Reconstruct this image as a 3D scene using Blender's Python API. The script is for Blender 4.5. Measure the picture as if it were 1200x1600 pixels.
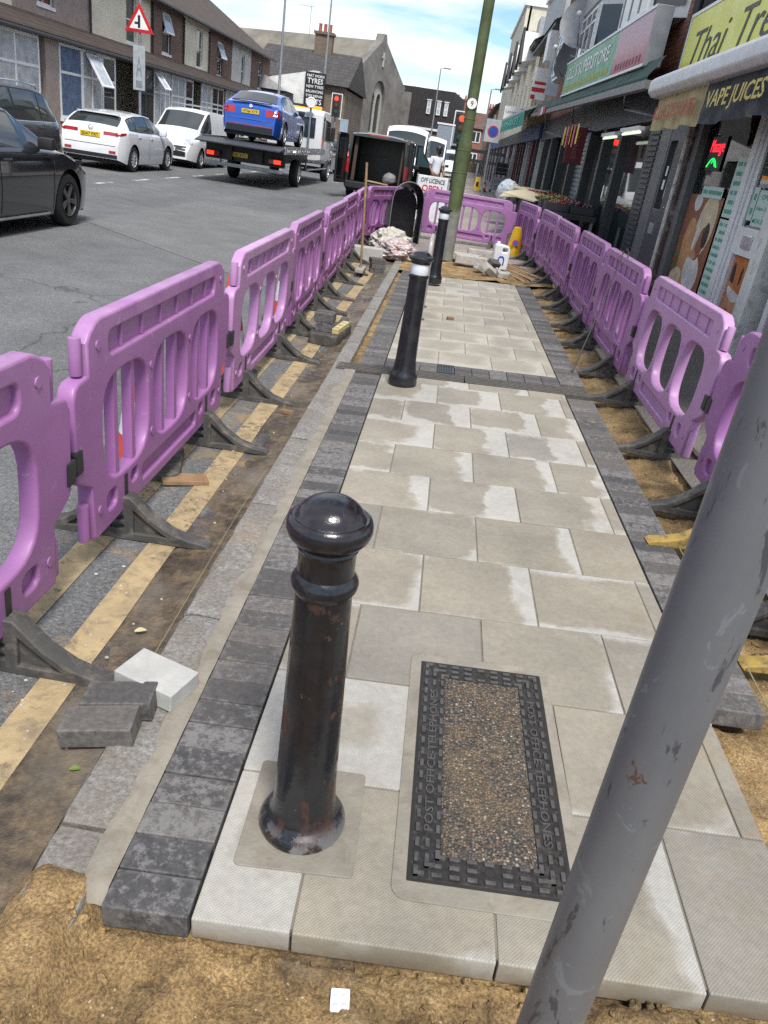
import bpy, bmesh, math, random
from mathutils import Vector, Matrix, noise
random.seed(11)
R = math.radians
S = bpy.context.scene
C = S.collection
for o in list(bpy.data.objects): bpy.data.objects.remove(o)

# ---------------------------------------------------------------- camera, sky, sun, exposure
CAM_H = 1.56
cd = bpy.data.cameras.new('camera'); cam = bpy.data.objects.new('camera', cd); C.objects.link(cam)
cd.sensor_fit = 'VERTICAL'; cd.sensor_height = 24.0; cd.lens = 24.0 * 1184.8 / 1600.0
cd.clip_start = 0.05; cd.clip_end = 3000
ri = (0.98641306, 0.16314386, -0.01932245); fw = (0.08756128, -0.42257835, 0.90208678); dn = (-0.13900467, 0.89152208, 0.43112189)
ax = [Vector((ri[i], fw[i], -dn[i])) for i in range(3)]          # image right, image down, view direction
mw = Matrix.Identity(4)
for i in range(3):
    mw[i][0] = ax[0][i]; mw[i][1] = -ax[1][i]; mw[i][2] = -ax[2][i]
mw[2][3] = CAM_H
cam.matrix_world = mw
S.camera = cam
S.render.engine = 'CYCLES'
S.render.resolution_x = 768; S.render.resolution_y = 1024
SUN_EL, SUN_AZ = 58, 163          # azimuth from +Y (up the street), negative is to the left
w = bpy.data.worlds.new('World'); S.world = w; w.use_nodes = True
nt = w.node_tree; nt.nodes.clear()
def N(t, typ, **kw):
    n = t.nodes.new(typ)
    for k, v in kw.items(): setattr(n, k, v)
    return n
sky = N(nt, 'ShaderNodeTexSky', sky_type='NISHITA', sun_disc=False)
sky.sun_elevation = R(SUN_EL); sky.sun_rotation = R(SUN_AZ); sky.air_density = 1.0; sky.dust_density = 0.3; sky.ozone_density = 1.5
tc = N(nt, 'ShaderNodeTexCoord'); sep = N(nt, 'ShaderNodeSeparateXYZ'); nt.links.new(tc.outputs['Generated'], sep.inputs[0])
zz = N(nt, 'ShaderNodeMath', operation='MAXIMUM'); nt.links.new(sep.outputs['Z'], zz.inputs[0]); zz.inputs[1].default_value = 0.0
za = N(nt, 'ShaderNodeMath', operation='ADD'); nt.links.new(zz.outputs[0], za.inputs[0]); za.inputs[1].default_value = 0.22
dx = N(nt, 'ShaderNodeMath', operation='DIVIDE'); dy = N(nt, 'ShaderNodeMath', operation='DIVIDE')
nt.links.new(sep.outputs['X'], dx.inputs[0]); nt.links.new(za.outputs[0], dx.inputs[1])
nt.links.new(sep.outputs['Y'], dy.inputs[0]); nt.links.new(za.outputs[0], dy.inputs[1])
cmb = N(nt, 'ShaderNodeCombineXYZ'); nt.links.new(dx.outputs[0], cmb.inputs[0]); nt.links.new(dy.outputs[0], cmb.inputs[1])
mp = N(nt, 'ShaderNodeMapping'); mp.inputs['Scale'].default_value = (0.75, 1.35, 1); mp.inputs['Rotation'].default_value = (0, 0, R(-25)); mp.inputs['Location'].default_value = (0.35, 0.2, 0)
nt.links.new(cmb.outputs[0], mp.inputs[0])
cn = N(nt, 'ShaderNodeTexNoise'); cn.inputs['Scale'].default_value = 1.5; cn.inputs['Detail'].default_value = 9; cn.inputs['Roughness'].default_value = 0.55; cn.inputs['Distortion'].default_value = 0.35
nt.links.new(mp.outputs[0], cn.inputs['Vector'])
cr = N(nt, 'ShaderNodeValToRGB'); cr.color_ramp.elements[0].position = 0.39; cr.color_ramp.elements[1].position = 0.57
nt.links.new(cn.outputs['Fac'], cr.inputs[0])
mxc = N(nt, 'ShaderNodeMix', data_type='RGBA'); nt.links.new(cr.outputs[0], mxc.inputs['Factor'])
sk = N(nt, 'ShaderNodeMix', data_type='RGBA', blend_type='MULTIPLY'); sk.inputs['Factor'].default_value = 1.0
nt.links.new(sky.outputs[0], sk.inputs[6]); sk.inputs[7].default_value = (0.86, 1.0, 1.12, 1)
nt.links.new(sk.outputs[2], mxc.inputs[6]); mxc.inputs[7].default_value = (7.4, 7.7, 7.9, 1)
bg = N(nt, 'ShaderNodeBackground'); bg.inputs['Strength'].default_value = 0.08
nt.links.new(mxc.outputs[2], bg.inputs[0])
wo = N(nt, 'ShaderNodeOutputWorld'); nt.links.new(bg.outputs[0], wo.inputs[0])
sd = bpy.data.lights.new('sun', 'SUN'); sd.energy = 2.5; sd.angle = R(16); sd.color = (1.0, 0.96, 0.9)
sun = bpy.data.objects.new('sun', sd); C.objects.link(sun)
sdir = Vector((math.sin(R(SUN_AZ)) * math.cos(R(SUN_EL)), math.cos(R(SUN_AZ)) * math.cos(R(SUN_EL)), math.sin(R(SUN_EL))))
sun.rotation_euler = (-sdir).to_track_quat('-Z', 'Y').to_euler()
S.view_settings.view_transform = 'Standard'; S.view_settings.look = 'None'; S.view_settings.gamma = 1
S.view_settings.use_curve_mapping = False
S.view_settings.exposure = 1.0
w.cycles.sampling_method = 'MANUAL'; w.cycles.sample_map_resolution = 1024

# ---------------------------------------------------------------- helpers: objects
def tag(o, label=None, cat=None, group=None, kind=None):
    if label: o['label'] = label
    if cat: o['category'] = cat
    if group: o['group'] = group
    if kind: o['kind'] = kind
    return o
def thing(name, label, cat, loc=(0, 0, 0), rz=0, group=None):
    o = bpy.data.objects.new(name, None); C.objects.link(o); o.empty_display_size = 0.1
    o.location = loc; o.rotation_euler = (0, 0, rz)
    return tag(o, label, cat, group)
def link(name, me, mat=None, parent=None, loc=None, rot=None):
    o = bpy.data.objects.new(name, me); C.objects.link(o)
    if mat is not None and not me.materials: me.materials.append(mat)
    if parent: o.parent = parent
    if loc: o.location = loc
    if rot: o.rotation_euler = rot
    return o
def copy_tree(o, parent=None):
    c = o.copy(); C.objects.link(c); c.parent = parent
    for ch in list(o.children): copy_tree(ch, c)
    return c
class B:
    """collects shapes of one mesh"""
    def __init__(s): s.v = []; s.f = []
    def add(s, vs, fs, M=None):
        o = len(s.v)
        s.v += [tuple((M @ Vector(p)) if M is not None else p) for p in vs]
        s.f += [tuple(i + o for i in q) for q in fs]; return s
    def box(s, x0, x1, y0, y1, z0, z1, M=None):
        return s.add([(x0,y0,z0),(x1,y0,z0),(x1,y1,z0),(x0,y1,z0),(x0,y0,z1),(x1,y0,z1),(x1,y1,z1),(x0,y1,z1)],
              [(0,3,2,1),(4,5,6,7),(0,1,5,4),(1,2,6,5),(2,3,7,6),(3,0,4,7)], M)
    def cyl(s, p0, p1, r0, r1=None, n=12, cap=True):
        r1 = r0 if r1 is None else r1
        p0 = Vector(p0); p1 = Vector(p1); d = (p1 - p0).normalized()
        a = d.orthogonal().normalized(); b = d.cross(a)
        vs = [p0 + (a*math.cos(2*math.pi*i/n) + b*math.sin(2*math.pi*i/n))*r0 for i in range(n)]
        vs += [p1 + (a*math.cos(2*math.pi*i/n) + b*math.sin(2*math.pi*i/n))*r1 for i in range(n)]
        fs = [(i, (i+1) % n, n+(i+1) % n, n+i) for i in range(n)]
        if cap: fs += [tuple(range(n-1, -1, -1)), tuple(range(n, 2*n))]
        return s.add(vs, fs)
    def tube(s, pts, r, n=8):
        pts = [Vector(p) for p in pts]; vs = []; fs = []; a = None
        for k, p in enumerate(pts):
            d = (pts[min(k+1, len(pts)-1)] - pts[max(k-1, 0)]).normalized()
            if a is None: a = d.orthogonal().normalized()
            a = (a - d*a.dot(d)).normalized(); b = d.cross(a); rr = r[k] if isinstance(r, (list, tuple)) else r
            vs += [p + (a*math.cos(2*math.pi*i/n) + b*math.sin(2*math.pi*i/n))*rr for i in range(n)]
        for k in range(len(pts)-1):
            fs += [(k*n+i, k*n+(i+1) % n, (k+1)*n+(i+1) % n, (k+1)*n+i) for i in range(n)]
        fs += [tuple(range(n-1, -1, -1)), tuple(range((len(pts)-1)*n, len(pts)*n))]
        return s.add(vs, fs)
    def lathe(s, prof, n=32, M=None, cap=True):
        vs = []; fs = []
        for r, z in prof: vs += [(max(r, 1e-4)*math.cos(2*math.pi*i/n), max(r, 1e-4)*math.sin(2*math.pi*i/n), z) for i in range(n)]
        for k in range(len(prof)-1):
            fs += [(k*n+i, k*n+(i+1) % n, (k+1)*n+(i+1) % n, (k+1)*n+i) for i in range(n)]
        if cap: fs += [tuple(range(n-1, -1, -1)), tuple(range((len(prof)-1)*n, len(prof)*n))]
        return s.add(vs, fs, M)
    def prism(s, poly, d0, d1, plane='yz', M=None):
        """poly in the plane, extruded along the third axis"""
        def P(a, b, d): return {'yz': (d, a, b), 'xz': (a, d, b), 'xy': (a, b, d)}[plane]
        n = len(poly)
        vs = [P(a, b, d0) for a, b in poly] + [P(a, b, d1) for a, b in poly]
        return s.add(vs, [(i, (i+1) % n, n+(i+1) % n, n+i) for i in range(n)] + [tuple(range(n-1, -1, -1)), tuple(range(n, 2*n))], M)
    def grid(s, nu, nv, fn):
        vs = [fn(i/nu, j/nv) for j in range(nv+1) for i in range(nu+1)]
        return s.add(vs, [(j*(nu+1)+i, j*(nu+1)+i+1, (j+1)*(nu+1)+i+1, (j+1)*(nu+1)+i) for j in range(nv) for i in range(nu)])
    def ball(s, c, r, n=12, m=8):
        r = r if isinstance(r, (tuple, list)) else (r, r, r)
        return s.lathe_at(c, r, n, m)
    def lathe_at(s, c, r, n, m):
        M = Matrix.Translation(Vector(c)) @ Matrix.Diagonal((r[0], r[1], r[2], 1))
        return s.lathe([(math.sin(math.pi*k/m), -math.cos(math.pi*k/m)) for k in range(m+1)], n, M)
    def mesh(s, name, bevel=0, smooth=False, seg=2, fixn=True):
        me = bpy.data.meshes.new(name); me.from_pydata(s.v, [], s.f)
        bm = bmesh.new(); bm.from_mesh(me)
        if fixn: bmesh.ops.recalc_face_normals(bm, faces=bm.faces)
        if bevel:
            es = [e for e in bm.edges if len(e.link_faces) == 2 and e.calc_face_angle(0) > R(28)]
            bmesh.ops.bevel(bm, geom=es, offset=bevel, segments=seg, profile=0.6, affect='EDGES', clamp_overlap=True)
        if smooth:
            for f in bm.faces: f.smooth = True
            if smooth != 'all':
                for e in bm.edges:
                    if len(e.link_faces) == 2 and e.calc_face_angle(0) > R(38): e.smooth = False
        bm.to_mesh(me); bm.free(); me.update()
        return me
    def build(s, name, mat, parent=None, bevel=0, smooth=False, loc=None, rot=None, seg=2):
        return link(name, s.mesh(name, bevel, smooth, seg), mat, parent, loc, rot)
def plate(loops, half, bev, name='plate', res=2):
    """flat outline with holes -> bevelled mesh in the XY plane, thick along Z"""
    cu = bpy.data.curves.new(name, 'CURVE'); cu.dimensions = '2D'; cu.fill_mode = 'BOTH'; cu.extrude = max(half - bev, 0.0005); cu.bevel_depth = bev; cu.bevel_resolution = res; cu.offset = -bev
    for lp in loops:
        sp = cu.splines.new('POLY'); sp.points.add(len(lp)-1); sp.use_cyclic_u = True
        for p, q in zip(sp.points, lp): p.co = (q[0], q[1], 0, 1)
    o = bpy.data.objects.new(name, cu); C.objects.link(o)
    dg = bpy.context.evaluated_depsgraph_get(); me = bpy.data.meshes.new_from_object(o.evaluated_get(dg))
    bpy.data.objects.remove(o); bpy.data.curves.remove(cu)
    me.materials.clear()
    return me
def addmesh(b, me, M): 
    b.add([v.co.copy() for v in me.vertices], [tuple(p.vertices) for p in me.polygons], M)
def rrect(x0, x1, y0, y1, r, n=5):
    out = []
    for cx, cy, a0 in ((x1-r, y1-r, 0), (x0+r, y1-r, 90), (x0+r, y0+r, 180), (x1-r, y0+r, 270)):
        out += [(cx + r*math.cos(R(a0+90*k/n)), cy + r*math.sin(R(a0+90*k/n))) for k in range(n+1)]
    return out
def frame_mat(rt, up, loc=(0, 0, 0)):
    rt = Vector(rt).normalized(); up = Vector(up).normalized(); nn = rt.cross(up); M = Matrix.Identity(4)
    for i in range(3): M[i][0] = rt[i]; M[i][1] = up[i]; M[i][2] = nn[i]; M[i][3] = loc[i]
    return M
TXC = {}
def txt(s, mat, parent, loc, rt, up, width=None, height=None, depth=0.002, shear=0, name='lettering', bold=0.0):
    key = (s, shear, bold)
    if key not in TXC:
        cu = bpy.data.curves.new('t', 'FONT'); cu.body = s; cu.align_x = 'CENTER'; cu.align_y = 'CENTER'; cu.size = 1; cu.shear = shear; cu.offset = bold; cu.extrude = 0.5; cu.resolution_u = 2
        o = bpy.data.objects.new('t', cu); C.objects.link(o)
        dg = bpy.context.evaluated_depsgraph_get(); me = bpy.data.meshes.new_from_object(o.evaluated_get(dg))
        bpy.data.objects.remove(o); bpy.data.curves.remove(cu)
        xs = [v.co.x for v in me.vertices]; ys = [v.co.y for v in me.vertices]
        TXC[key] = ([v.co.copy() for v in me.vertices], [tuple(p.vertices) for p in me.polygons], (min(xs), max(xs), min(ys), max(ys)))
        bpy.data.meshes.remove(me)
    vs, fs, (a, b, c, d) = TXC[key]
    sx = width/(b-a) if width else None; sy = height/(d-c) if height else None
    sx = sx or sy; sy = sy or sx
    M = frame_mat(rt, up, loc)
    bb = B(); bb.add([((v.x-(a+b)/2)*sx, (v.y-(c+d)/2)*sy, (v.z+0.5)*depth) for v in vs], fs, M)
    me = bpy.data.meshes.new(name); me.from_pydata(bb.v, [], bb.f)
    return link(name, me, mat, parent)

# ---------------------------------------------------------------- helpers: materials
def newmat(name):
    m = bpy.data.materials.new(name); m.use_nodes = True; t = m.node_tree
    return m, t, t.nodes['Principled BSDF']
def col(c): return (c[0], c[1], c[2], 1)
def nz(t, scale, detail=4, rough=0.55, vec=None, dist=0):
    n = N(t, 'ShaderNodeTexNoise'); n.inputs['Scale'].default_value = scale; n.inputs['Detail'].default_value = detail; n.inputs['Roughness'].default_value = rough; n.inputs['Distortion'].default_value = dist
    if vec is not None: t.links.new(vec, n.inputs['Vector'])
    return n.outputs['Fac']
def ramp(t, fac, stops):
    r = N(t, 'ShaderNodeValToRGB'); e = r.color_ramp.elements
    while len(e) < len(stops): e.new(0.5)
    for k, (p, c) in enumerate(stops):
        e[k].position = p; e[k].color = col(c) if hasattr(c, '__len__') else (c, c, c, 1)
    t.links.new(fac, r.inputs[0]); return r.outputs[0]
def mix(t, fac, a, b, mode='MIX'):
    m = N(t, 'ShaderNodeMix', data_type='RGBA', blend_type=mode)
    for k, v in ((0, fac), (6, a), (7, b)):
        sock = m.inputs[k]
        if isinstance(v, (int, float)): sock.default_value = v if k == 0 else (v, v, v, 1)
        elif isinstance(v, tuple): sock.default_value = col(v)
        else: t.links.new(v, sock)
    return m.outputs[2]
def mth(t, op, a, b=None):
    m = N(t, 'ShaderNodeMath', operation=op)
    for k, v in ((0, a), (1, b)):
        if v is None: continue
        if isinstance(v, (int, float)): m.inputs[k].default_value = v
        else: t.links.new(v, m.inputs[k])
    return m.outputs[0]
def bump(t, b, h, strength=0.3, dist=0.01):
    n = N(t, 'ShaderNodeBump'); n.inputs['Strength'].default_value = strength; n.inputs['Distance'].default_value = dist
    t.links.new(h, n.inputs['Height']); t.links.new(n.outputs[0], b.inputs['Normal'])
def objv(t, rnd=True):
    tcn = N(t, 'ShaderNodeTexCoord')
    if not rnd: return tcn.outputs['Object']
    oi = N(t, 'ShaderNodeObjectInfo'); va = N(t, 'ShaderNodeVectorMath', operation='ADD')
    vs = N(t, 'ShaderNodeVectorMath', operation='SCALE'); vs.inputs[0].default_value = (17.3, 31.7, 9.1); t.links.new(oi.outputs['Random'], vs.inputs['Scale'])
    t.links.new(tcn.outputs['Object'], va.inputs[0]); t.links.new(vs.outputs[0], va.inputs[1])
    return va.outputs[0]
def rnd(t): return N(t, 'ShaderNodeObjectInfo').outputs['Random']
MC = {}
def mat(name, c, rough=0.6, metal=0.0, var=0.18, sc=6.0, bmp=0.15, bsc=90.0, coat=0.0, spec=0.5, dirt=None, dirtamt=0.5, emit=None):
    if name in MC: return MC[name]
    m, t, b = newmat(name); v = objv(t)
    f = nz(t, sc, 6, 0.6, v)
    lo = tuple(x*(1-var) for x in c); hi = tuple(min(1, x*(1+var)) for x in c)
    cc = ramp(t, f, [(0.3, lo), (0.7, hi)])
    if dirt:
        d = ramp(t, nz(t, sc*1.7, 8, 0.65, v, 0.6), [(0.5, 0.0), (0.68, 1.0)])
        cc = mix(t, mth(t, 'MULTIPLY', d, dirtamt), cc, dirt)
    t.links.new(cc, b.inputs['Base Color'])
    rr = ramp(t, nz(t, sc*2.3, 5, 0.6, v), [(0.3, max(0.02, rough*0.8)), (0.7, min(1, rough*1.15))])
    t.links.new(rr, b.inputs['Roughness']); b.inputs['Metallic'].default_value = metal
    b.inputs['Specular IOR Level'].default_value = spec
    if coat: b.inputs['Coat Weight'].default_value = coat; b.inputs['Coat Roughness'].default_value = 0.04
    if bmp: bump(t, b, nz(t, bsc, 3, 0.6, v), bmp, 0.004)
    if emit: b.inputs['Emission Color'].default_value = col(emit[0]); b.inputs['Emission Strength'].default_value = emit[1]
    MC[name] = m; return m
def glassmat(name, tint, rough=0.03):
    if name in MC: return MC[name]
    m, t, b = newmat(name); b.inputs['Base Color'].default_value = col(tint); b.inputs['Roughness'].default_value = rough; b.inputs['Specular IOR Level'].default_value = 0.8
    bump(t, b, nz(t, 1.3, 1, 0.4, objv(t)), 0.05, 0.02)
    MC[name] = m; return m
def clearglass(name='shop_glass'):
    if name in MC: return MC[name]
    m, t, b = newmat(name); t.nodes.remove(b)
    tr = N(t, 'ShaderNodeBsdfTransparent'); tr.inputs[0].default_value = (0.8, 0.84, 0.82, 1); gl = N(t, 'ShaderNodeBsdfGlossy'); gl.inputs['Roughness'].default_value = 0.02
    fr = N(t, 'ShaderNodeFresnel'); fr.inputs[0].default_value = 1.5
    ms = N(t, 'ShaderNodeMixShader'); t.links.new(fr.outputs[0], ms.inputs[0]); t.links.new(tr.outputs[0], ms.inputs[1]); t.links.new(gl.outputs[0], ms.inputs[2])
    t.links.new(ms.outputs[0], t.nodes['Material Output'].inputs[0]); MC[name] = m; return m

BLACKP = mat('black_plastic', (0.018, 0.018, 0.02), 0.5, var=0.3)
BLACKM = mat('black_paint_metal', (0.012, 0.013, 0.016), 0.28, var=0.3, coat=0.3)
RUBBER = mat('grey_rubber', (0.055, 0.053, 0.05), 0.75, var=0.35, sc=9, dirt=(0.24, 0.2, 0.15), dirtamt=0.45, bmp=0.3)
WHITEP = mat('white_upvc', (0.74, 0.75, 0.76), 0.35, var=0.06, dirt=(0.42, 0.41, 0.38), dirtamt=0.35)
GALV = mat('galvanised_steel', (0.3, 0.32, 0.34), 0.45, metal=0.55, var=0.2)
WHITE = mat('white_paint', (0.78, 0.78, 0.77), 0.5, var=0.05, dirt=(0.45, 0.44, 0.42), dirtamt=0.25)
LETB = mat('black_lettering', (0.012, 0.012, 0.014), 0.5, bmp=0)
LETW = mat('white_lettering', (0.78, 0.78, 0.76), 0.5, bmp=0)
# ================================================================ the ground
KX = 0.045
def gz(x): return KX*(x+0.5) if x > -0.5 else (0.0 if x > -0.69 else -0.05)
def fbm(x, y, s, z=0.0): return noise.fractal(Vector((x*s, y*s, z)), 1.0, 2.0, 5)

def asphalt(name, c, mud=False, grain=1.0):
    m, t, b = newmat(name); v = objv(t, False)
    g1 = mth(t, 'ADD', mth(t, 'MULTIPLY', nz(t, 170, 3, 0.7, v), 0.5), mth(t, 'MULTIPLY', nz(t, 70, 4, 0.8, v), 0.5)); g2 = nz(t, 2.2, 5, 0.6, v); g3 = nz(t, 0.35, 4, 0.6, v)
    vo = N(t, 'ShaderNodeTexVoronoi'); vo.inputs['Scale'].default_value = 95; t.links.new(v, vo.inputs['Vector'])
    cc = ramp(t, g1, [(0.36, tuple(x*0.35 for x in c)), (0.52, c), (0.68, tuple(x*2.2 for x in c))])
    cc = mix(t, 0.55, cc, ramp(t, g2, [(0.3, 0.72), (0.7, 1.2)]), 'MULTIPLY')
    cc = mix(t, 0.7, cc, ramp(t, g3, [(0.3, 0.75), (0.7, 1.18)]), 'MULTIPLY')
    rough = 0.85
    if mud:
        sx = N(t, 'ShaderNodeSeparateXYZ'); t.links.new(v, sx.inputs[0])
        tk = ramp(t, mth(t, 'SINE', mth(t, 'MULTIPLY', sx.outputs['X'], 3.4)), [(0.0, 0.94), (0.5, 1.0), (1.0, 1.08)]); cc = mix(t, 0.8, cc, tk, 'MULTIPLY')
        ck = N(t, 'ShaderNodeTexVoronoi', feature='DISTANCE_TO_EDGE'); ck.inputs['Scale'].default_value = 0.32
        wv = N(t, 'ShaderNodeVectorMath', operation='ADD'); wn = N(t, 'ShaderNodeTexNoise'); wn.inputs['Scale'].default_value = 1.6; wn.inputs['Detail'].default_value = 6; t.links.new(v, wn.inputs['Vector']); t.links.new(v, wv.inputs[0]); t.links.new(wn.outputs['Color'], wv.inputs[1]); t.links.new(wv.outputs[0], ck.inputs['Vector'])
        crk = mth(t, 'MULTIPLY', ramp(t, ck.outputs['Distance'], [(0.002, 1.0), (0.006, 0.0)]), ramp(t, nz(t, 0.5, 3, 0.5, v), [(0.5, 0.0), (0.55, 1.0)]))
        cc = mix(t, mth(t, 'MULTIPLY', crk, 0.7), cc, (0.03, 0.03, 0.03))
        oil = ramp(t, nz(t, 0.9, 5, 0.7, v, 0.5), [(0.6, 0.0), (0.72, 1.0)]); cc = mix(t, mth(t, 'MULTIPLY', oil, 0.25), cc, (0.05, 0.05, 0.05))
    if mud:
        sp = N(t, 'ShaderNodeSeparateXYZ'); t.links.new(v, sp.inputs[0])
        e = mth(t, 'ADD', sp.outputs['X'], mth(t, 'MULTIPLY', mth(t, 'SUBTRACT', nz(t, 2.6, 6, 0.62, v), 0.5), 0.9))
        mud1 = ramp(t, mth(t, 'MULTIPLY_ADD' if False else 'ADD', e, 1.75), [(0.78, 0.0), (0.98, 1.0)])
        mudc = ramp(t, nz(t, 9, 7, 0.65, v), [(0.3, (0.036, 0.029, 0.022)), (0.5, (0.075, 0.06, 0.044)), (0.62, (0.14, 0.105, 0.068)), (0.75, (0.22, 0.18, 0.13))])
        cc = mix(t, mud1, cc, mudc)
        # orange bedding sand trodden over the double yellow lines
        sm = mth(t, 'MULTIPLY', ramp(t, mth(t, 'ADD', sp.outputs['X'], 2.0), [(0.6, 0.0), (0.85, 1.0)]), ramp(t, nz(t, 3.1, 7, 0.7, v, 0.5), [(0.5, 0.0), (0.66, 1.0)]))
        cc = mix(t, mth(t, 'MULTIPLY', sm, 0.75), cc, (0.3, 0.2, 0.1))
        wet = mth(t, 'MULTIPLY', ramp(t, mth(t, 'ADD', sp.outputs['X'], 1.75), [(0.72, 0.0), (0.86, 1.0)]), ramp(t, nz(t, 1.3, 5, 0.6, v), [(0.47, 0.0), (0.56, 1.0)]))
        t.links.new(ramp(t, wet, [(0.0, 0.85), (1.0, 0.16)]), b.inputs['Roughness'])
        cc = mix(t, mth(t, 'MULTIPLY', wet, 0.35), cc, (0.02, 0.018, 0.016))
    else: b.inputs['Roughness'].default_value = rough
    t.links.new(cc, b.inputs['Base Color'])
    bump(t, b, mth(t, 'ADD', g1, mth(t, 'MULTIPLY', vo.outputs['Distance'], 0.8)), 0.55*grain, 0.006)
    return m
ROADM = asphalt('road_asphalt', (0.13, 0.131, 0.132), True)
PATCHM = asphalt('patch_asphalt', (0.15, 0.15, 0.148))
OLDTAR = asphalt('old_footway_tarmac', (0.14, 0.128, 0.115))
FARPAVE = asphalt('far_footway_paving', (0.30, 0.265, 0.235))

def sandmat(name):
    m, t, b = newmat(name); v = objv(t, False)
    a = nz(t, 5, 8, 0.66, v); g = nz(t, 130, 3, 0.7, v); big = nz(t, 1.6, 4, 0.6, v)
    cc = ramp(t, a, [(0.28, (0.075, 0.05, 0.025)), (0.42, (0.185, 0.118, 0.05)), (0.54, (0.275, 0.18, 0.078)), (0.72, (0.4, 0.275, 0.13))])
    cc = mix(t, 0.75, cc, ramp(t, g, [(0.36, 0.4), (0.5, 1.0), (0.64, 1.7)]), 'MULTIPLY')
    cc = mix(t, ramp(t, big, [(0.55, 0.0), (0.72, 0.55)]), cc, (0.3, 0.26, 0.2))
    cc = mix(t, 0.9, cc, ramp(t, nz(t, 3.3, 7, 0.68, v, 0.8), [(0.36, 0.5), (0.52, 0.95), (0.7, 1.05)]), 'MULTIPLY')
    pv = N(t, 'ShaderNodeTexVoronoi'); pv.inputs['Scale'].default_value = 60; t.links.new(v, pv.inputs['Vector'])
    peb = mth(t, 'MULTIPLY', ramp(t, pv.outputs['Distance'], [(0.12, 1.0), (0.22, 0.0)]), ramp(t, nz(t, 23, 2, 0.5, v), [(0.58, 0.0), (0.62, 1.0)]))
    cc = mix(t, mth(t, 'MULTIPLY', peb, 0.8), cc, (0.5, 0.42, 0.3))
    t.links.new(cc, b.inputs['Base Color']); b.inputs['Roughness'].default_value = 0.92
    bump(t, b, mth(t, 'ADD', mth(t, 'MULTIPLY', g, 0.5), a), 0.8, 0.012)
    return m
SANDM = sandmat('bedding_sand')

# far ground sheet and roadway
tag(B().box(-700, 700, -120, 1600, -0.5, -0.12).build('ground', mat('far_ground', (0.12, 0.12, 0.115), 0.9, sc=0.2)), kind='structure')
b = B(); b.grid(24, 70, lambda u, v: (-10.7+10.01*u, -3+163*v*v if v > 0 else -3.0, -0.05+0.02*math.sin(math.pi*u)*0))
road = tag(b.build('road', ROADM), kind='structure')
tag(B().add([(-5.25, 11.5, -0.046), (-1.7, 8.5, -0.046), (-1.75, 16.6, -0.046), (-5.25, 17.4, -0.046)], [(0, 1, 2, 3)]).build('road_patch', PATCHM), kind='structure')
YEL = mat('worn_yellow_line', (0.355, 0.27, 0.15), 0.8, var=0.25, sc=9, dirt=(0.2, 0.155, 0.1), dirtamt=0.95, bmp=0.6, bsc=160)
WLN = mat('worn_white_line', (0.55, 0.55, 0.53), 0.8, sc=14, dirt=(0.13, 0.13, 0.13), dirtamt=0.8, bmp=0.5, bsc=160)
def wear(m, lo, hi, sc):
    t = m.node_tree; out = t.nodes['Material Output']; bs = t.nodes['Principled BSDF']; tr = N(t, 'ShaderNodeBsdfTransparent'); ms = N(t, 'ShaderNodeMixShader'); v = N(t, 'ShaderNodeTexCoord').outputs['Object']
    sp = N(t, 'ShaderNodeSeparateXYZ'); t.links.new(v, sp.inputs[0])
    f = ramp(t, mth(t, 'ADD', mth(t, 'MULTIPLY', nz(t, sc, 9, 0.75, v), 0.6), mth(t, 'MULTIPLY', nz(t, 1.7, 4, 0.6, v), 0.4)), [(lo, 1.0), (hi, 0.0)])
    t.links.new(f, ms.inputs[0]); t.links.new(bs.outputs[0], ms.inputs[1]); t.links.new(tr.outputs[0], ms.inputs[2]); t.links.new(ms.outputs[0], out.inputs[0])
wear(YEL, 0.37, 0.46, 26); wear(WLN, 0.45, 0.5, 20)
for x0, x1, q in ((-1.265, -1.15, 0), (-1.005, -0.89, 1)):
    bb = B(); bb.grid(1, 60, lambda u, v: (x0+(x1-x0)*u+0.006*fbm(u*3+q*9, v*40, 1.0), -1+17*v, -0.046))
    tag(bb.build('yellow_line', YEL), kind='structure')
for k in range(11):
    y = 17.2+2.3*k
    tag(B().box(-7.72, -7.6, y, y+0.95, -0.06, -0.046).build('bay_marking', WLN), kind='structure')
for k in range(5):
    y = 33+6.0*k
    tag(B().box(-4.75, -4.62, y, y+3.0, -0.06, -0.046).build('lane_marking', WLN), kind='structure')
tag(B().box(-12.6, -10.85, -3, 150, -0.3, 0.07).build('far_pavement', mat('far_slab_paving', (0.26, 0.25, 0.235), 0.85, sc=1.2)), kind='structure')
fk = tag(B().box(-10.85, -10.7, -3, 150, -0.3, 0.075).build('far_kerb', mat('granite_kerb', (0.3, 0.29, 0.28), 0.8, sc=20)), kind='structure')

# bedding sand in the open trench: a lumpy sheet
def sandz(x, y):
    z = gz(x)-0.085+0.03*fbm(x, y, 2.2)+0.022*fbm(x, y, 8, 3.0)+0.012*abs(fbm(x, y, 26, 5.0))+0.006*fbm(x, y, 60, 2.0)
    if y < 1.06: z += 0.012+0.02*max(0, fbm(x, y, 5, 7))+0.03*max(0, min(1, (1.05-y)/0.3))*0.3
    if x > 1.33: z += 0.03*max(0, min(1, (x-1.33)/0.3))
    if x < -0.5 and y < 1.25:
        k = min(1, (-0.5-x)/0.06)*min(1, (1.25-y)/0.12)
        z = z*(1-k)+k*(0.013+0.008*fbm(x, y, 5, 9.0)+0.006*fbm(x, y, 22)-0.03*max(0, y-0.95)-(0.9*(-0.66-x) if x < -0.66 else 0))
    return z
b = B(); b.grid(280, 170, lambda u, v: (-0.78+3.1*u, -0.5+1.74*v, sandz(-0.78+3.1*u, -0.5+1.74*v)))
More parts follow.
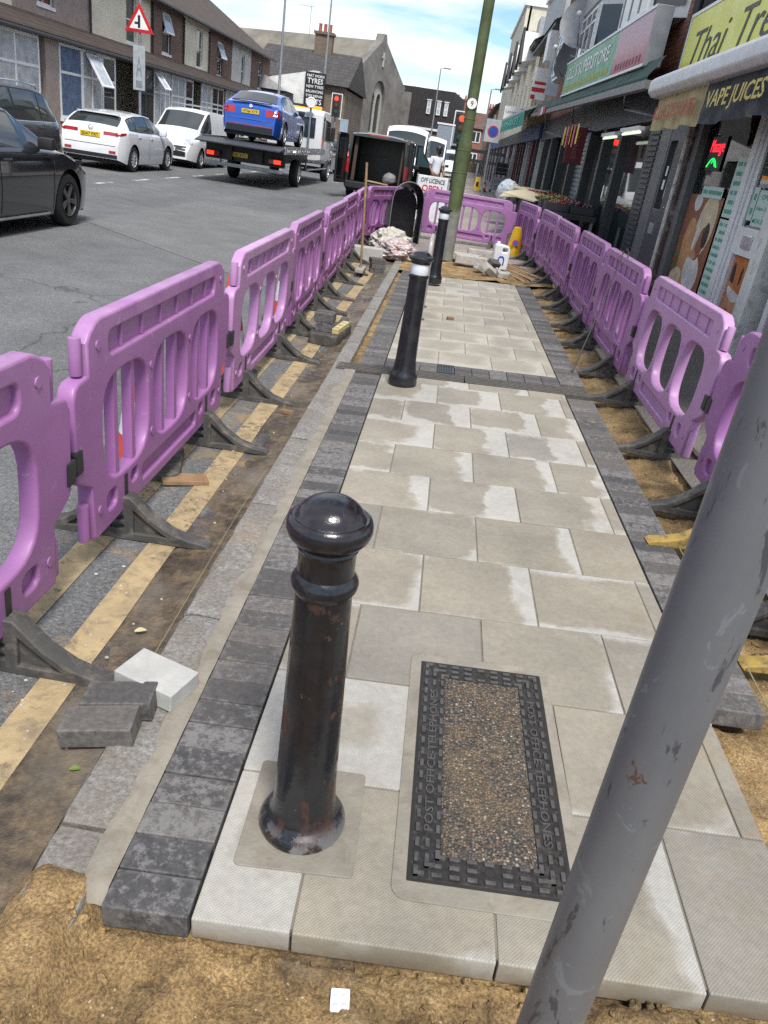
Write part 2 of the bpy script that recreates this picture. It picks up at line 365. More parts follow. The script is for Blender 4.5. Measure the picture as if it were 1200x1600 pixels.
b.grid(50, 420, lambda u, v: (1.05+0.83*u, 1.05+11.6*v, sandz(1.05+0.83*u, 1.05+11.6*v)-(0.03 if 1.08 < 1.05+0.83*u < 1.3 and v > 0.09 else 0)))
b.grid(30, 40, lambda u, v: (-0.62+2.3*u, 11.35+2.6*v, gz(-0.62+2.3*u)-0.03+0.05*fbm(u*2.3, v*2.6, 2.5)))
b.grid(5, 60, lambda u, v: (-0.575+0.09*u, 5.9+6.0*v, -0.06+0.03*fbm(u*0.1, v*6, 5)))
tag(b.build('bedding_sand', SANDM, smooth='all'), kind='structure')
# loose lumps of sand along the slab edge
b = B()
def clod(x, y, r):
    M = Matrix.Translation((x, y, sandz(x, y)+r*0.1)) @ Matrix.Rotation(random.uniform(0, 6.28), 4, 'Z') @ Matrix.Diagonal((r*random.uniform(0.8, 1.5), r, r*random.uniform(0.5, 0.9), 1))
    o0 = len(b.v); b.lathe([(0.0, -1), (0.75, -0.6), (1, 0), (0.75, 0.6), (0.0, 1)], 7, M)
    for i in range(o0, len(b.v)): b.v[i] = tuple(c+random.uniform(-0.28, 0.28)*r for c in b.v[i])
for k in range(900):
    clod(random.uniform(-0.6, 1.3), 1.06-0.5*random.random()**1.6, 0.0015+0.014*random.random()**4)
for k in range(500):
    clod(random.uniform(1.31, 1.78), random.uniform(1.3, 10), 0.002+0.013*random.random()**3)
tag(b.build('sand_lumps', SANDM), 'loose lumps of orange bedding sand along the slab edges', 'sand', kind='stuff')

# old tarmac strip by the shops and the far footway
tag(B().add([(1.62, -4, gz(1.62)-0.03), (2.95, -4, gz(2.95)-0.03), (2.95, 12.5, gz(2.95)-0.03), (1.62, 12.5, gz(1.62)-0.03)], [(0, 1, 2, 3)]).build('old_footway', OLDTAR), kind='structure')
tag(B().add([(-0.5, 13.9, 0.0), (2.95, 12.5, gz(2.95)-0.03), (2.95, 150, gz(2.95)-0.03), (-0.5, 150, 0.0)], [(0, 1, 2, 3)]).build('far_footway', FARPAVE), kind='structure')

# ---------------------------------------------------------------- new paving, laid to a fall
foot = B().box(0.0, 1.585, 1.1, 11.4, -0.16, -0.066).build('footway', mat('mortar_bed', (0.13, 0.11, 0.085), 0.95, sc=14, bmp=0.5))
foot.location = (-0.5, 0, 0); foot.rotation_euler = (0, -math.atan(KX), 0); tag(foot, kind='structure')

def slabmat(name, ax0, ax1, ay0, ay1, cx, soft, dryc, contrast=1.0, amp=1.1, pimple=True):
    m, t, b = newmat(name); tcn = N(t, 'ShaderNodeTexCoord'); sp = N(t, 'ShaderNodeSeparateXYZ'); t.links.new(tcn.outputs['Object'], sp.inputs[0])
    v = objv(t); r = rnd(t)
    def fr(k, off): return mth(t, 'FRACT', mth(t, 'ADD', mth(t, 'MULTIPLY', r, k), off))
    r1, r2, r3, r4 = fr(7.31, .1), fr(13.7, .4), fr(29.1, .7), fr(53.3, .2)
    def absx(o, c, a): return mth(t, 'DIVIDE', mth(t, 'ABSOLUTE', mth(t, 'SUBTRACT', o, c)), a)
    ox = mth(t, 'ADD', mth(t, 'MULTIPLY', mth(t, 'SUBTRACT', r1, 0.5), 0.06), cx); oy = mth(t, 'MULTIPLY', mth(t, 'SUBTRACT', r2, 0.35), 0.05)
    axx = mth(t, 'ADD', mth(t, 'MULTIPLY', r3, ax1-ax0), ax0); ayy = mth(t, 'ADD', mth(t, 'MULTIPLY', r4, ay1-ay0), ay0)
    X = absx(sp.outputs['X'], ox, axx); Y = absx(sp.outputs['Y'], oy, ayy)
    d = mth(t, 'POWER', mth(t, 'ADD', mth(t, 'POWER', X, 7.0), mth(t, 'POWER', Y, 7.0)), 1/7.0)
    d = mth(t, 'ADD', d, mth(t, 'MULTIPLY', mth(t, 'SUBTRACT', nz(t, 4.2, 7, 0.58, v), 0.5), amp))
    damp = ramp(t, d, [(0.98-soft, 1.0), (1.0, 0.0)])
    rim = mth(t, 'MULTIPLY', ramp(t, d, [(0.98, 0.0), (1.0, 1.0)]), ramp(t, d, [(1.0, 1.0), (1.0+0.16, 0.0)]))
    fine = nz(t, 45, 6, 0.65, v); cl = nz(t, 4, 6, 0.6, v)
    dry = ramp(t, cl, [(0.3, tuple(x*0.84 for x in dryc)), (0.7, dryc)])
    hue = ramp(t, fr(91.7, .3), [(0.0, (0.275, 0.242, 0.185)), (0.45, (0.254, 0.225, 0.174)), (0.7, (0.24, 0.214, 0.17)), (1.0, (0.224, 0.208, 0.178))])
    dampc = mix(t, 0.85, hue, ramp(t, cl, [(0.3, 0.82), (0.7, 1.14)]), 'MULTIPLY')
    cc = mix(t, mth(t, 'MULTIPLY', damp, contrast), dry, dampc)
    cc = mix(t, mth(t, 'MULTIPLY', rim, 0.3), cc, (0.42, 0.41, 0.38))
    cc = mix(t, 0.6, cc, ramp(t, fine, [(0.3, 0.78), (0.7, 1.14)]), 'MULTIPLY')
    gp = N(t, 'ShaderNodeNewGeometry').outputs['Position']
    cc = mix(t, 0.8, cc, ramp(t, nz(t, 1.1, 6, 0.62, gp, 0.4), [(0.32, 0.8), (0.5, 1.0), (0.7, 1.1)]), 'MULTIPLY')
    smr = ramp(t, nz(t, 2.7, 8, 0.72, gp, 1.4), [(0.56, 0.0), (0.72, 1.0)])
    cc = mix(t, mth(t, 'MULTIPLY', smr, 0.32), cc, (0.33, 0.3, 0.25))
    sp2 = N(t, 'ShaderNodeSeparateXYZ'); t.links.new(gp, sp2.inputs[0])
    edg = mth(t, 'MULTIPLY', ramp(t, sp2.outputs['X'], [(0.75, 0.0), (1.0, 1.0)]), ramp(t, nz(t, 9, 8, 0.75, gp), [(0.5, 0.0), (0.62, 1.0)]))
    cc = mix(t, mth(t, 'MULTIPLY', edg, 0.3), cc, (0.24, 0.17, 0.085))
    st = ramp(t, nz(t, 6, 5, 0.6, v, 0.8), [(0.62, 0.0), (0.74, 1.0)])
    cc = mix(t, mth(t, 'MULTIPLY', st, 0.3), cc, (0.2, 0.155, 0.09))
    sdz = mth(t, 'MULTIPLY', ramp(t, mth(t, 'MULTIPLY', sp.outputs['Z'], -10.0), [(0.04, 0.0), (0.6, 1.0)]), ramp(t, fine, [(0.3, 0.5), (0.6, 1.0)]))
    cc = mix(t, mth(t, 'MULTIPLY', sdz, 0.85), cc, (0.15, 0.11, 0.065))
    spk = ramp(t, nz(t, 120, 2, 0.5, v), [(0.74, 0.0), (0.78, 1.0)])
    cc = mix(t, mth(t, 'MULTIPLY', spk, 0.4), cc, (0.12, 0.1, 0.08))
    t.links.new(cc, b.inputs['Base Color'])
    t.links.new(ramp(t, damp, [(0.0, 0.85), (1.0, 0.62)]), b.inputs['Roughness'])
    k = 2*math.pi/0.0085
    pim = mth(t, 'MULTIPLY', mth(t, 'SINE', mth(t, 'MULTIPLY', sp.outputs['X'], k)), mth(t, 'SINE', mth(t, 'MULTIPLY', sp.outputs['Y'], k)))
    h = mth(t, 'ADD', mth(t, 'MULTIPLY', mth(t, 'MAXIMUM', pim, 0.0), 0.8), fine)
    bump(t, b, h if pimple else fine, 0.5 if pimple else 0.3, 0.003)
    return m
DRYC = (0.4, 0.385, 0.345)
SM = {'near': slabmat('damp_concrete_slab', 0.22, 0.36, 0.21, 0.32, -0.045, 0.1, DRYC, 0.9, 0.9),
      'mid': slabmat('drying_concrete_slab', 0.15, 0.30, 0.19, 0.30, -0.085, 0.12, DRYC, 0.85, 1.5, False),
      'far': slabmat('greyer_concrete_slab', 0.2, 0.28, 0.18, 0.26, -0.05, 0.4, (0.38, 0.352, 0.295), 0.55, 1.6, False),
      'dry': slabmat('dry_concrete_slab', 0.03, 0.12, 0.03, 0.14, 0.05, 0.25, (0.39, 0.373, 0.33), 0.6, 1.6)}
def settmat():
    m, t, b = newmat('charcoal_block'); v = objv(t); r = rnd(t)
    tcn = N(t, 'ShaderNodeTexCoord'); sp = N(t, 'ShaderNodeSeparateXYZ'); t.links.new(tcn.outputs['Object'], sp.inputs[0])
    base = ramp(t, r, [(0.0, (0.052, 0.05, 0.05)), (0.5, (0.075, 0.07, 0.066)), (1.0, (0.115, 0.104, 0.094))])
    base = mix(t, 0.7, base, ramp(t, nz(t, 60, 5, 0.65, v), [(0.3, 0.6), (0.7, 1.4)]), 'MULTIPLY')
    amt = mth(t, 'MULTIPLY', mth(t, 'SUBTRACT', mth(t, 'FRACT', mth(t, 'MULTIPLY', r, 37.7)), 0.5), 0.22)
    ef = ramp(t, mth(t, 'ADD', mth(t, 'ADD', nz(t, 34, 8, 0.75, v), amt), mth(t, 'MULTIPLY', nz(t, 140, 2, 0.5, v), 0.18)), [(0.6, 0.0), (0.72, 1.0)])
    edge = mth(t, 'MAXIMUM', mth(t, 'DIVIDE', mth(t, 'ABSOLUTE', sp.outputs['X']), 0.098), mth(t, 'DIVIDE', mth(t, 'ABSOLUTE', sp.outputs['Y']), 0.0485))
    ed = mth(t, 'MULTIPLY', ramp(t, edge, [(0.8, 0.0), (0.95, 1.0)]), ramp(t, nz(t, 30, 5, 0.6, v), [(0.4, 0.0), (0.6, 0.5)]))
    cc = mix(t, mth(t, 'MULTIPLY', mth(t, 'MAXIMUM', ef, ed), 0.6), base, (0.22, 0.213, 0.208))
    sd_ = ramp(t, nz(t, 9, 4, 0.5, v), [(0.71, 0.0), (0.76, 1.0)])
    cc = mix(t, mth(t, 'MULTIPLY', sd_, 0.8), cc, (0.27, 0.19, 0.1))
    t.links.new(cc, b.inputs['Base Color']); b.inputs['Roughness'].default_value = 0.68
    bump(t, b, nz(t, 110, 4, 0.65, v), 0.35, 0.003)
    return m
SETTM = settmat()
JM = {}
def jslab(w, d, kind, bev=0.004):
    key = (round(w, 3), round(d, 3), kind)
    if key not in JM:
        mm = B().box(-w/2, w/2, -d/2, d/2, -0.062, 0).mesh('paving_slab', bev); mm.materials.append(SM[kind]); JM[key] = mm
    return JM[key]
def lay(name, me, x, y, jit=0.0012, rz=0):
    o = link(name, me, None, foot); o.location = (x+0.5, y, random.uniform(-jit, jit)); o.rotation_euler = (random.uniform(-.003, .003), random.uniform(-.003, .003), rz+random.uniform(-.002, .002)); return o
XL, XR = -0.303, 1.09
def course(y0, y1, off):
    j = [x for x in (off+0.447*k for k in range(-2, 5)) if XL+0.03 < x < XR-0.03]
    xs = [XL]+j+[XR]
    for a, c in zip(xs, xs[1:]):
        kd = 'near' if y0 < 3.2 else ('mid' if y0 < 5.8 else 'far')
        if (y0 < 1.9 and c < 0.2) or random.random() < 0.04: kd = 'dry'
        lay('paving_slab', jslab(c-a-0.005, y1-y0-0.005, kd), (a+c)/2, (y0+y1)/2)
ys = [1.07, 1.517, 1.963, 2.408, 2.853, 3.298, 3.72, 4.165, 4.61, 5.055, 5.5, 5.66]
for k in range(len(ys)-1): course(ys[k], ys[k+1], -0.082 if k % 2 == 0 else 0.135)
yd0, yd1 = 5.66, 5.88                       # slotted drain across the footway
ys2 = [6.15]+[6.15+0.447*k for k in range(1, 12)]
for k in range(len(ys2)-1): course(ys2[k], ys2[k+1], -0.1 if k % 2 else 0.118)
YEND = ys2[-1]
sett = B().box(-0.0965, 0.0965, -0.0487, 0.0487, -0.066, 0).mesh('paving_block', 0.004); sett.materials.append(SETTM)
y = 1.07+0.05
while y < YEND+0.3:
    if not (yd0-0.05 < y < yd1+0.05): lay('paving_block', sett, -0.404-0.012*max(0, (y-6)/6), y, 0.0018)
    y += 0.1005
y = 2.1
while y < YEND-0.1:
    if not (yd0-0.05 < y < yd1+0.05): lay('paving_block', sett, 1.193, y, 0.0018)
    y += 0.1005
sq = B().box(-0.068, 0.068, -0.128, 0.128, -0.06, 0).mesh('paving_block_square', 0.004); sq.materials.append(SETTM)
for k in range(10):
    if k in (3,): continue
    lay('paving_block', sq, XL+0.07+0.1395*k, 6.015)
JS = mat('joint_mortar', (0.17, 0.152, 0.12), 0.9, sc=20, bmp=0.3)
for ya, yb in ((1.085, 5.65), (6.16, YEND-0.01)): B().box(XL+0.512, XR+0.488, ya, yb, -0.03, -0.0045).build('joint_filling', JS, foot)
# drain channel: two grating lengths of parallel bars
DRM = mat('dark_channel_concrete', (0.085, 0.078, 0.07), 0.75, var=0.3, sc=30, bmp=0.4)
for x0, x1 in ((-0.66, 0.33), (0.335, 1.29)):
    ch = B().box(x0+0.5, x1+0.5, yd0+0.006, yd1-0.006, -0.06, -0.027).build('drain_channel', mat('drain_slot_shade', (0.012, 0.011, 0.01), 0.9), foot)  # near black base: the shade down the slots is put into its colour
    for q in range(5):
        yy = yd0+0.012+0.0415*q
        B().box(x0+0.502, x1+0.498, yy, yy+0.022, -0.03, 0.002).build('channel_bar', DRM, ch, bevel=0.002)
gr = B().box(-0.068, 0.068, -0.128, 0.128, -0.05, -0.012).build('drain_grate', mat('cast_iron_grate', (0.09, 0.1, 0.11), 0.5, metal=0.6, sc=30), foot, loc=(XL+0.07+0.1395*3+0.5, 6.015, 0))
for k in range(9):
    B().box(-0.06+0.0135*k, -0.0525+0.0135*k, -0.12, 0.12, -0.012, 0.001).build('grate_bar', MC['cast_iron_grate'], gr)
for a in (-0.125, 0.118): B().box(-0.066, 0.066, a, a+0.009, -0.012, 0.0015).build('grate_rim', MC['cast_iron_grate'], gr)

# wet mortar strip between kerb and blocks
MORT = mat('fresh_mortar', (0.235, 0.212, 0.172), 0.75, var=0.2, sc=7, bmp=0.6, bsc=70, dirt=(0.16, 0.13, 0.09), dirtamt=0.6)
def strip(u, v):
    y = 1.09+4.56*v
    xl = -0.56+0.022*fbm(3.1, y, 4)+0.01*fbm(1.1, y, 15)+(-0.02 if y > 2.6 else 0)*min(1, max(0, y-2.6)); xr = -0.501-0.012*max(0, (y-1)/5)*0
    xl2 = xl+0.02*max(0, 1-(y-1.09)/0.08)
    return (xl2+(xr-xl2)*u, y, 0.0045*math.sin(math.pi*u)+0.0005+0.004*fbm(u*0.3, y, 12)+0.002*fbm(u*0.3, y, 40)-(0.03 if v < 0.004 else 0))
b = B(); b.grid(6, 160, strip); tag(b.build('mortar_strip', MORT, smooth='all'), kind='structure')
# granite kerb of separate stones
def granite():
    m, t, b = newmat('dirty_granite'); v = objv(t)
    cc = ramp(t, nz(t, 70, 5, 0.7, v), [(0.3, (0.1, 0.096, 0.09)), (0.5, (0.22, 0.212, 0.197)), (0.72, (0.37, 0.36, 0.34))])
    cc = mix(t, ramp(t, nz(t, 6, 6, 0.65, v), [(0.42, 0.5), (0.6, 0.0)]), cc, (0.15, 0.125, 0.095))
    cc = mix(t, ramp(t, nz(t, 2.5, 4, 0.6, v), [(0.58, 0.0), (0.7, 0.4)]), cc, (0.28, 0.19, 0.09))
    t.links.new(cc, b.inputs['Base Color'])
    t.links.new(ramp(t, nz(t, 2.2, 4, 0.6, v), [(0.4, 0.35), (0.6, 0.85)]), b.inputs['Roughness'])
    bump(t, b, mth(t, 'ADD', nz(t, 28, 6, 0.7, v), mth(t, 'MULTIPLY', nz(t, 140, 3, 0.6, v), 0.4)), 0.8, 0.008); return m
GRAN = granite()
kerb = tag(B().box(-0.7, -0.52, -1, 13.2, -0.3, -0.105).build('kerb', mat('kerb_bed', (0.1, 0.085, 0.065), 0.95)), kind='structure')
kj = [-0.6, 0.35, 1.27, 2.2, 3.15, 4.05, 4.95, 5.64, 6.62, 7.25, 8.2, 8.95, 10.45, 11.6, 12.6]
for k in range(len(kj)-1):
    a, c = kj[k]+0.006, kj[k+1]-0.006; far = kj[k] >= 5.6
    n = max(4, int((c-a)/0.045)); b = B()
    x0 = -0.7 if far else -0.694; x1 = -0.572 if far else -0.54; dzk = random.uniform(-0.006, 0.006)+(0.0 if not far else -0.004)
    sd_ = k*3.7
    def kf(u, v, a=a, c=c, x0=x0, x1=x1, sd_=sd_, dzk=dzk):
        s = [(x0-0.006, -0.13), (x0, -0.02), (x0+0.012, -0.004), (x0+0.05, 0.0), (x1-0.04, 0.0), (x1-0.006, -0.003), (x1, -0.02), (x1, -0.12)]
        q = min(7, int(u*7+1e-6)); x, z = s[q]
        e = min(1, min(v, 1-v)*(c-a)/0.02)
        return (x+0.005*fbm(sd_+u, v*3, 3), a+(c-a)*v, z+dzk+(0.006*fbm(sd_+u*2, v*(c-a)*9, 1.5) if 1 < q < 6 else 0)-(0.008*(1-e)))
    b.grid(7, n, kf)
    s0 = len(b.v)
    b.f.append(tuple(range(8))); b.f.append(tuple(range(n*8+7, n*8-1, -1)))
    b.build('kerb_stone', GRAN, kerb, smooth=True)
# mud lying against the kerb
def mudf(u, v):
    y = -0.4+12.5*v; x = -0.69-0.34*u*(0.8+0.5*fbm(0.3, y, 1.1)); e = math.sin(math.pi*min(1, u*1.0))
    return (x, y, -0.054+(0.03*(1-u)**2+0.012*fbm(x, y, 8)*(1-u)) + (0.0 if u < 0.98 else -0.01))
mm, t, bb_ = newmat('wet_gutter_mud'); v = objv(t, False)
cc = ramp(t, nz(t, 14, 8, 0.7, v), [(0.3, (0.03, 0.024, 0.018)), (0.46, (0.075, 0.058, 0.04)), (0.6, (0.15, 0.11, 0.065)), (0.75, (0.25, 0.2, 0.14))])
cc = mix(t, ramp(t, nz(t, 1.6, 5, 0.6, v), [(0.5, 0.0), (0.64, 0.7)]), cc, (0.19, 0.165, 0.13))
t.links.new(cc, bb_.inputs['Base Color']); t.links.new(ramp(t, nz(t, 2.3, 5, 0.6, v), [(0.42, 0.2), (0.58, 0.85)]), bb_.inputs['Roughness'])
bump(t, bb_, nz(t, 60, 6, 0.7, v), 0.8, 0.01)
b = B(); b.grid(10, 260, mudf); tag(b.build('gutter_mud', mm, smooth='all'), 'dark wet mud and grit lying along the kerb', 'mud', kind='stuff')
# ================================================================ things on the footway
TILT = (0, -math.atan(KX), 0)
# ---- telephone chamber cover
cov = thing('chamber_cover', 'cast iron telephone chamber cover with gravel infill set in the slabs', 'manhole cover', (0.355, 1.67, gz(0.355)+0.001)); cov.rotation_euler = TILT
IRON = mat('worn_cast_iron', (0.035, 0.032, 0.03), 0.42, metal=0.35, var=0.4, sc=30, bmp=0.35, dirt=(0.13, 0.11, 0.085), dirtamt=0.55)
IRONHI = mat('polished_cast_iron', (0.115, 0.11, 0.105), 0.38, metal=0.5, var=0.35, sc=60, bmp=0.2)
CW, CL = 0.19, 0.42
B().box(-CW, CW, -CL, CL, -0.003, 0.0035).build('cover_plate', IRON, cov, bevel=0.002)
GAPM = mat('soil_in_gap', (0.02, 0.018, 0.015), 0.95)
pd = plate([rrect(-0.232, 0.228, -0.478, 0.472, 0.035)], 0.004, 0.002)
b = B(); addmesh(b, pd, Matrix.Translation((0, 0, -0.002)))
for i, v in enumerate(b.v): b.v[i] = (v[0]+0.012*fbm(v[0], v[1], 4), v[1]+0.012*fbm(v[1], v[0], 4, 5), v[2])
b.build('mortar_surround', MORT, cov, smooth=True)
pd = plate([rrect(-CW-0.008, CW+0.008, -CL-0.008, CL+0.008, 0.004)], 0.0032, 0.0005); b = B(); addmesh(b, pd, Matrix.Translation((0, 0, 0.0)))
b.build('gap_line', GAPM, cov)
stud = B().box(-0.0125, 0.0125, -0.0055, 0.0055, 0, 0.0065).mesh('stud', 0.002); stud.materials.append(IRONHI)
def put(x, y, rz, long=True):
    o = link('stud', stud, None, cov, (x, y, 0.0034), (0, 0, rz))
for ring, skip in ((0.0, False), (0.0255, True), (0.051, False)):
    hx, hy = CW-0.0125-ring, CL-0.0125-ring; px, py = 0.0425, 0.0452
    for k in range(-5, 6):
        x = k*px
        if abs(x) > hx-0.012: continue
        for s in (-1, 1):
            if k == 0 and skip: continue
            put(x, s*hy, 0)
    for k in range(-10, 11):
        y = k*py
        if abs(y) > hy-0.014 or (skip and abs(y) < 0.3): continue
        for s in (-1, 1): put(s*hx, y, R(90))
    for s in (-1, 1):
        for q in (-1, 1):
            b = B(); b.box(-0.0055, 0.02, -0.0055, 0.0055, 0, 0.0065); b.box(-0.0055, 0.0055, -0.0055, 0.02, 0, 0.0064); b.build('corner_stud', IRONHI, cov, loc=(s*hx, q*hy, 0.0034), rot=(0, 0, {(-1, -1): 0, (1, -1): R(90), (1, 1): R(180), (-1, 1): R(270)}[(s, q)]))
txt('POST OFFICE-TELEPHONES', IRONHI, cov, (-CW+0.038, 0, 0.0034), (0, 1, 0), (-1, 0, 0), width=0.56, height=0.023, depth=0.005, name='raised_lettering', bold=0.012)
txt('POST OFFICE-TELEPHONES', IRONHI, cov, (CW-0.038, 0, 0.0034), (0, -1, 0), (1, 0, 0), width=0.56, height=0.023, depth=0.005, name='raised_lettering', bold=0.012)
for s in (-1, 1):
    b = B(); b.lathe([(0.011, 0), (0.011, 0.001)], 16, Matrix.Translation((0, s*(CL-0.04), 0.0037))); b.build('lifting_hole', GAPM, cov)
def gravelmat():
    m, t, b = newmat('exposed_gravel'); v = objv(t)
    vo = N(t, 'ShaderNodeTexVoronoi'); vo.inputs['Scale'].default_value = 135; t.links.new(v, vo.inputs['Vector'])
    sp = N(t, 'ShaderNodeSeparateColor'); t.links.new(vo.outputs['Color'], sp.inputs[0])
    cc = ramp(t, sp.outputs[0], [(0.0, (0.035, 0.033, 0.032)), (0.45, (0.075, 0.07, 0.065)), (0.65, (0.14, 0.115, 0.085)), (0.82, (0.2, 0.15, 0.095)), (0.93, (0.22, 0.12, 0.075)), (1.0, (0.42, 0.38, 0.32))])
    cc = mix(t, ramp(t, vo.outputs['Distance'], [(0.35, 0.0), (0.7, 0.85)]), cc, (0.03, 0.026, 0.02))
    cc = mix(t, ramp(t, nz(t, 9, 5, 0.6, v), [(0.45, 0.0), (0.68, 0.45)]), cc, (0.19, 0.13, 0.065))
    t.links.new(cc, b.inputs['Base Color']); b.inputs['Roughness'].default_value = 0.7
    bump(t, b, mth(t, 'SUBTRACT', 1.0, vo.outputs['Distance']), 1.0, 0.006); return m
GRAV = gravelmat()
b = B(); gx0, gy0 = CW-0.071, CL-0.071
b.grid(30, 80, lambda u, v: (-gx0+2*gx0*u, -gy0+2*gy0*v, 0.0036+0.003*(1 if 0 < u < 1 and 0 < v < 1 else 0)+0.0015*fbm(u, v*3, 25)))
b.build('gravel_infill', GRAV, cov, smooth='all')
b = B()
for k in range(520):
    r = random.uniform(0.002, 0.0058); x = random.uniform(-gx0, gx0)*0.97; y = random.uniform(-gy0, gy0)*0.98
    M = Matrix.Translation((x, y, 0.006)) @ Matrix.Rotation(random.uniform(0, 6.28), 4, 'Z') @ Matrix.Diagonal((r*random.uniform(1, 1.7), r, r*0.75, 1))
    b.lathe([(0.0, -1), (0.75, -0.6), (1, 0), (0.75, 0.6), (0, 1)], 6, M)
tag(b.build('pebbles', GRAV, cov, smooth=True), kind='stuff')

# ---- bollards
def rustpaint():
    m, t, b = newmat('chipped_black_paint'); v = objv(t, False)
    smp = N(t, 'ShaderNodeMapping'); smp.inputs['Scale'].default_value = (1, 1, 0.5); t.links.new(v, smp.inputs[0])
    rust = mth(t, 'ADD', nz(t, 11, 9, 0.68, smp.outputs[0], 0.3), mth(t, 'MULTIPLY', nz(t, 2.6, 3, 0.5, v), 0.35))
    rm = ramp(t, rust, [(0.715, 0.0), (0.74, 1.0)])
    spr = N(t, 'ShaderNodeSeparateXYZ'); t.links.new(v, spr.inputs[0])
    rm = mth(t, 'MULTIPLY', rm, ramp(t, spr.outputs['Z'], [(0.0, 0.35), (0.12, 0.6), (0.25, 1.0), (0.6, 1.0), (0.8, 0.12)]))
    gre = ramp(t, nz(t, 34, 6, 0.7, v), [(0.68, 0.0), (0.73, 1.0)])
    sp = N(t, 'ShaderNodeSeparateXYZ'); t.links.new(v, sp.inputs[0])
    base = ramp(t, nz(t, 25, 5, 0.6, v), [(0.3, (0.006, 0.0065, 0.009)), (0.7, (0.014, 0.015, 0.02))])
    cc = mix(t, rm, base, ramp(t, nz(t, 50, 5, 0.6, v), [(0.3, (0.035, 0.015, 0.009)), (0.7, (0.09, 0.033, 0.017))]))
    foot_ = mth(t, 'MULTIPLY', ramp(t, sp.outputs['Z'], [(0.0, 1.0), (0.05, 0.0)]), ramp(t, nz(t, 16, 6, 0.7, v), [(0.47, 0.0), (0.55, 0.8)]))
    cc = mix(t, mth(t, 'MAXIMUM', foot_, mth(t, 'MULTIPLY', gre, 0.45)), cc, (0.3, 0.3, 0.3))
    t.links.new(cc, b.inputs['Base Color'])
    t.links.new(ramp(t, mth(t, 'MAXIMUM', rm, ramp(t, nz(t, 8, 5, 0.6, v), [(0.45, 0.0), (0.7, 0.3)])), [(0.0, 0.16), (1.0, 0.75)]), b.inputs['Roughness'])
    b.inputs['Specular IOR Level'].default_value = 0.6
    bump(t, b, mth(t, 'SUBTRACT', nz(t, 45, 5, 0.6, v), mth(t, 'MULTIPLY', rm, 1.2)), 0.35, 0.003); return m
RUSTP = rustpaint()
bo = thing('bollard', 'old black cast iron bollard with rusty chipped paint beside the chamber cover', 'bollard', (-0.113, 1.372, gz(-0.113))); bo.rotation_euler = (0.0, R(-1.4), 0); bo.scale = (1, 1, 0.982)
sh = B().lathe([(0.098, -0.01), (0.104, 0.0), (0.107, 0.014), (0.105, 0.028), (0.097, 0.04), (0.088, 0.046), (0.082, 0.056), (0.077, 0.08), (0.0735, 0.14), (0.071, 0.25), (0.0675, 0.42), (0.064, 0.58), (0.061, 0.70)], 56).build('shaft', RUSTP, bo, smooth=True)
B().lathe([(0.0625, 0.695), (0.066, 0.702), (0.071, 0.711), (0.0725, 0.721), (0.070, 0.731), (0.0645, 0.739), (0.061, 0.744)], 56).build('collar', RUSTP, bo, smooth=True)
B().lathe([(0.0605, 0.742), (0.0605, 0.795), (0.063, 0.80), (0.0655, 0.806), (0.063, 0.811), (0.067, 0.816), (0.076, 0.823), (0.085, 0.834), (0.0895, 0.848), (0.0895, 0.860), (0.086, 0.871), (0.079, 0.876), (0.0735, 0.8745), (0.071, 0.878), (0.068, 0.886), (0.060, 0.897), (0.048, 0.907), (0.032, 0.915), (0.014, 0.919), (0, 0.9195)], 56).build('cap', RUSTP, bo, smooth=True)
pd = plate([rrect(-0.14, 0.14, -0.16, 0.17, 0.012)], 0.004, 0.002); b = B(); addmesh(b, pd, None)
for i, v in enumerate(b.v): b.v[i] = (v[0]+0.012*fbm(v[0], v[1], 5), v[1]+0.01*fbm(v[1], v[0], 5, 5), v[2])
o = b.build('mortar_pad', MORT, foot, loc=(0.39, 1.385, 0.0)); o.rotation_euler = (0, 0, 0.02)
NEWB = mat('gloss_black_bollard', (0.010, 0.011, 0.014), 0.3, var=0.3, coat=0.2, dirt=(0.12, 0.115, 0.11), dirtamt=0.12)
BAND = mat('white_reflective_band', (0.62, 0.64, 0.68), 0.35, var=0.08)
nb = thing('bollard', 'glossy black bollard with white band standing just before the slotted drain', 'bollard', (-0.13, 5.42, gz(-0.13)), group='black bollards with a white band')
B().lathe([(0.098, 0), (0.104, 0.01), (0.104, 0.035), (0.1, 0.045), (0.104, 0.06), (0.1, 0.085), (0.088, 0.1), (0.083, 0.125), (0.074, 0.2), (0.066, 0.5), (0.062, 0.76), (0.063, 0.775), (0.07, 0.785), (0.07, 0.797), (0.062, 0.803)], 40).build('shaft', NEWB, nb, smooth=True)
B().lathe([(0.0615, 0.802), (0.063, 0.806), (0.063, 0.868), (0.0615, 0.872)], 40).build('band', BAND, nb, smooth=True)
B().lathe([(0.0605, 0.871), (0.066, 0.876), (0.068, 0.89), (0.083, 0.9), (0.088, 0.912), (0.084, 0.925), (0.07, 0.931), (0.064, 0.934), (0.055, 0.947), (0.03, 0.958), (0, 0.96)], 40).build('cap', NEWB, nb, smooth=True)
nb.scale = (1, 1, 0.98); nb2 = copy_tree(nb); nb2.location = (-0.045, 10.25, gz(-0.05)+0.03); nb2['label'] = 'glossy black bollard with white band nearer the lamp post, second beyond the drain'
pd = plate([rrect(-0.13, 0.14, -0.13, 0.12, 0.012)], 0.003, 0.0015); o = link('mortar_pad', pd, MORT, foot, (0.37, 5.43, 0.0))
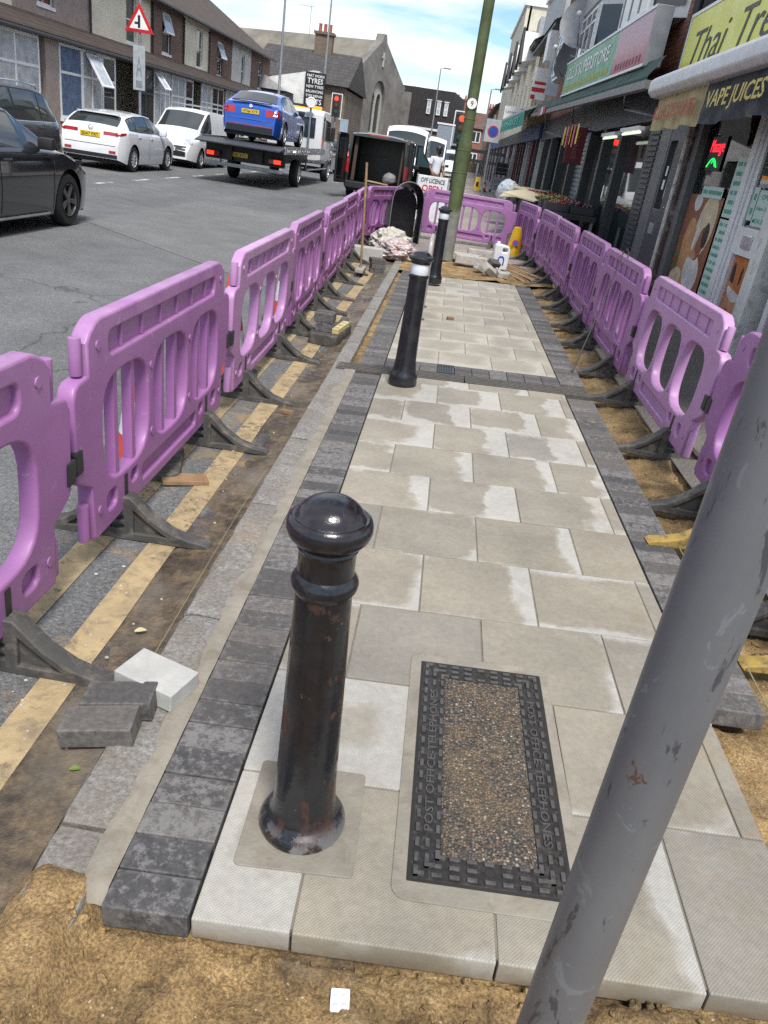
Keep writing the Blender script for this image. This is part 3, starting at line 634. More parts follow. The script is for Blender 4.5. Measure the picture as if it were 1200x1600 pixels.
# ---- cycle stand seen end on
CY = mat('brown_coated_steel', (0.13, 0.085, 0.07), 0.5, sc=14, dirt=(0.3, 0.28, 0.26), dirtamt=0.3)
cs = thing('cycle_stand', 'brown hoop stand with flat infill panel seen end on behind a bollard', 'cycle stand', (-0.115, 8.25, gz(-0.1)))
B().tube([(0, -0.36, 0), (0, -0.36, 0.66), (0, -0.33, 0.735), (0, -0.27, 0.76), (0, 0.27, 0.76), (0, 0.33, 0.735), (0, 0.36, 0.66), (0, 0.36, 0)], 0.026, 12).build('hoop', mat('grey_steel_tube', (0.4, 0.38, 0.36), 0.4, metal=0.3), cs, smooth=True)
B().box(-0.014, 0.014, -0.345, 0.345, 0.12, 0.745).build('infill_panel', CY, cs)
for s in (-0.36, 0.36): B().lathe([(0.05, 0.0), (0.05, 0.012)], 16, Matrix.Translation((0, s, 0))).build('base_plate', CY, cs)

# ---- foreground post and lamp post
PM, t, b_ = newmat('blue_grey_post_paint'); v = objv(t, False)
sv = N(t, 'ShaderNodeMapping'); sv.inputs['Scale'].default_value = (1, 1, 0.35); t.links.new(v, sv.inputs[0])
cc = ramp(t, nz(t, 7, 6, 0.6, sv.outputs[0]), [(0.3, (0.1, 0.101, 0.11)), (0.7, (0.155, 0.156, 0.163))])
scr = ramp(t, nz(t, 26, 6, 0.7, sv.outputs[0], 0.6), [(0.575, 0.0), (0.61, 1.0)])
cc = mix(t, mth(t, 'MULTIPLY', scr, 0.7), cc, (0.03, 0.028, 0.032))
wh = ramp(t, nz(t, 19, 7, 0.7, v, 1.0), [(0.6, 0.0), (0.625, 1.0)])
cc = mix(t, mth(t, 'MULTIPLY', wh, 0.4), cc, (0.22, 0.235, 0.25))
rs = ramp(t, nz(t, 14, 5, 0.7, v, 0.2), [(0.68, 0.0), (0.695, 1.0)]); cc = mix(t, rs, cc, (0.1, 0.06, 0.04))
t.links.new(cc, b_.inputs['Base Color']); b_.inputs['Roughness'].default_value = 0.42; b_.inputs['Metallic'].default_value = 0.15
bump(t, b_, nz(t, 40, 4, 0.6, v), 0.12, 0.002)
po = B().cyl((0, 0, -0.25), (0, 0, 3.2), 0.0352, n=48).build('sign_post', PM, smooth=True, loc=(0.281, 0.585, -0.05))
tag(po, 'scuffed blue grey steel post in the right foreground', 'post')
def algae():
    m, t, b = newmat('algae_green_paint'); v = objv(t, False); sp = N(t, 'ShaderNodeSeparateXYZ'); t.links.new(v, sp.inputs[0])
    green = ramp(t, nz(t, 5, 6, 0.6, v), [(0.3, (0.045, 0.062, 0.022)), (0.7, (0.1, 0.125, 0.05))])
    grey = ramp(t, nz(t, 8, 6, 0.6, v), [(0.3, (0.13, 0.14, 0.125)), (0.7, (0.24, 0.245, 0.225))])
    e = mth(t, 'ADD', sp.outputs['Z'], mth(t, 'MULTIPLY', mth(t, 'SUBTRACT', nz(t, 6, 6, 0.7, v), 0.5), 1.2))
    cc = mix(t, ramp(t, mth(t, 'MULTIPLY', e, 0.5), [(0.3, 0.0), (0.42, 1.0)]), grey, green)
    t.links.new(cc, b.inputs['Base Color']); b.inputs['Roughness'].default_value = 0.7; bump(t, b, nz(t, 60, 4, 0.6, v), 0.3, 0.004); return m
ALG = algae()
lp = thing('lamp_post', 'tall green algae stained lamp post with a grey lower section', 'lamp post', (0.085, 13.2, 0.03))
B().lathe([(0.108, -0.02), (0.108, 1.66), (0.106, 1.72), (0.1, 1.76)], 28).build('base_section', ALG, lp, smooth=True)
B().lathe([(0.1005, 1.765), (0.092, 1.80), (0.088, 1.9), (0.082, 3.5), (0.076, 5.0), (0.06, 9.0), (0.05, 10.0)], 28).build('shaft', ALG, lp, smooth=True)
for z in (1.30, 1.62, 2.06): B().lathe([(0.1085 if z < 1.7 else 0.0875, z), (0.111 if z < 1.7 else 0.0905, z+0.006), (0.111 if z < 1.7 else 0.0905, z+0.02), (0.1085 if z < 1.7 else 0.0875, z+0.026)], 28).build('strap', ALG, lp, smooth=True)
b = B(); b.lathe([(0.075, 0), (0.075, 0.002)], 24, frame_mat((1, 0, 0), (0, 0, 1), (0, -0.095, 2.28))); b.build('round_sticker', LETW, lp)
txt('9', LETB, lp, (0.0, -0.098, 2.28), (1, 0, 0), (0, 0, 1), height=0.07, name='sticker_mark')
B().lathe([(0.082, 3.62), (0.083, 3.63), (0.083, 3.7), (0.0815, 3.71)], 28).build('blue_tape', mat('blue_tape', (0.05, 0.14, 0.28), 0.5), lp)
B().tube([(0, 0, 9.9), (-0.1, 0, 10.2), (-0.8, 0, 10.35)], 0.035, 10).build('arm', ALG, lp, smooth=True)
B().box(-1.4, -0.75, -0.12, 0.12, 10.3, 10.42).build('lantern', GALV, lp, bevel=0.03)

# ---- purple barriers
def plastic(name, lo, hi, fade):
    m, t, b = newmat(name); v = objv(t); r = rnd(t)
    cc = mix(t, r, lo, hi)
    cc = mix(t, 0.6, cc, ramp(t, nz(t, 3, 5, 0.6, v), [(0.3, 0.82), (0.7, 1.12)]), 'MULTIPLY')
    sc_ = ramp(t, nz(t, 12, 7, 0.7, v, 0.6), [(0.6, 0.0), (0.72, 1.0)])
    cc = mix(t, mth(t, 'MULTIPLY', sc_, 0.55), cc, fade)
    dk = ramp(t, nz(t, 8, 8, 0.72, v, 1.2), [(0.64, 0.0), (0.72, 1.0)])
    cc = mix(t, mth(t, 'MULTIPLY', dk, 0.5), cc, (0.1, 0.07, 0.085))
    spz = N(t, 'ShaderNodeSeparateXYZ'); t.links.new(N(t, 'ShaderNodeTexCoord').outputs['Object'], spz.inputs[0])
    spl = mth(t, 'MULTIPLY', ramp(t, spz.outputs['Z'], [(0.12, 1.0), (0.5, 0.0)]), ramp(t, nz(t, 30, 6, 0.75, v), [(0.5, 0.0), (0.62, 1.0)]))
    cc = mix(t, mth(t, 'MULTIPLY', spl, 0.55), cc, (0.2, 0.15, 0.1))
    fd = mth(t, 'MULTIPLY', ramp(t, spz.outputs['Z'], [(0.72, 0.0), (0.95, 1.0)]), ramp(t, nz(t, 5, 6, 0.65, v), [(0.38, 0.2), (0.62, 0.9)]))
    cc = mix(t, mth(t, 'MULTIPLY', fd, 0.6), cc, fade)
    scr_ = ramp(t, nz(t, 55, 3, 0.5, v, 2.5), [(0.7, 0.0), (0.73, 1.0)])
    cc = mix(t, mth(t, 'MULTIPLY', scr_, 0.5), cc, fade)
    t.links.new(cc, b.inputs['Base Color']); b.inputs['Roughness'].default_value = 0.42
    t.links.new(ramp(t, nz(t, 20, 5, 0.6, v), [(0.3, 0.34), (0.7, 0.58)]), b.inputs['Roughness'])
    bump(t, b, nz(t, 70, 3, 0.5, v), 0.06, 0.003); return m
PURP = plastic('purple_plastic', (0.275, 0.1, 0.29), (0.335, 0.145, 0.34), (0.46, 0.29, 0.46))
FADE = plastic('faded_purple_plastic', (0.41, 0.2, 0.415), (0.44, 0.23, 0.44), (0.55, 0.38, 0.54))
BL = 1.95
def slot(x0, x1, a, c, z0=0.305, z1=0.725, p=3.2, n=7, inset=0.012):
    xc = (x0+x1)/2; hw = (x1-x0)/2; zc = (z0+z1)/2; hz = (z1-z0)/2
    xs = [a+(c-a)*k/n for k in range(n+1)]
    def h(x): return hz*max(0.0, 1-abs((x-xc)/hw)**p)**(1/p)
    top = [(x, zc+h(x)) for x in xs]; bot = [(x, zc-h(x)) for x in reversed(xs)]
    if abs(top[0][1]-zc) < 1e-4: bot = bot[:-1]
    if abs(top[-1][1]-zc) < 1e-4: bot = bot[1:]
    return top+bot
def dense_oval(x0, x1): return [( (x0+x1)/2+(x1-x0)/2*(abs(math.cos(a))**0.62)*(1 if math.cos(a) > 0 else -1), 0.515+0.21*(abs(math.sin(a))**0.62)*(1 if math.sin(a) > 0 else -1)) for a in [2*math.pi*k/28 for k in range(28)]]
def lerp_(a, c, k): return a+(c-a)*k
def barrier_proto(name, bars, pm):
    root = thing(name, 'proto', 'barrier')
    out = [(0.13, 0.13), (1.82, 0.13), (1.83, 0.15), (1.83, 0.35), (1.94, 0.41), (1.95, 0.43), (1.95, 0.71), (1.93, 0.75), (1.90, 0.765), (1.83, 0.77), (1.83, 0.88), (1.80, 0.915), (1.75, 0.942), (1.72, 0.95), (0.23, 0.95), (0.20, 0.942), (0.15, 0.915), (0.12, 0.88), (0.12, 0.77), (0.05, 0.765), (0.02, 0.75), (0.0, 0.71), (0.0, 0.43), (0.01, 0.41), (0.12, 0.35), (0.12, 0.15)]
    loops = [out]; rec = [rrect(0.30, 1.65, 0.80, 0.885, 0.03), rrect(0.60, 1.35, 0.185, 0.25, 0.02), rrect(0.24, 0.33, 0.2, 0.27, 0.025), rrect(1.62, 1.71, 0.2, 0.27, 0.025), rrect(0.48, 0.55, 0.22, 0.27, 0.02), rrect(1.40, 1.47, 0.22, 0.27, 0.02)]
    for x0, x1 in ((0.225, 0.685), (0.745, 1.205), (1.265, 1.725)):
        loops.append(dense_oval(x0, x1))
    F = frame_mat((0, 1, 0), (0, 0, 1))
    b = B(); me = plate(loops+rec, 0.032, 0.011); addmesh(b, me, F)
    me = plate([rrect(0.28, 1.67, 0.78, 0.90, 0.03)], 0.010, 0.001); addmesh(b, me, F)
    me = plate([rrect(0.2, 1.75, 0.17, 0.285, 0.03)], 0.010, 0.001); addmesh(b, me, F)
    for k in range(6):
        y = 0.44+0.214*k; b.box(-0.022, 0.022, y-0.006, y+0.006, 0.802, 0.882)
    if bars:
        for x0, x1 in ((0.225, 0.685), (0.745, 1.205), (1.265, 1.725)):
            for q in (0.315, 0.685):
                y_ = lerp_(x0, x1, q); b.prism([(-0.017+y_, -0.02), (0.017+y_, -0.02), (0.017+y_, 0.02), (-0.017+y_, 0.02)], 0.3, 0.73, 'xy', Matrix(((0, 1, 0, 0), (1, 0, 0, 0), (0, 0, 1, 0), (0, 0, 0, 1))))
    for yy, z in ((0.2, 0.86), (1.75, 0.86), (0.715, 0.66), (1.235, 0.66), (0.715, 0.37), (1.235, 0.37), (0.17, 0.24), (1.78, 0.24)):
        b.cyl((-0.037, yy, z), (0.037, yy, z), 0.017, n=14)
    pan = b.build('panel', pm, root, smooth=True)
    for yy, z0, z1 in ((0.095, 0.775, 0.905), (0.095, 0.14, 0.29), (1.857, 0.775, 0.90), (1.857, 0.14, 0.28)):
        B().cyl((0, yy, z0), (0, yy, z1), 0.021, n=16).build('hinge_peg', pm, root, bevel=0.004, smooth=True)
    for yy in (0.012, 1.94):
        B().box(-0.04, 0.04, yy-0.028, yy+0.028, 0.45, 0.535).build('connector_clip', BLACKP, root, bevel=0.008)
    prof = [(-0.38, 0), (0.38, 0), (0.385, 0.014), (0.37, 0.028), (0.30, 0.036), (0.23, 0.056), (0.15, 0.105), (0.09, 0.165), (0.06, 0.195), (-0.06, 0.195), (-0.09, 0.165), (-0.15, 0.105), (-0.23, 0.056), (-0.30, 0.036), (-0.37, 0.028), (-0.385, 0.014)]
    G = frame_mat((1, 0, 0), (0, 0, 1))
    for yy in (0.42, 1.53):
        b = B(); me = plate([prof, [(0.07, 0.035), (0.21, 0.035), (0.13, 0.09), (0.07, 0.14)], [(-0.07, 0.035), (-0.07, 0.14), (-0.13, 0.09), (-0.21, 0.035)], rrect(-0.03, 0.03, 0.05, 0.07, 0.005, 2), rrect(-0.03, 0.03, 0.09, 0.11, 0.005, 2)], 0.034, 0.006); addmesh(b, me, Matrix.Translation((0, yy, 0)) @ G)
        me = plate([[(0.06, 0.02), (0.25, 0.02), (0.14, 0.1), (0.06, 0.16), (-0.06, 0.16), (-0.14, 0.1), (-0.25, 0.02)]], 0.016, 0.001); addmesh(b, me, Matrix.Translation((0, yy, 0)) @ G)
        ft = b.build('rubber_foot', RUBBER, root, smooth=True)
        B().box(-0.0355, 0.0355, yy-0.014, yy+0.014, 0.19, 0.285).build('foot_strap', BLACKP, ft)
    return root
pA = barrier_proto('barrier', False, FADE); pB = barrier_proto('barrier', True, PURP)
pC = copy_tree(pA)
for ch in pC.children:
    if ch.data.materials and ch.data.materials[0] == FADE:
        ch.data = ch.data.copy(); ch.data.materials[0] = PURP
used = set()
def barrier(p, a, c, z, label, roll=0.0, dz=0.0):
    o = p if p.name not in used else copy_tree(p)
    used.add(p.name)
    d = Vector((c[0]-a[0], c[1]-a[1])); ang = math.atan2(-d.x, d.y)
    o.location = (a[0], a[1], z+dz); o.rotation_euler = (0, roll, ang); tag(o, label, 'barrier', 'purple plastic pedestrian barriers'); return o
RZ = -0.05
barrier(pC, (-1.16, 0.30), (-1.14, 2.25), RZ, 'purple barrier with open ovals, cut off by the left edge of the picture', 0.02)
barrier(pB, (-1.135, 2.31), (-1.15, 4.26), RZ, 'purple slatted barrier nearest on the road side, first one wholly in view', -0.015)
barrier(pA, (-1.155, 4.30), (-1.19, 6.25), RZ, 'faded purple barrier with open ovals on the road side, cones behind it', 0.01)
barrier(pB, (-1.19, 6.27), (-1.24, 8.2), RZ, 'purple slatted road side barrier just beyond the faded one', -0.02)
barrier(pB, (-1.25, 8.2), (-1.29, 10.15), RZ, 'purple slatted road side barrier before the broom', 0.015)
barrier(pB, (-1.3, 10.15), (-1.37, 12.1), RZ, 'purple slatted road side barrier the broom leans on', -0.01)
barrier(pB, (-1.38, 12.1), (-1.45, 14.0), RZ, 'purple slatted road side barrier beside the heap of bags', 0.01)
barrier(pB, (-1.46, 14.05), (-0.92, 15.9), RZ, 'purple slatted barrier turned inwards behind the heap of bags', 0.0)
barrier(pB, (-0.6, 16.05), (1.3, 15.75), 0.0, 'purple barrier standing across the footway behind the lamp post', 0.0)
RG = gz(1.62)-0.055
barrier(pC, (1.60, 2.22), (1.61, 4.16), RG, 'purple barrier with open ovals on the shop side, half hidden by the foreground post', 0.01)
barrier(pA, (1.60, 4.2), (1.62, 6.14), RG, 'faded pinkish purple barrier with three open ovals in front of the shop door', 0.02)
barrier(pB, (1.615, 6.12), (1.63, 8.05), RG, 'purple slatted shop side barrier with a hooked rod leaning on it', -0.01)
barrier(pB, (1.63, 8.06), (1.64, 10.0), RG, 'purple slatted shop side barrier, second beyond the faded one', 0.02)
barrier(pB, (1.64, 10.0), (1.63, 11.95), RG, 'purple slatted shop side barrier, third beyond the faded one', -0.02)
barrier(pB, (1.63, 11.95), (1.56, 13.9), RG, 'purple slatted shop side barrier, fourth beyond the faded one', 0.02)
barrier(pB, (1.55, 13.95), (1.36, 15.7), RG, 'purple slatted shop side barrier meeting the one across the footway', 0.0)
# loose spare barrier feet
SPF = mat('yellow_painted_rubber', (0.33, 0.22, 0.05), 0.7, sc=12, var=0.3, dirt=(0.06, 0.055, 0.05), dirtamt=0.9)
fm = None
for ch in pB.children:
    if ch.name.startswith('rubber_foot'): fm = ch.data; break
for (x, y, lab) in ((1.55, 3.28, 'yellow painted rubber barrier foot below the faded barrier'), (1.68, 2.36, 'yellow painted rubber barrier foot behind the foreground post')):
    mfoot = fm.copy(); mfoot.materials.clear(); mfoot.materials.append(SPF)
    ymid = sum(v.co.y for v in mfoot.vertices)/len(mfoot.vertices)
    for v in mfoot.vertices: v.co.y -= ymid
    o = link('barrier_weight', mfoot, None, None, (x, y, gz(1.2)+0.002 if x < 1.6 else gz(1.2)), (0, -0.03, 0.05)); tag(o, lab, 'barrier weight', 'loose yellow barrier feet')
# hooked steel rod
rod = B().tube([(1.24, 6.35, gz(1.24)+0.01), (1.4, 6.7, 0.55), (1.54, 7.02, 0.98), (1.55, 7.05, 1.03), (1.565, 7.02, 1.055), (1.58, 6.97, 1.03), (1.575, 6.95, 0.99)], 0.006, 8).build('hooked_rod', mat('dark_rod', (0.03, 0.027, 0.025), 0.6), smooth=True)
tag(rod, 'thin dark hooked steel rod leaning on a shop side barrier', 'rod')

# ---- traffic cones behind the road side barriers
ORG = mat('cone_red', (0.55, 0.055, 0.03), 0.5, var=0.12, dirt=(0.2, 0.12, 0.1), dirtamt=0.3); REF = mat('cone_sleeve', (0.66, 0.66, 0.68), 0.4, dirt=(0.35, 0.33, 0.3), dirtamt=0.4)
cn0 = thing('traffic_cone', 'red and white traffic cone behind the nearest slatted barrier', 'cone', (-1.32, 3.45, -0.05), 0.25, 'traffic cones along the barriers'); cn0.scale = (0.84, 0.84, 0.76)
B().lathe([(0.165, 0.06), (0.15, 0.1), (0.128, 0.24)], 28).build('cone_body', ORG, cn0, smooth=True)
B().lathe([(0.129, 0.24), (0.1, 0.47)], 28).build('lower_sleeve', REF, cn0, smooth=True)
B().lathe([(0.0995, 0.47), (0.078, 0.62)], 28).build('middle_band', ORG, cn0, smooth=True)
B().lathe([(0.0785, 0.62), (0.056, 0.79)], 28).build('upper_sleeve', REF, cn0, smooth=True)
B().lathe([(0.0555, 0.79), (0.034, 0.95), (0.03, 0.955), (0.02, 0.95)], 28).build('cone_tip', ORG, cn0, smooth=True)
b = B(); addmesh(b, plate([rrect(-0.235, 0.235, -0.235, 0.235, 0.07)], 0.03, 0.014), Matrix.Translation((0, 0, 0.03)))
b.build('rubber_base', RUBBER, cn0, smooth=True)
for (x, y, rz, lab) in ((-1.33, 5.08, 0.2, 'red and white traffic cone seen through the faded road side barrier'), (-1.37, 7.18, 0.1, 'red and white traffic cone showing past the far end of the faded barrier'), (-1.55, 11.2, 0.3, 'small looking distant traffic cone behind the barrier by the broom')):
    c = copy_tree(cn0); c.location = (x, y, -0.05); c.rotation_euler = (0, 0, rz); c['label'] = lab

# ---- loose blocks, timber and tools
WOOD = mat('weathered_timber', (0.26, 0.16, 0.085), 0.8, sc=8, var=0.3, dirt=(0.1, 0.07, 0.045), dirtamt=0.4)
LTB = mat('pale_concrete_block', (0.4, 0.4, 0.38), 0.8, var=0.12, sc=10, dirt=(0.32, 0.3, 0.27), dirtamt=0.5, bmp=0.3)
DKB = settmat(); DKB.name = 'loose_charcoal_block'
def block(name, size, loc, rot, m, label, group=None, bev=0.004):
    o = B().box(-size[0]/2, size[0]/2, -size[1]/2, size[1]/2, 0, size[2]).build(name, m, None, bevel=bev, loc=loc, rot=rot)
    return tag(o, label, 'block', group)
block('concrete_block', (0.205, 0.135, 0.06), (-0.637, 1.785, 0.004), (0.0, 0.03, -0.32), LTB, 'pale grey concrete block lying on the kerb beside two dark ones', 'loose paving blocks')
block('paving_block', (0.198, 0.099, 0.062), (-0.715, 1.575, -0.012), (0.05, -0.12, 0.12), DKB, 'nearer of two dark blocks tipped against the kerb stone', 'loose paving blocks')
block('paving_block', (0.198, 0.099, 0.062), (-0.7, 1.68, -0.006), (0.03, -0.12, 0.1), DKB, 'farther of two dark blocks tipped against the pale block', 'loose paving blocks')
B_ = B()
for k in range(24):
    pass
tag(B().tube([(-0.694, 1.83, 0.012), (-0.7, 2.3, 0.01), (-0.705, 3.0, 0.012), (-0.7, 3.5, 0.008)], 0.0011, 6).build('string_line', mat('yellow_string', (0.24, 0.23, 0.12), 0.7)), 'yellow builders string line along the kerb edge', 'string')
tag(B().tube([(1.3, 1.9, gz(1.3)), (1.315, 2.4, gz(1.3)+0.004), (1.31, 3.4, gz(1.3)+0.004)], 0.0025, 6).build('string_line', MC['yellow_string']), 'yellow builders string line along the outer paving blocks on the right', 'string')
tag(B().box(-0.11, 0.11, -0.05, 0.05, 0, 0.022).build('timber_offcut', WOOD, bevel=0.003, loc=(-1.06, 3.33, -0.044), rot=(0, 0.04, 0.45)), 'flat brown timber offcut on the yellow line by a cone base', 'timber')
# stack by the kerb
bs = B(); addmesh(bs, plate([rrect(-0.13, 0.13, -0.3, 0.3, 0.05)], 0.05, 0.012), Matrix.Translation((0, 0, 0.05)))
tag(bs.build('rubber_base_block', RUBBER, smooth=True, loc=(-0.86, 6.72, -0.05), rot=(0, 0, -0.1)), 'dark rubber barrier base with blocks on top, beside the kerb', 'base block')
block('paving_block', (0.16, 0.16, 0.075), (-0.9, 6.6, 0.052), (0, 0, 0.1), DKB, 'dark block on the rubber base, under another block', 'loose paving blocks')
block('paving_block', (0.165, 0.165, 0.075), (-0.905, 6.605, 0.129), (0, 0, -0.05), DKB, 'dark block on top of the two on the rubber base', 'loose paving blocks')
lv = thing('spirit_level', 'cream yellow box level with square holes lying on the rubber base', 'spirit level', (-0.77, 6.68, 0.053), -0.12)
me = plate([rrect(-0.03, 0.03, -0.19, 0.19, 0.006), rrect(-0.018, 0.018, -0.15, -0.09, 0.003, 2), rrect(-0.018, 0.018, -0.04, 0.04, 0.003, 2), rrect(-0.018, 0.018, 0.09, 0.15, 0.003, 2)], 0.022, 0.003)
b = B(); addmesh(b, me, Matrix.Translation((0, 0, 0.022))); b.build('body', mat('cream_yellow_plastic', (0.5, 0.43, 0.2), 0.5), lv)
B().box(-0.02, 0.02, -0.17, 0.17, 0.002, 0.012).build('backing', BLACKP, lv)
# broom
br = thing('broom', 'yard broom with wooden handle leaning against a purple barrier', 'broom', (-1.04, 10.55, -0.05))
B().tube([(0, 0, 0.09), (-0.05, 0.1, 0.75), (-0.105, 0.2, 1.38)], 0.016, 10).build('handle', WOOD, br, smooth=True)
B().box(-0.055, 0.055, -0.2, 0.2, 0.055, 0.105).build('head', mat('grey_broom_head', (0.3, 0.28, 0.25), 0.8), br, bevel=0.01)
b = B()
for k in range(90):
    x = random.uniform(-0.045, 0.045); y = random.uniform(-0.19, 0.19); b.cyl((x, y, 0.06), (x*1.3, y*1.05, 0.0), 0.004, n=5)
tag(b.build('bristles', mat('dark_bristles', (0.06, 0.05, 0.04), 0.9), br), kind='stuff')
# heap of bags and blocks by the turned barrier
def lump(name, c, r, m, label, cat, sd_, amp=0.22, n=40, parent=None, foldk=3.0):
    b = B(); vs = []; M_, N_ = n, n
    for j in range(M_+1):
        th = math.pi*j/M_
        for i in range(N_):
            ph = 2*math.pi*i/N_; d = Vector((math.sin(th)*math.cos(ph), math.sin(th)*math.sin(ph), math.cos(th)))
            q = d*foldk+Vector((sd_, sd_*0.7, 0)); rd = 0; ff = 0.7; aa = 1.0
            for o_ in range(4): rd += aa*(0.35-abs(noise.noise(q*ff+Vector((o_*3.1, 0, sd_))))); ff *= 1.9; aa *= 0.55
            k = 1+amp*rd+0.4*amp*noise.noise(d*1.3+Vector((sd_, 0, 0)))
            vs.append((c[0]+d.x*r[0]*k, c[1]+d.y*r[1]*k, max(c[2]-r[2]*0.75, c[2]+d.z*r[2]*k)))
    fs = [(j*N_+i, j*N_+(i+1) % N_, (j+1)*N_+(i+1) % N_, (j+1)*N_+i) for j in range(M_) for i in range(N_)]
    b.add(vs, fs); o = b.build(name, m, parent, smooth=True)
    if label: tag(o, label, cat)
    return o
CLOTH = mat('dirty_white_sacking', (0.46, 0.44, 0.39), 0.7, var=0.25, sc=9, dirt=(0.2, 0.16, 0.11), dirtamt=0.5, bmp=0.6, bsc=40)
lump('rubble_sack', (-0.84, 12.95, 0.16), (0.3, 0.34, 0.2), CLOTH, 'large crumpled off white sack, back of the heap by the turned barrier', 'sack', 1.3, 0.45, 72)
cb = lump('plastic_bag', (-0.72, 12.52, 0.1), (0.27, 0.22, 0.15), mat('clear_white_polythene', (0.4, 0.36, 0.35), 0.25, var=0.3, sc=9, dirt=(0.42, 0.12, 0.13), dirtamt=0.75, bmp=0.5, bsc=30), 'crumpled see through plastic bag with red things inside, front of the heap', 'bag', 5.1, 0.5, 72, foldk=2.4)
lump('red_contents', (-0.72, 12.36, 0.08), (0.12, 0.07, 0.08), mat('dark_red_plastic', (0.28, 0.02, 0.03), 0.4), None, None, 2.2, 0.3, 16, cb)
o = B().box(-0.22, 0.22, -0.11, 0.11, 0, 0.21).build('concrete_block', LTB, bevel=0.01, loc=(-1.1, 12.0, -0.05), rot=(0, 0, 0.15)); tag(o, 'pale concrete block standing beside the broom and bags', 'block')
for k, (dx, dz, lab) in enumerate(((-0.0, 0, 'dark block at the bottom of the small stack in front of the bags'), (0.008, 0.066, 'dark block in the middle of the small stack in front of the bags'), (-0.006, 0.132, 'dark block on top of the small stack in front of the bags'))):
    block('paving_block', (0.2, 0.2, 0.064), (-0.86+dx, 11.0, -0.05+dz), (0, 0, 0.2+0.06*k), DKB, lab, 'loose paving blocks')
# wheelbarrow stood on end
wb = thing('wheelbarrow', 'black wheelbarrow tray stood on end behind the turned barrier', 'wheelbarrow', (-0.78, 14.9, 0.0), 0.35)
def tray(u, v):
    a = math.pi*u; x = -0.3*math.cos(a)*(1-0.12*v); z = 0.62+0.42*math.sin(a)**0.7
    return (x, 0.3*v-0.1, z*(1-0.12*v)+0.03*v)
b = B(); b.grid(20, 6, tray); b.grid(20, 2, lambda u, v: (-0.264*math.cos(math.pi*u), 0.2, 0.0+v*(0.57+0.33*math.sin(math.pi*u)**0.7)))
b.box(-0.31, -0.285, -0.1, 0.2, 0, 0.62); b.box(0.285, 0.31, -0.1, 0.2, 0, 0.62)
b.build('tray', BLACKM, wb, smooth=True)
B().tube([(-0.3, -0.1, 0.0)]+[(-0.3*math.cos(math.pi*k/14), -0.1, 0.62+0.42*math.sin(math.pi*k/14)**0.7) for k in range(15)]+[(0.3, -0.1, 0.0)], 0.009, 8).build('rim', mat('pale_steel_rim', (0.2, 0.2, 0.2), 0.5, metal=0.3), wb, smooth=True)
# stones and rubble at the far end of the new paving
ST = mat('pale_stone', (0.4, 0.385, 0.355), 0.85, var=0.2, sc=12, dirt=(0.25, 0.19, 0.11), dirtamt=0.5, bmp=0.5)
zg = 0.05
for (s, l, r, lab) in (((0.5, 0.16, 0.13), (0.48, 12.75, zg), (0, 0, 0.05), 'long pale kerb stone lying at the foot of the lamp post'),
    ((0.42, 0.2, 0.11), (0.42, 13.35, zg-0.02), (0, 0, -0.1), 'grey kerb stone lying behind the lamp post foot'),
    ((0.6, 0.14, 0.12), (0.75, 14.3, zg-0.03), (0, 0, 0.1), 'dark kerb length lying before the barrier across the footway'),
    ((0.22, 0.16, 0.1), (0.72, 11.95, zg+0.02), (0.5, 0.5, 0.6), 'tipped white broken slab leaning at the front of the rubble'),
    ((0.19, 0.1, 0.09), (0.60, 12.15, zg), (0.1, 0.35, 0.7), 'narrow white stone fragment at the left of the rubble'),
    ((0.16, 0.14, 0.08), (0.94, 11.8, zg), (0.1, 0.05, 0.2), 'squat grey stone at the right of the rubble'),
    ((0.1, 0.08, 0.07), (1.03, 11.95, zg), (0.2, 0.1, 0.9), 'small white cube like stone at the right end of the rubble'),
    ((0.09, 0.07, 0.06), (0.87, 12.05, zg+0.03), (0.2, 0.4, 0.3), 'little brownish stone in the middle of the rubble')):
    block('stone', s, l, r, ST, lab, 'stones at the end of the paving', 0.012)
block('paving_block', (0.18, 0.12, 0.13), (0.78, 12.2, zg+0.06), (0.5, 0.1, 0.7), DKB, 'dark block lying tipped on the white rubble', 'loose paving blocks')
block('brick_fragment', (0.07, 0.045, 0.03), (0.2, 8.05, gz(0.2)), (0, 0, 0.2), mat('brown_brick', (0.2, 0.11, 0.08), 0.85), 'small brown fragment lying on the slabs beyond the drain')
jc = thing('jerry_can', 'white plastic jerry can with a blue arch mark in the rubble', 'jerry can', (0.92, 12.55, zg+0.02), 0.1)
b = B(); addmesh(b, plate([[(-0.12, 0), (0.12, 0), (0.125, 0.3), (0.09, 0.36), (-0.05, 0.38), (-0.11, 0.37), (-0.125, 0.33)], rrect(0.0, 0.075, 0.27, 0.32, 0.015, 3)], 0.08, 0.02), frame_mat((1, 0, 0), (0, 0, 1)))
b.build('can_body', mat('white_polyethylene', (0.72, 0.74, 0.76), 0.4), jc, smooth=True)
B().cyl((-0.07, 0, 0.37), (-0.07, 0, 0.41), 0.028, n=14).build('cap', WHITE, jc)
B().tube([(-0.04, -0.082, 0.08), (-0.04, -0.082, 0.17), (-0.02, -0.082, 0.2), (0.02, -0.082, 0.2), (0.04, -0.082, 0.17), (0.04, -0.082, 0.08)], 0.011, 6).build('blue_mark', mat('blue_ink', (0.03, 0.07, 0.4), 0.5), jc)
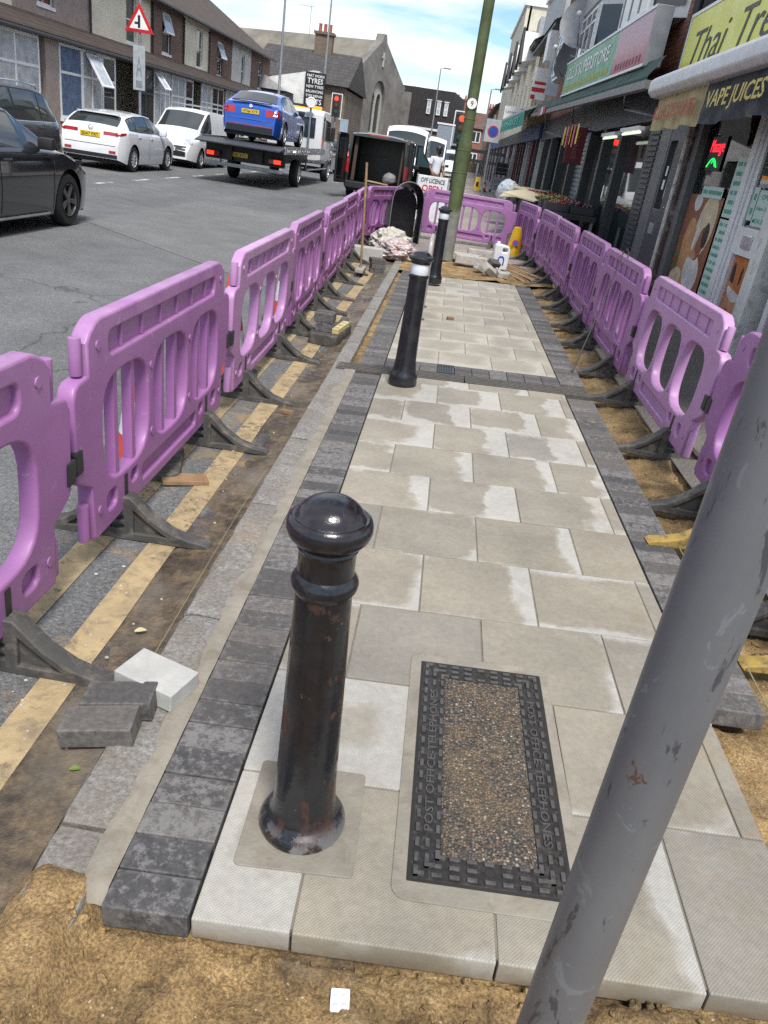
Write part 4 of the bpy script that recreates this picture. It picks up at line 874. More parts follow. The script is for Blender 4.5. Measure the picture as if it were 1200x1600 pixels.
for k in range(6):
    o = B().box(-0.02, 0.02, -0.45, 0.45, 0, 0.02).build('timber_batten', WOOD if k % 2 else mat('fresh_timber', (0.45, 0.32, 0.18), 0.8), None, loc=(1.1+0.045*k-0.05*(k % 2), 12.15+0.08*k, zg+0.012*k), rot=(0.02*k, 0.03, 0.35+0.11*k))
    tag(o, '%s thin timber batten in the loose bundle beside the rubble' % ('lowest', 'second lowest', 'lower middle', 'upper middle', 'second highest', 'topmost')[k], 'batten', 'timber battens beside the rubble')
ncn = thing('no_waiting_cone', 'yellow no waiting cone standing behind the shop side barriers', 'cone', (1.3, 14.9, 0.05))
B().lathe([(0.15, 0.02), (0.14, 0.1), (0.07, 0.5), (0.06, 0.52), (0.0, 0.525)], 4).build('cone_body', mat('yellow_plastic', (0.62, 0.38, 0.02), 0.45), ncn)
b = B(); b.lathe([(0.06, 0), (0.06, 0.012)], 20, frame_mat((1, 0, 0), (0, 0.25, 1), (0, -0.11, 0.25))); b.build('red_ring', mat('sign_red', (0.5, 0.02, 0.03), 0.5), ncn)
b = B(); b.lathe([(0.044, 0), (0.044, 0.014)], 20, frame_mat((1, 0, 0), (0, 0.25, 1), (0, -0.112, 0.25))); b.build('blue_disc', mat('sign_blue', (0.02, 0.06, 0.3), 0.5), ncn)
# litter
bp = thing('blister_pack', 'empty white blister pack lying on the orange sand', 'litter', (0.045, 0.985, sandz(0.045, 0.985)+0.008), 0.1); bp.rotation_euler = (0.12, -0.05, 0.08)
b = B(); addmesh(b, plate([rrect(-0.02, 0.02, -0.023, 0.023, 0.004)], 0.001, 0.0003), None); b.build('foil', mat('white_foil', (0.72, 0.73, 0.74), 0.35), bp)
for x in (-0.009, 0.009):
    for y in (-0.011, 0.006):
        B().ball((x, y, 0.0015), (0.0065, 0.006, 0.0035), 14, 8).build('blister', mat('clear_blister', (0.6, 0.61, 0.63), 0.2), bp, smooth=True)
def leaf(x, y, z, s, rz, m, label):
    b = B(); b.grid(6, 3, lambda u, v: ((u-0.5)*s, (v-0.5)*s*0.55*math.sin(math.pi*(0.08+0.84*u)), 0.004+0.006*math.sin(3*u)+0.004*abs(v-0.5)))
    tag(b.build('leaf', m, None, smooth='all', loc=(x, y, z), rot=(0.1, 0.1, rz)), label, 'leaf')
leaf(-0.80, 2.08, -0.03, 0.04, 0.6, mat('straw_leaf', (0.5, 0.42, 0.22), 0.7), 'pale dry leaf on the gutter mud')
leaf(-0.735, 1.45, -0.03, 0.028, 0.4, mat('green_leaf', (0.12, 0.2, 0.03), 0.6), 'small green leaf beside the tipped dark blocks')
tag(B().box(-0.012, 0.012, -0.01, 0.01, 0, 0.012).build('litter_scrap', WHITE, loc=(-0.86, 2.74, -0.04), rot=(0.3, 0.4, 0.5)), 'small white scrap in the gutter near a barrier foot', 'litter')
tag(B().box(-0.03, 0.03, -0.015, 0.015, 0, 0.018).build('timber_chip', WOOD, loc=(-0.8, 4.55, -0.04), rot=(0, 0.1, 0.2)), 'small brown chip of wood on the wet gutter', 'timber')
b = B()
for k in range(220):
    x = -0.7-abs(random.gauss(0, 0.22)); y = random.uniform(0.9, 11); r = random.uniform(0.002, 0.007)
    b.ball((x, y, -0.047+r*0.4), (r*1.2, r, r*0.7), 6, 4)
tag(b.build('grit', ST), 'scattered grit and stone chips in the gutter', 'grit', kind='stuff')
# ================================================================ vehicles
def lerp(a, c, k): return a+(c-a)*k
def interp(pts, x):
    if x <= pts[0][0]: return pts[0][1]
    for (a, za), (c, zc) in zip(pts, pts[1:]):
        if x <= c: return lerp(za, zc, (x-a)/max(1e-6, c-a))
    return pts[-1][1]
def paint(name, c, metal=0.0, rough=0.25, coat=1.0, var=0.06): return mat(name, c, rough, metal=metal, var=var, sc=3, bmp=0.0, coat=coat)
CGLASS = glassmat('car_glass', (0.03, 0.036, 0.038)); TYRE = mat('tyre_rubber', (0.016, 0.016, 0.016), 0.8, sc=20)
RIMM = mat('alloy_rim', (0.5, 0.51, 0.52), 0.35, metal=0.25, var=0.1); RIMD = mat('dark_rim', (0.1, 0.1, 0.105), 0.3, metal=0.3)
TAIL = mat('tail_lamp_red', (0.35, 0.012, 0.015), 0.15, coat=1, bmp=0); TAILON = mat('lit_brake_lamp', (0.6, 0.05, 0.02), 0.2, emit=((1.0, 0.03, 0.01), 1.4), bmp=0)
HEAD = mat('head_lamp', (0.55, 0.57, 0.6), 0.1, metal=0.3, coat=1, bmp=0); PLATEY = mat('yellow_plate', (0.72, 0.5, 0.03), 0.4, bmp=0); PLATEW = mat('white_plate', (0.75, 0.75, 0.72), 0.4, bmp=0)
TRIM = mat('black_trim', (0.015, 0.015, 0.016), 0.55); AMBER = mat('amber_lamp', (0.6, 0.2, 0.01), 0.2, emit=((1, 0.35, 0.02), 0.6), bmp=0)
class Body:
    def __init__(s, L, W, prof, belt, roofw=0.76, clear=0.2, wheels=(0.8, 3.4), wr=0.31, rearcut=False, crown=0.05, ptf=0.2, ptr=0.16, bonw=0.9):
        s.__dict__.update(locals()); n = []
        for (a, za), (c, zc) in zip(prof, prof[1:]):
            k = max(1, int(math.hypot(c-a, zc-za)/0.07)); n += [lerp(a, c, i/k) for i in range(k)]
        for yw in wheels: n += [yw+wr*1.17*math.cos(math.pi*i/14) for i in range(15)]
        n += [i*0.12 for i in range(int(L/0.12))]+[prof[-1][0]]
        s.ys = sorted(set(round(v, 3) for v in n if 0 <= v <= L))
        # smooth the outline a little
        s.zt_ = {}
    def zt(s, y):
        d = 0.05; return (interp(s.prof, max(0, y-d))+2*interp(s.prof, y)+interp(s.prof, min(s.L, y+d)))/4
    def p(s, y): return 1-s.ptr*max(0, 1-y/0.5)**2.2-s.ptf*max(0, 1-(s.L-y)/0.75)**2.2
    def f(s, z): return s.W*(1-0.09*((z-0.62)/0.55)**2) if z < 0.62 else s.W*(1-0.05*((z-0.62)/0.45)**2)
    def zb(s, y): return min(interp(s.belt, y), s.zt(y)-0.03)
    def g(s, y): return max(0, min(1, (s.zt(y)-s.zb(y))/0.42))
    def hr(s, y): return s.W*lerp(s.bonw, s.roofw, s.g(y))
    def cr(s, y): return lerp(0.03, s.crown, s.g(y))
    def z0(s, y):
        z = s.clear+0.10*max(0, 1-y/0.35)+0.06*max(0, 1-(s.L-y)/0.4); ra = s.wr*1.16
        for yw in s.wheels:
            if abs(y-yw) < ra: z = max(z, s.wr+math.sqrt(max(0, ra*ra-(y-yw)**2)))
        return min(z, s.zb(y)-0.06)
    def half(s, y):
        p = s.p(y); zb = s.zb(y); z0 = s.z0(y); zr = max(s.zt(y)-s.cr(y), zb+0.006); hr = s.hr(y); out = []
        for t in (0, 0.12, 0.3, 0.5, 0.68, 0.84, 0.94, 1.0):
            z = lerp(z0, zb, t); x = s.f(z)*(1 if t < 0.99 else 0.985); out.append((x*p, z))
        xb = s.f(zb)*0.975
        for t in (0.12, 0.4, 0.7, 0.9, 1.0):
            bul = 0.018*math.sin(math.pi*t)*s.g(y)
            out.append(((lerp(xb, hr, t)+bul)*p, lerp(zb, zr, t)))
        for u in (0.93, 0.8, 0.5, 0.2, 0.0): out.append((hr*p*u, s.zt(y)-s.cr(y)*(u**2.4)))
        return out
    def mesh(s, name):
        b = B(); n = 0
        for y in s.ys:
            h = s.half(y); ring = [(x, y, z) for x, z in h]+[(-x, y, z) for x, z in reversed(h[:-1])]
            n = len(ring); b.v += ring
        m = len(s.ys)
        for j in range(m-1): b.f += [(j*n+i, j*n+i+1, (j+1)*n+i+1, (j+1)*n+i) for i in range(n-1)]
        if not s.rearcut: b.f.append(tuple(range(n)))
        b.f.append(tuple(range((m-1)*n+n-1, (m-1)*n-1, -1)))
        return b
    def side(s, y, z, off=0.006):
        zb = s.zb(y); zr = max(s.zt(y)-s.cr(y), zb+0.006); p = s.p(y)
        if z <= zb: return s.f(z)*p+off
        t = max(0.0, min(1.0, (z-zb)/(zr-zb))); return (lerp(s.f(zb)*0.975, s.hr(y), t)+0.018*math.sin(math.pi*max(0, min(1, t)))*s.g(y))*p+off
    def pane(s, y0, y1, sgn, lo=0.03, hi=0.045, off=0.006, zlim=None):
        b = B(); n = max(4, int((y1-y0)/0.06)); cols = []
        for i in range(n+1):
            y = lerp(y0, y1, i/n); a = s.zb(y)+lo; c = s.zt(y)-s.cr(y)-hi
            if zlim: c = min(c, zlim)
            cols.append((y, a, max(a+0.004, c)))
        def fn(u, v):
            y, a, c = cols[min(n, int(round(u*n)))]; z = lerp(a, c, v); return (sgn*s.side(y, z, off), y, z)
        b.grid(n, 5, fn); return b
    def top(s, y0, y1, u=0.86, off=0.008, u2=None):
        u2 = u2 or u
        def fn(a, v):
            y = lerp(y0, y1, v); uu = (a*2-1)*lerp(u, u2, v); e = 0.02
            nrm = Vector((0, -(s.zt(y+e)-s.zt(y-e)), 2*e)).normalized()
            return (uu*s.hr(y)*s.p(y), y+nrm.y*off, s.zt(y)-s.cr(y)*abs(uu)**2.4+nrm.z*off)
        b = B(); b.grid(14, 10, fn); return b
    def zs(s, y, x):
        x = abs(x); hp = s.hr(y)*s.p(y)
        if x <= hp: return s.zt(y)-s.cr(y)*(x/hp)**2.4
        fb = s.f(s.zb(y))*0.985*s.p(y); zr = s.zt(y)-s.cr(y)
        if x >= fb: return -1
        return lerp(zr, s.zb(y), (x-hp)/max(1e-4, fb-hp))
    def yend(s, x, z, rear=True):
        for k in range(300):
            y = 0.005*k if rear else s.L-0.005*k
            if s.zs(y, x) >= z: return y
            if s.zb(y) >= z and abs(x) <= s.f(z)*s.p(y): return y
        return y
    def patch(s, x0, x1, z0, z1, rear=True, off=0.008, nx=6, nz_=5, skew=0.0):
        sg = -1 if rear else 1
        def fn(u, v):
            z = lerp(z0, z1, v); x = lerp(x0, x1, u)+skew*v; return (x, s.yend(x, z, rear)+sg*off, z)
        b = B(); b.grid(nx, nz_, fn); return b
def taillamp(bd, root, s, xin, xout, z0, z1, ys, m=None, name='tail_light', lift=0.0):
    lo, hi = (xin, xout) if s > 0 else (-xout, -xin)
    b = bd.patch(lo, hi, z0, z1, True, 0.01, 6, 4)
    def fn(u, v):
        y = lerp(0.03, ys, u); z = lerp(lerp(z0, z0+lift, u), lerp(z1, z1-0.01+lift*0.5, u), v); return (s*bd.side(y, z, 0.008), y, z)
    b.grid(6, 4, fn); return b.build(name, m or TAIL, root)
def wheel(root, x, y, r, w, sgn, rim, spokes=5):
    wl = B().lathe([(r*0.62, -w/2), (r*0.9, -w/2), (r*0.98, -w*0.36), (r, -w*0.2), (r, w*0.2), (r*0.98, w*0.36), (r*0.9, w/2), (r*0.62, w/2)], 32, frame_mat((0, 1, 0), (0, 0, 1), (x, y, r)), cap=False).build('wheel', TYRE, root, smooth=True)
    b = B(); F = frame_mat((0, 1, 0), (0, 0, 1), (x+sgn*(w*0.5-0.02), y, r)) if sgn > 0 else frame_mat((0, -1, 0), (0, 0, 1), (x+sgn*(w*0.5-0.02), y, r))
    b.lathe([(r*0.55, 0), (r*0.66, 0), (r*0.67, 0.02), (r*0.6, 0.02), (r*0.58, -0.03)], 32, F, cap=False)
    b.lathe([(r*0.14, -0.03), (r*0.14, 0.006), (r*0.1, 0.012), (0, 0.014)], 16, F)
    for k in range(spokes):
        A = F @ Matrix.Rotation(2*math.pi*k/spokes, 4, 'Z')
        for q in ((-0.11, 0.0) if spokes == 5 else (0,)):
            b.add([(r*0.1, (-0.05+q*0.3)*r, -0.02), (r*0.62, (-0.1+q)*r, -0.02), (r*0.62, (-0.0+q)*r, -0.02), (r*0.1, (0.05+q*0.3)*r, -0.02), (r*0.1, (-0.05+q*0.3)*r, 0.008), (r*0.62, (-0.1+q)*r, 0.014), (r*0.62, (-0.0+q)*r, 0.014), (r*0.1, (0.05+q*0.3)*r, 0.008)],
              [(0, 3, 2, 1), (4, 5, 6, 7), (0, 1, 5, 4), (1, 2, 6, 5), (2, 3, 7, 6), (3, 0, 4, 7)], A)
    b.build('rim', rim, wl, smooth=True)
    b = B(); b.lathe([(0, -0.035), (r*0.6, -0.035), (r*0.6, -0.034)], 20, F); b.build('brake_disc', TRIM, wl)
    return wl
def car(name, label, cat, loc, rz, bd, pm, side, rear=None, screen=None, rim=RIMM, spokes=5, plate_rear=None, plate_front=None, group=None, tw=0.19, pillar=None):
    root = thing(name, label, cat, loc, rz, group)
    bd.mesh(name).build('body', pm, root, smooth=True)
    B().box(-bd.W*0.86, bd.W*0.86, 0.25 if not bd.rearcut else 0.3, bd.L-0.25, bd.clear-0.02, bd.wr*2+0.14 if not bd.rearcut else bd.clear+0.2).build('underbody', TRIM, root)
    for sgn in (-1, 1):
        bd.pane(side[0][0]-0.05, side[-1][1]+0.06, sgn, 0.008, 0.02, 0.0035).build('window_surround', TRIM, root, smooth='all')
        for k, (y0, y1) in enumerate(side): bd.pane(y0, y1, sgn).build('side_window', CGLASS, root, smooth='all')
        for yw in bd.wheels: wheel(root, sgn*(bd.W-tw/2-0.015), yw, bd.wr, tw, sgn, rim, spokes)
        for yb in [q for pr in side for q in pr][1::2]+([side[0][0]] if len(side) == 1 else []):
            if yb > bd.L-1.2 and len(side) > 1 and False: continue
            za = max(bd.z0(yb)+0.03, bd.clear+0.08); zc_ = bd.zb(yb)+0.02
            b = B(); b.grid(1, 10, lambda u, v, yb=yb, za=za, zc_=zc_: (sgn*bd.side(yb, lerp(za, zc_, v), 0.0025), yb-0.006+0.012*u, lerp(za, zc_, v))); b.build('door_seam', TRIM, root)
        if len(side) > 1 or screen:
            ym = side[-1][1]-0.28 if screen else None
            if ym:
                zmm = bd.zb(ym)+0.06
                mir = B().box(-0.1, 0.1, -0.06, 0.06, -0.07, 0.07).build('wing_mirror', TRIM if pm is not MC.get('lexus') else pm, root, bevel=0.035, smooth=True, loc=(sgn*(bd.side(ym, zmm)+0.12), ym+0.02, zmm+0.03))
        for (y0, y1) in side[1:]:
            B().box(-0.004, 0.012, -0.09, 0.09, -0.012, 0.012).build('door_handle', pm if pm.name != 'x' else TRIM, root, bevel=0.004, loc=(sgn*(bd.side(y0, bd.zb(y0)-0.09, 0)+0.004), y0+0.1, bd.zb(y0)-0.09), rot=(0, 0, 0 if sgn > 0 else math.pi))
    if not bd.rearcut:
        zl = 0.6
        bd.patch(-bd.W*0.76, bd.W*0.76, zl, zl+0.012, True, 0.004, 14, 1).build('bumper_seam', TRIM, root)
        bd.patch(-bd.W*0.7, bd.W*0.7, 0.62, 0.632, False, 0.004, 14, 1).build('bumper_seam', TRIM, root)
    if rear: bd.top(*rear).build('rear_window', CGLASS, root, smooth='all')
    if screen: bd.top(*screen).build('windscreen', CGLASS, root, smooth='all')
    for (pl, re_) in ((plate_rear, True), (plate_front, False)):
        if pl:
            s, z = pl; y = bd.yend(0, z-0.05, re_); sg = -1 if re_ else 1
            po = B().box(-0.26, 0.26, min(y+sg*0.025, y+0.04*-sg), max(y+sg*0.025, y+0.04*-sg), z-0.056, z+0.056).build('number_plate', PLATEY if re_ else PLATEW, root)
            txt(s, LETB, po, (0, y+sg*0.026, z), (1 if re_ else -1, 0, 0), (0, 0, 1), width=0.45, height=0.072, depth=0.003, bold=0.008, name='plate_characters')
    return root

# --- dark saloon at the left edge (driving away)
bd = Body(4.65, 0.92, [(0, 0.62), (0.06, 0.92), (0.5, 1.08), (0.9, 1.14), (1.55, 1.40), (2.2, 1.455), (2.7, 1.42), (3.45, 1.03), (3.6, 0.985), (4.2, 0.88), (4.5, 0.76), (4.62, 0.62), (4.65, 0.5)], [(0, 0.88), (1.2, 0.95), (3.2, 0.95), (3.6, 0.93), (4.65, 0.62)], 0.70, 0.18, (0.85, 3.75), 0.34)
DG = paint('gunmetal_paint', (0.02, 0.022, 0.028), 0.3, 0.14)
o = car('dark_car', 'very dark grey saloon car cut off by the left edge, on dark five spoke wheels', 'car', (-6.06, 7.07, -0.05), 0, bd, DG, [(1.15, 2.05), (2.12, 3.32)], (0.92, 1.5, 0.85), (2.75, 3.42, 0.9), RIMD, plate_rear=None)
bd.patch(-0.75, -0.4, 0.6, 0.72, False).build('headlight', HEAD, o); bd.patch(0.4, 0.75, 0.6, 0.72, False).build('headlight', HEAD, o)
B().box(0.885, 0.905, 1.3, 3.2, 0.2, 0.225).build('sill_strip', mat('chrome', (0.6, 0.6, 0.62), 0.15, metal=1), o)
# --- dark SUV parked facing the camera
bd = Body(4.5, 0.915, [(0, 0.62), (0.04, 0.95), (0.22, 1.3), (0.62, 1.62), (1.2, 1.685), (2.2, 1.69), (2.75, 1.62), (3.5, 1.17), (3.65, 1.13), (4.2, 1.04), (4.42, 0.9), (4.5, 0.6)], [(0, 1.05), (1.2, 1.04), (3.4, 1.03), (4.5, 0.85)], 0.76, 0.22, (0.88, 3.55), 0.35)
SU = paint('graphite_paint', (0.1, 0.105, 0.115), 0.7, 0.2)
o = car('suv', 'dark grey SUV with roof rails parked behind the white hatchback', 'car', (-9.45, 17.95, -0.05), math.pi, bd, SU, [(0.42, 0.98), (1.04, 1.98), (2.06, 3.3)], (0.16, 0.55, 0.8), (2.85, 3.45, 0.9), RIMM)
for sgn in (-1, 1):
    B().tube([(sgn*0.62, 0.75, 1.65), (sgn*0.64, 0.85, 1.71), (sgn*0.65, 1.5, 1.735), (sgn*0.65, 2.2, 1.725), (sgn*0.64, 2.5, 1.69)], 0.018, 8).build('roof_rail', MC['chrome'], o, smooth=True)
    taillamp(bd, o, sgn, 0.55, 0.72, 0.9, 1.02, 0.2)
    B().tube([(sgn*(bd.side(y, bd.zb(y)+0.012, 0.006)), y, bd.zb(y)+0.012) for y in (0.35, 0.9, 1.6, 2.4, 3.3)], 0.009, 6).build('window_trim', MC['chrome'], o)
# --- white hatchback
bd = Body(4.32, 0.885, [(0, 0.6), (0.03, 0.78), (0.08, 1.0), (0.16, 1.08), (0.62, 1.33), (0.72, 1.36), (1.2, 1.425), (1.9, 1.455), (2.4, 1.42), (3.15, 1.06), (3.3, 1.01), (3.9, 0.9), (4.2, 0.76), (4.32, 0.5)], [(0, 0.93), (0.5, 0.99), (1.2, 0.95), (3.1, 0.92), (4.32, 0.7)], 0.73, 0.19, (0.78, 3.4), 0.325)
LX = paint('lexus', (0.74, 0.75, 0.77), 0.0, 0.25, var=0.02)
o = car('white_hatchback', 'pearl white hatchback parked with its yellow rear plate towards us', 'car', (-9.5, 21.2, -0.05), 0, bd, LX, [(0.62, 1.02), (1.08, 1.9), (1.97, 3.05)], (0.19, 0.62, 0.93, 0.008, 0.88), (2.45, 3.1, 0.9), RIMM, 10, plate_rear=('SD67 FXT', 0.83))
for s in (-1, 1):
    taillamp(bd, o, s, 0.34, 0.7, 0.85, 0.93, 0.3, lift=0.06)
    a, c = (0.5, 0.68); bd.patch(a if s > 0 else -c, c if s > 0 else -a, 0.43, 0.49, True, 0.01).build('reflector', TAIL, o)
bd.patch(-0.72, 0.72, 0.31, 0.4, True, 0.012).build('diffuser', TRIM, o)
b = B(); b.lathe([(0.055, 0), (0.06, 0.006), (0.05, 0.012), (0.045, 0)], 18, frame_mat((1, 0, 0), (0, 0, 1), (0, 0.055, 0.99)), cap=False); b.build('badge', TRIM, o)
B().box(-0.55, 0.55, 0.5, 0.66, 1.325, 1.35).build('spoiler', LX, o, bevel=0.01)
# --- small white van facing the camera, roof rack
bd = Body(4.4, 0.9, [(0, 0.6), (0.02, 1.2), (0.1, 1.76), (0.3, 1.82), (2.2, 1.83), (2.55, 1.76), (3.45, 1.2), (3.6, 1.14), (4.05, 1.0), (4.28, 0.8), (4.4, 0.5)], [(0, 1.05), (2.5, 1.03), (4.4, 0.8)], 0.82, 0.2, (0.85, 3.55), 0.31, crown=0.06, ptf=0.26)
VW_ = paint('van_white', (0.72, 0.73, 0.74), 0, 0.35, 0.6, 0.04)
o = car('white_van', 'small white van with roof rack parked facing us beside the recovery truck', 'van', (-9.55, 31.6, -0.05), math.pi, bd, VW_, [(2.35, 3.35)], None, (2.62, 3.42, 0.92), RIMM, plate_front=('OV12 EXU', 0.55))
for s in (-1, 1): bd.patch(0.5 if s > 0 else -0.78, 0.78 if s > 0 else -0.5, 0.72, 0.92, False, 0.01).build('headlight', HEAD, o)
bd.patch(-0.6, 0.6, 0.34, 0.66, False, 0.006).build('front_bumper', TRIM, o)
for y in (0.5, 1.3, 2.1): B().tube([(-0.72, y, 1.8), (-0.7, y, 1.93), (0.7, y, 1.93), (0.72, y, 1.8)], 0.018, 6).build('rack_bar', GALV, o)
for x in (-0.6, 0.0, 0.6): B().tube([(x, 0.4, 1.945), (x, 2.3, 1.945)], 0.015, 6).build('rack_rail', GALV, o)
# --- recovery truck
tr = thing('recovery_truck', 'black flatbed recovery truck with white cab carrying a blue saloon', 'truck', (-6.08, 23.4, -0.05))
BEDM = mat('truck_black', (0.022, 0.022, 0.024), 0.45, dirt=(0.12, 0.12, 0.12), dirtamt=0.3)
B().box(-1.22, 1.22, 0, 7.2, 1.06, 1.13).build('bed', BEDM, tr, bevel=0.01)
B().add([(-1.2, -0.5, 1.02), (1.2, -0.5, 1.02), (1.22, 0.0, 1.06), (-1.22, 0.0, 1.06), (-1.2, -0.5, 1.05), (1.2, -0.5, 1.05), (1.22, 0.0, 1.13), (-1.22, 0.0, 1.13)], [(0, 3, 2, 1), (4, 5, 6, 7), (0, 1, 5, 4), (1, 2, 6, 5), (2, 3, 7, 6), (3, 0, 4, 7)]).build('ramp', BEDM, tr)
for s in (-1, 1):
    B().box(s*1.22-0.03, s*1.22+0.03, 0.1, 7.1, 0.98, 1.18).build('bed_rail', GALV, tr)
    for k in range(5): B().box(s*1.252-0.004, s*1.252+0.004, 0.3+0.8*k, 0.7+0.8*k, 1.04, 1.1).build('marker_strip', TAIL if k % 2 else WHITE, tr)
    B().box(s*0.45-0.1, s*0.45+0.1, 0.3, 8.6, 0.62, 0.98).build('chassis_rail', TRIM, tr)
    lamp = B().box(s*0.92-0.22, s*0.92+0.22, 0.3, 0.4, 0.66, 0.82).build('tail_light', TRIM, tr, bevel=0.01)
    B().box(s*0.98-0.1, s*0.98+0.1, 0.285, 0.31, 0.69, 0.79).build('lit_lens', TAILON, lamp); B().box(s*0.8-0.07, s*0.8+0.07, 0.285, 0.31, 0.69, 0.79).build('red_lens', TAIL, lamp)
    for yw in (3.0, 9.05): wheel(tr, s*1.0, yw, 0.4, 0.26, s, RIMM, 8)
    B().tube([(s*1.15, 3.9, 0.75), (s*1.17, 4.0, 0.5), (s*1.17, 8.2, 0.5)], 0.025, 6).build('side_guard', GALV, tr)
    B().tube([(s*1.17, 4.0, 0.78), (s*1.17, 8.2, 0.78)], 0.025, 6).build('side_guard', GALV, tr)
B().box(-1.15, 1.15, 0.42, 0.62, 0.6, 1.0).build('rear_beam', TRIM, tr); B().box(-1.15, 1.15, 0.22, 0.32, 0.44, 0.54).build('rear_bumper', GALV, tr, bevel=0.015)
pl = B().box(-0.42, 0.1, 0.36, 0.4, 0.72, 0.84).build('number_plate', PLATEY, tr); txt('LT21 HTL', LETB, pl, (-0.16, 0.358, 0.78), (1, 0, 0), (0, 0, 1), width=0.45, height=0.075, bold=0.008, name='plate_characters')
CABW = paint('cab_white', (0.7, 0.71, 0.72), 0, 0.35, 0.5, 0.04)
b = B(); b.prism([(7.5, 0.7), (9.9, 0.55), (9.95, 1.2), (9.75, 1.55), (9.35, 2.28), (9.1, 2.42), (7.7, 2.42), (7.5, 2.3)], -1.02, 1.02); b.build('cab', CABW, tr, bevel=0.06, seg=3, smooth=True)
B().box(-0.75, 0.75, 7.47, 7.5, 1.5, 2.15).build('rear_window', CGLASS, tr)
for s in (-1, 1):
    b = B(); b.prism([(8.1, 1.45), (9.55, 1.4), (9.3, 2.1), (8.15, 2.15)], s*1.022, s*1.03); b.build('side_window', CGLASS, tr)
    b = B(); b.prism([(7.62, 1.4), (7.95, 1.4), (7.95, 2.2), (7.75, 2.25), (7.62, 2.15)], s*1.022, s*1.03); b.build('side_window', CGLASS, tr)
    b = B(); b.prism([(7.6, 0.95), (7.75, 0.95), (7.85, 1.35), (7.68, 1.5), (7.6, 1.5)], s*1.022, s*1.032); b.build('orange_stripe', mat('orange_vinyl', (0.65, 0.08, 0.02), 0.4), tr)
    B().box(s*1.12-0.08, s*1.12+0.08, 9.4, 9.5, 1.45, 1.95).build('wing_mirror', TRIM, tr, bevel=0.03)
B().box(-0.8, 0.8, 8.1, 8.35, 2.42, 2.55).build('light_bar', AMBER, tr, bevel=0.03)
B().lathe([(0.17, 0), (0.18, 0.03), (0.15, 0.045), (0.14, 0.03), (0.0, 0.03)], 20, frame_mat((1, 0, 0), (0, 0, 1), (0.55, 7.3, 2.62))).build('work_lamp', WHITE, tr, smooth=True)
B().tube([(0.55, 7.35, 1.1), (0.55, 7.35, 2.6)], 0.04, 8).build('lamp_mast', GALV, tr); B().tube([(-0.55, 7.35, 1.1), (-0.55, 7.35, 2.5), (0.55, 7.35, 2.5)], 0.05, 8).build('head_board', TRIM, tr)
# --- blue saloon on the truck
bd = Body(4.66, 0.905, [(0, 0.55), (0.04, 0.78), (0.1, 1.0), (0.2, 1.075), (0.45, 1.12), (1.15, 1.4), (1.7, 1.465), (2.3, 1.46), (2.75, 1.4), (3.45, 1.03), (3.6, 1.0), (4.3, 0.86), (4.56, 0.74), (4.66, 0.5)], [(0, 0.97), (0.6, 1.0), (1.2, 0.97), (3.4, 0.94), (4.66, 0.7)], 0.72, 0.17, (0.95, 3.63), 0.33)
BLU = paint('metallic_blue', (0.012, 0.085, 0.42), 0.45, 0.25)
o = car('blue_saloon', 'bright blue saloon car tied down on the recovery truck bed', 'car', (-6.3, 25.0, 1.08), 0, bd, BLU, [(0.95, 1.25), (1.3, 2.08), (2.15, 3.35)], (0.5, 1.12, 0.88, 0.008, 0.86), (2.8, 3.42, 0.9), RIMM, plate_rear=('HT66 KYP', 0.83))
for s in (-1, 1):
    taillamp(bd, o, s, 0.46, 0.72, 0.74, 0.93, 0.22)
bd.patch(-0.7, 0.7, 0.28, 0.44, True, 0.012).build('lower_bumper', TRIM, o)
B().box(-0.7, 0.7, -0.012, 0.02, 0.455, 0.475).build('red_trim_line', TAIL, o)
B().box(-0.6, 0.6, 0.12, 0.2, 1.075, 1.1).build('boot_spoiler', TRIM, o, bevel=0.01)
b = B(); b.lathe([(0.05, 0), (0.05, 0.008)], 18, frame_mat((1, 0, 0), (0, 0, 1), (0, 0.06, 0.98))); b.build('badge', HEAD, o)
# --- cars queueing ahead of the truck
bd = Body(4.0, 0.85, [(0, 0.6), (0.03, 0.95), (0.25, 1.2), (0.55, 1.42), (1.1, 1.48), (2.0, 1.48), (2.4, 1.42), (3.05, 1.06), (3.7, 0.92), (3.95, 0.7), (4.0, 0.5)], [(0, 0.98), (3.0, 0.95), (4.0, 0.75)], 0.76, 0.18, (0.7, 3.2), 0.3)
def lamps(o, bd, m):
    for s in (-1, 1): taillamp(bd, o, s, 0.46, 0.66, 0.76, 0.94, 0.14, m, 'brake_light')
o = car('silver_hatchback', 'silver hatchback with lit brake lights ahead of the recovery truck', 'car', (-6.75, 38.5, -0.05), 0, bd, paint('silver_paint', (0.42, 0.43, 0.44), 0.5, 0.3), [(0.5, 1.05), (1.12, 1.85), (1.92, 2.95)], (0.2, 0.52, 0.85), (2.45, 3.0, 0.9), RIMM, plate_rear=('LB08 VXK', 0.72)); lamps(o, bd, TAILON)
o = car('black_hatchback', 'black hatchback with lit brake lights queueing at the traffic light', 'car', (-6.9, 48.5, -0.05), 0, bd, paint('black_paint', (0.012, 0.012, 0.014), 0.2, 0.2), [(0.5, 1.05), (1.12, 1.85), (1.92, 2.95)], (0.2, 0.52, 0.85), (2.45, 3.0, 0.9), RIMM, plate_rear=('KX14 RDO', 0.72)); lamps(o, bd, TAILON)
o = car('white_hatchback', 'white hatchback partly hidden in front of the queueing black one', 'car', (-8.3, 53.5, -0.05), 0, bd, LX, [(0.5, 1.05), (1.12, 1.85), (1.92, 2.95)], (0.2, 0.52, 0.85), (2.45, 3.0, 0.9), RIMM); lamps(o, bd, TAIL)
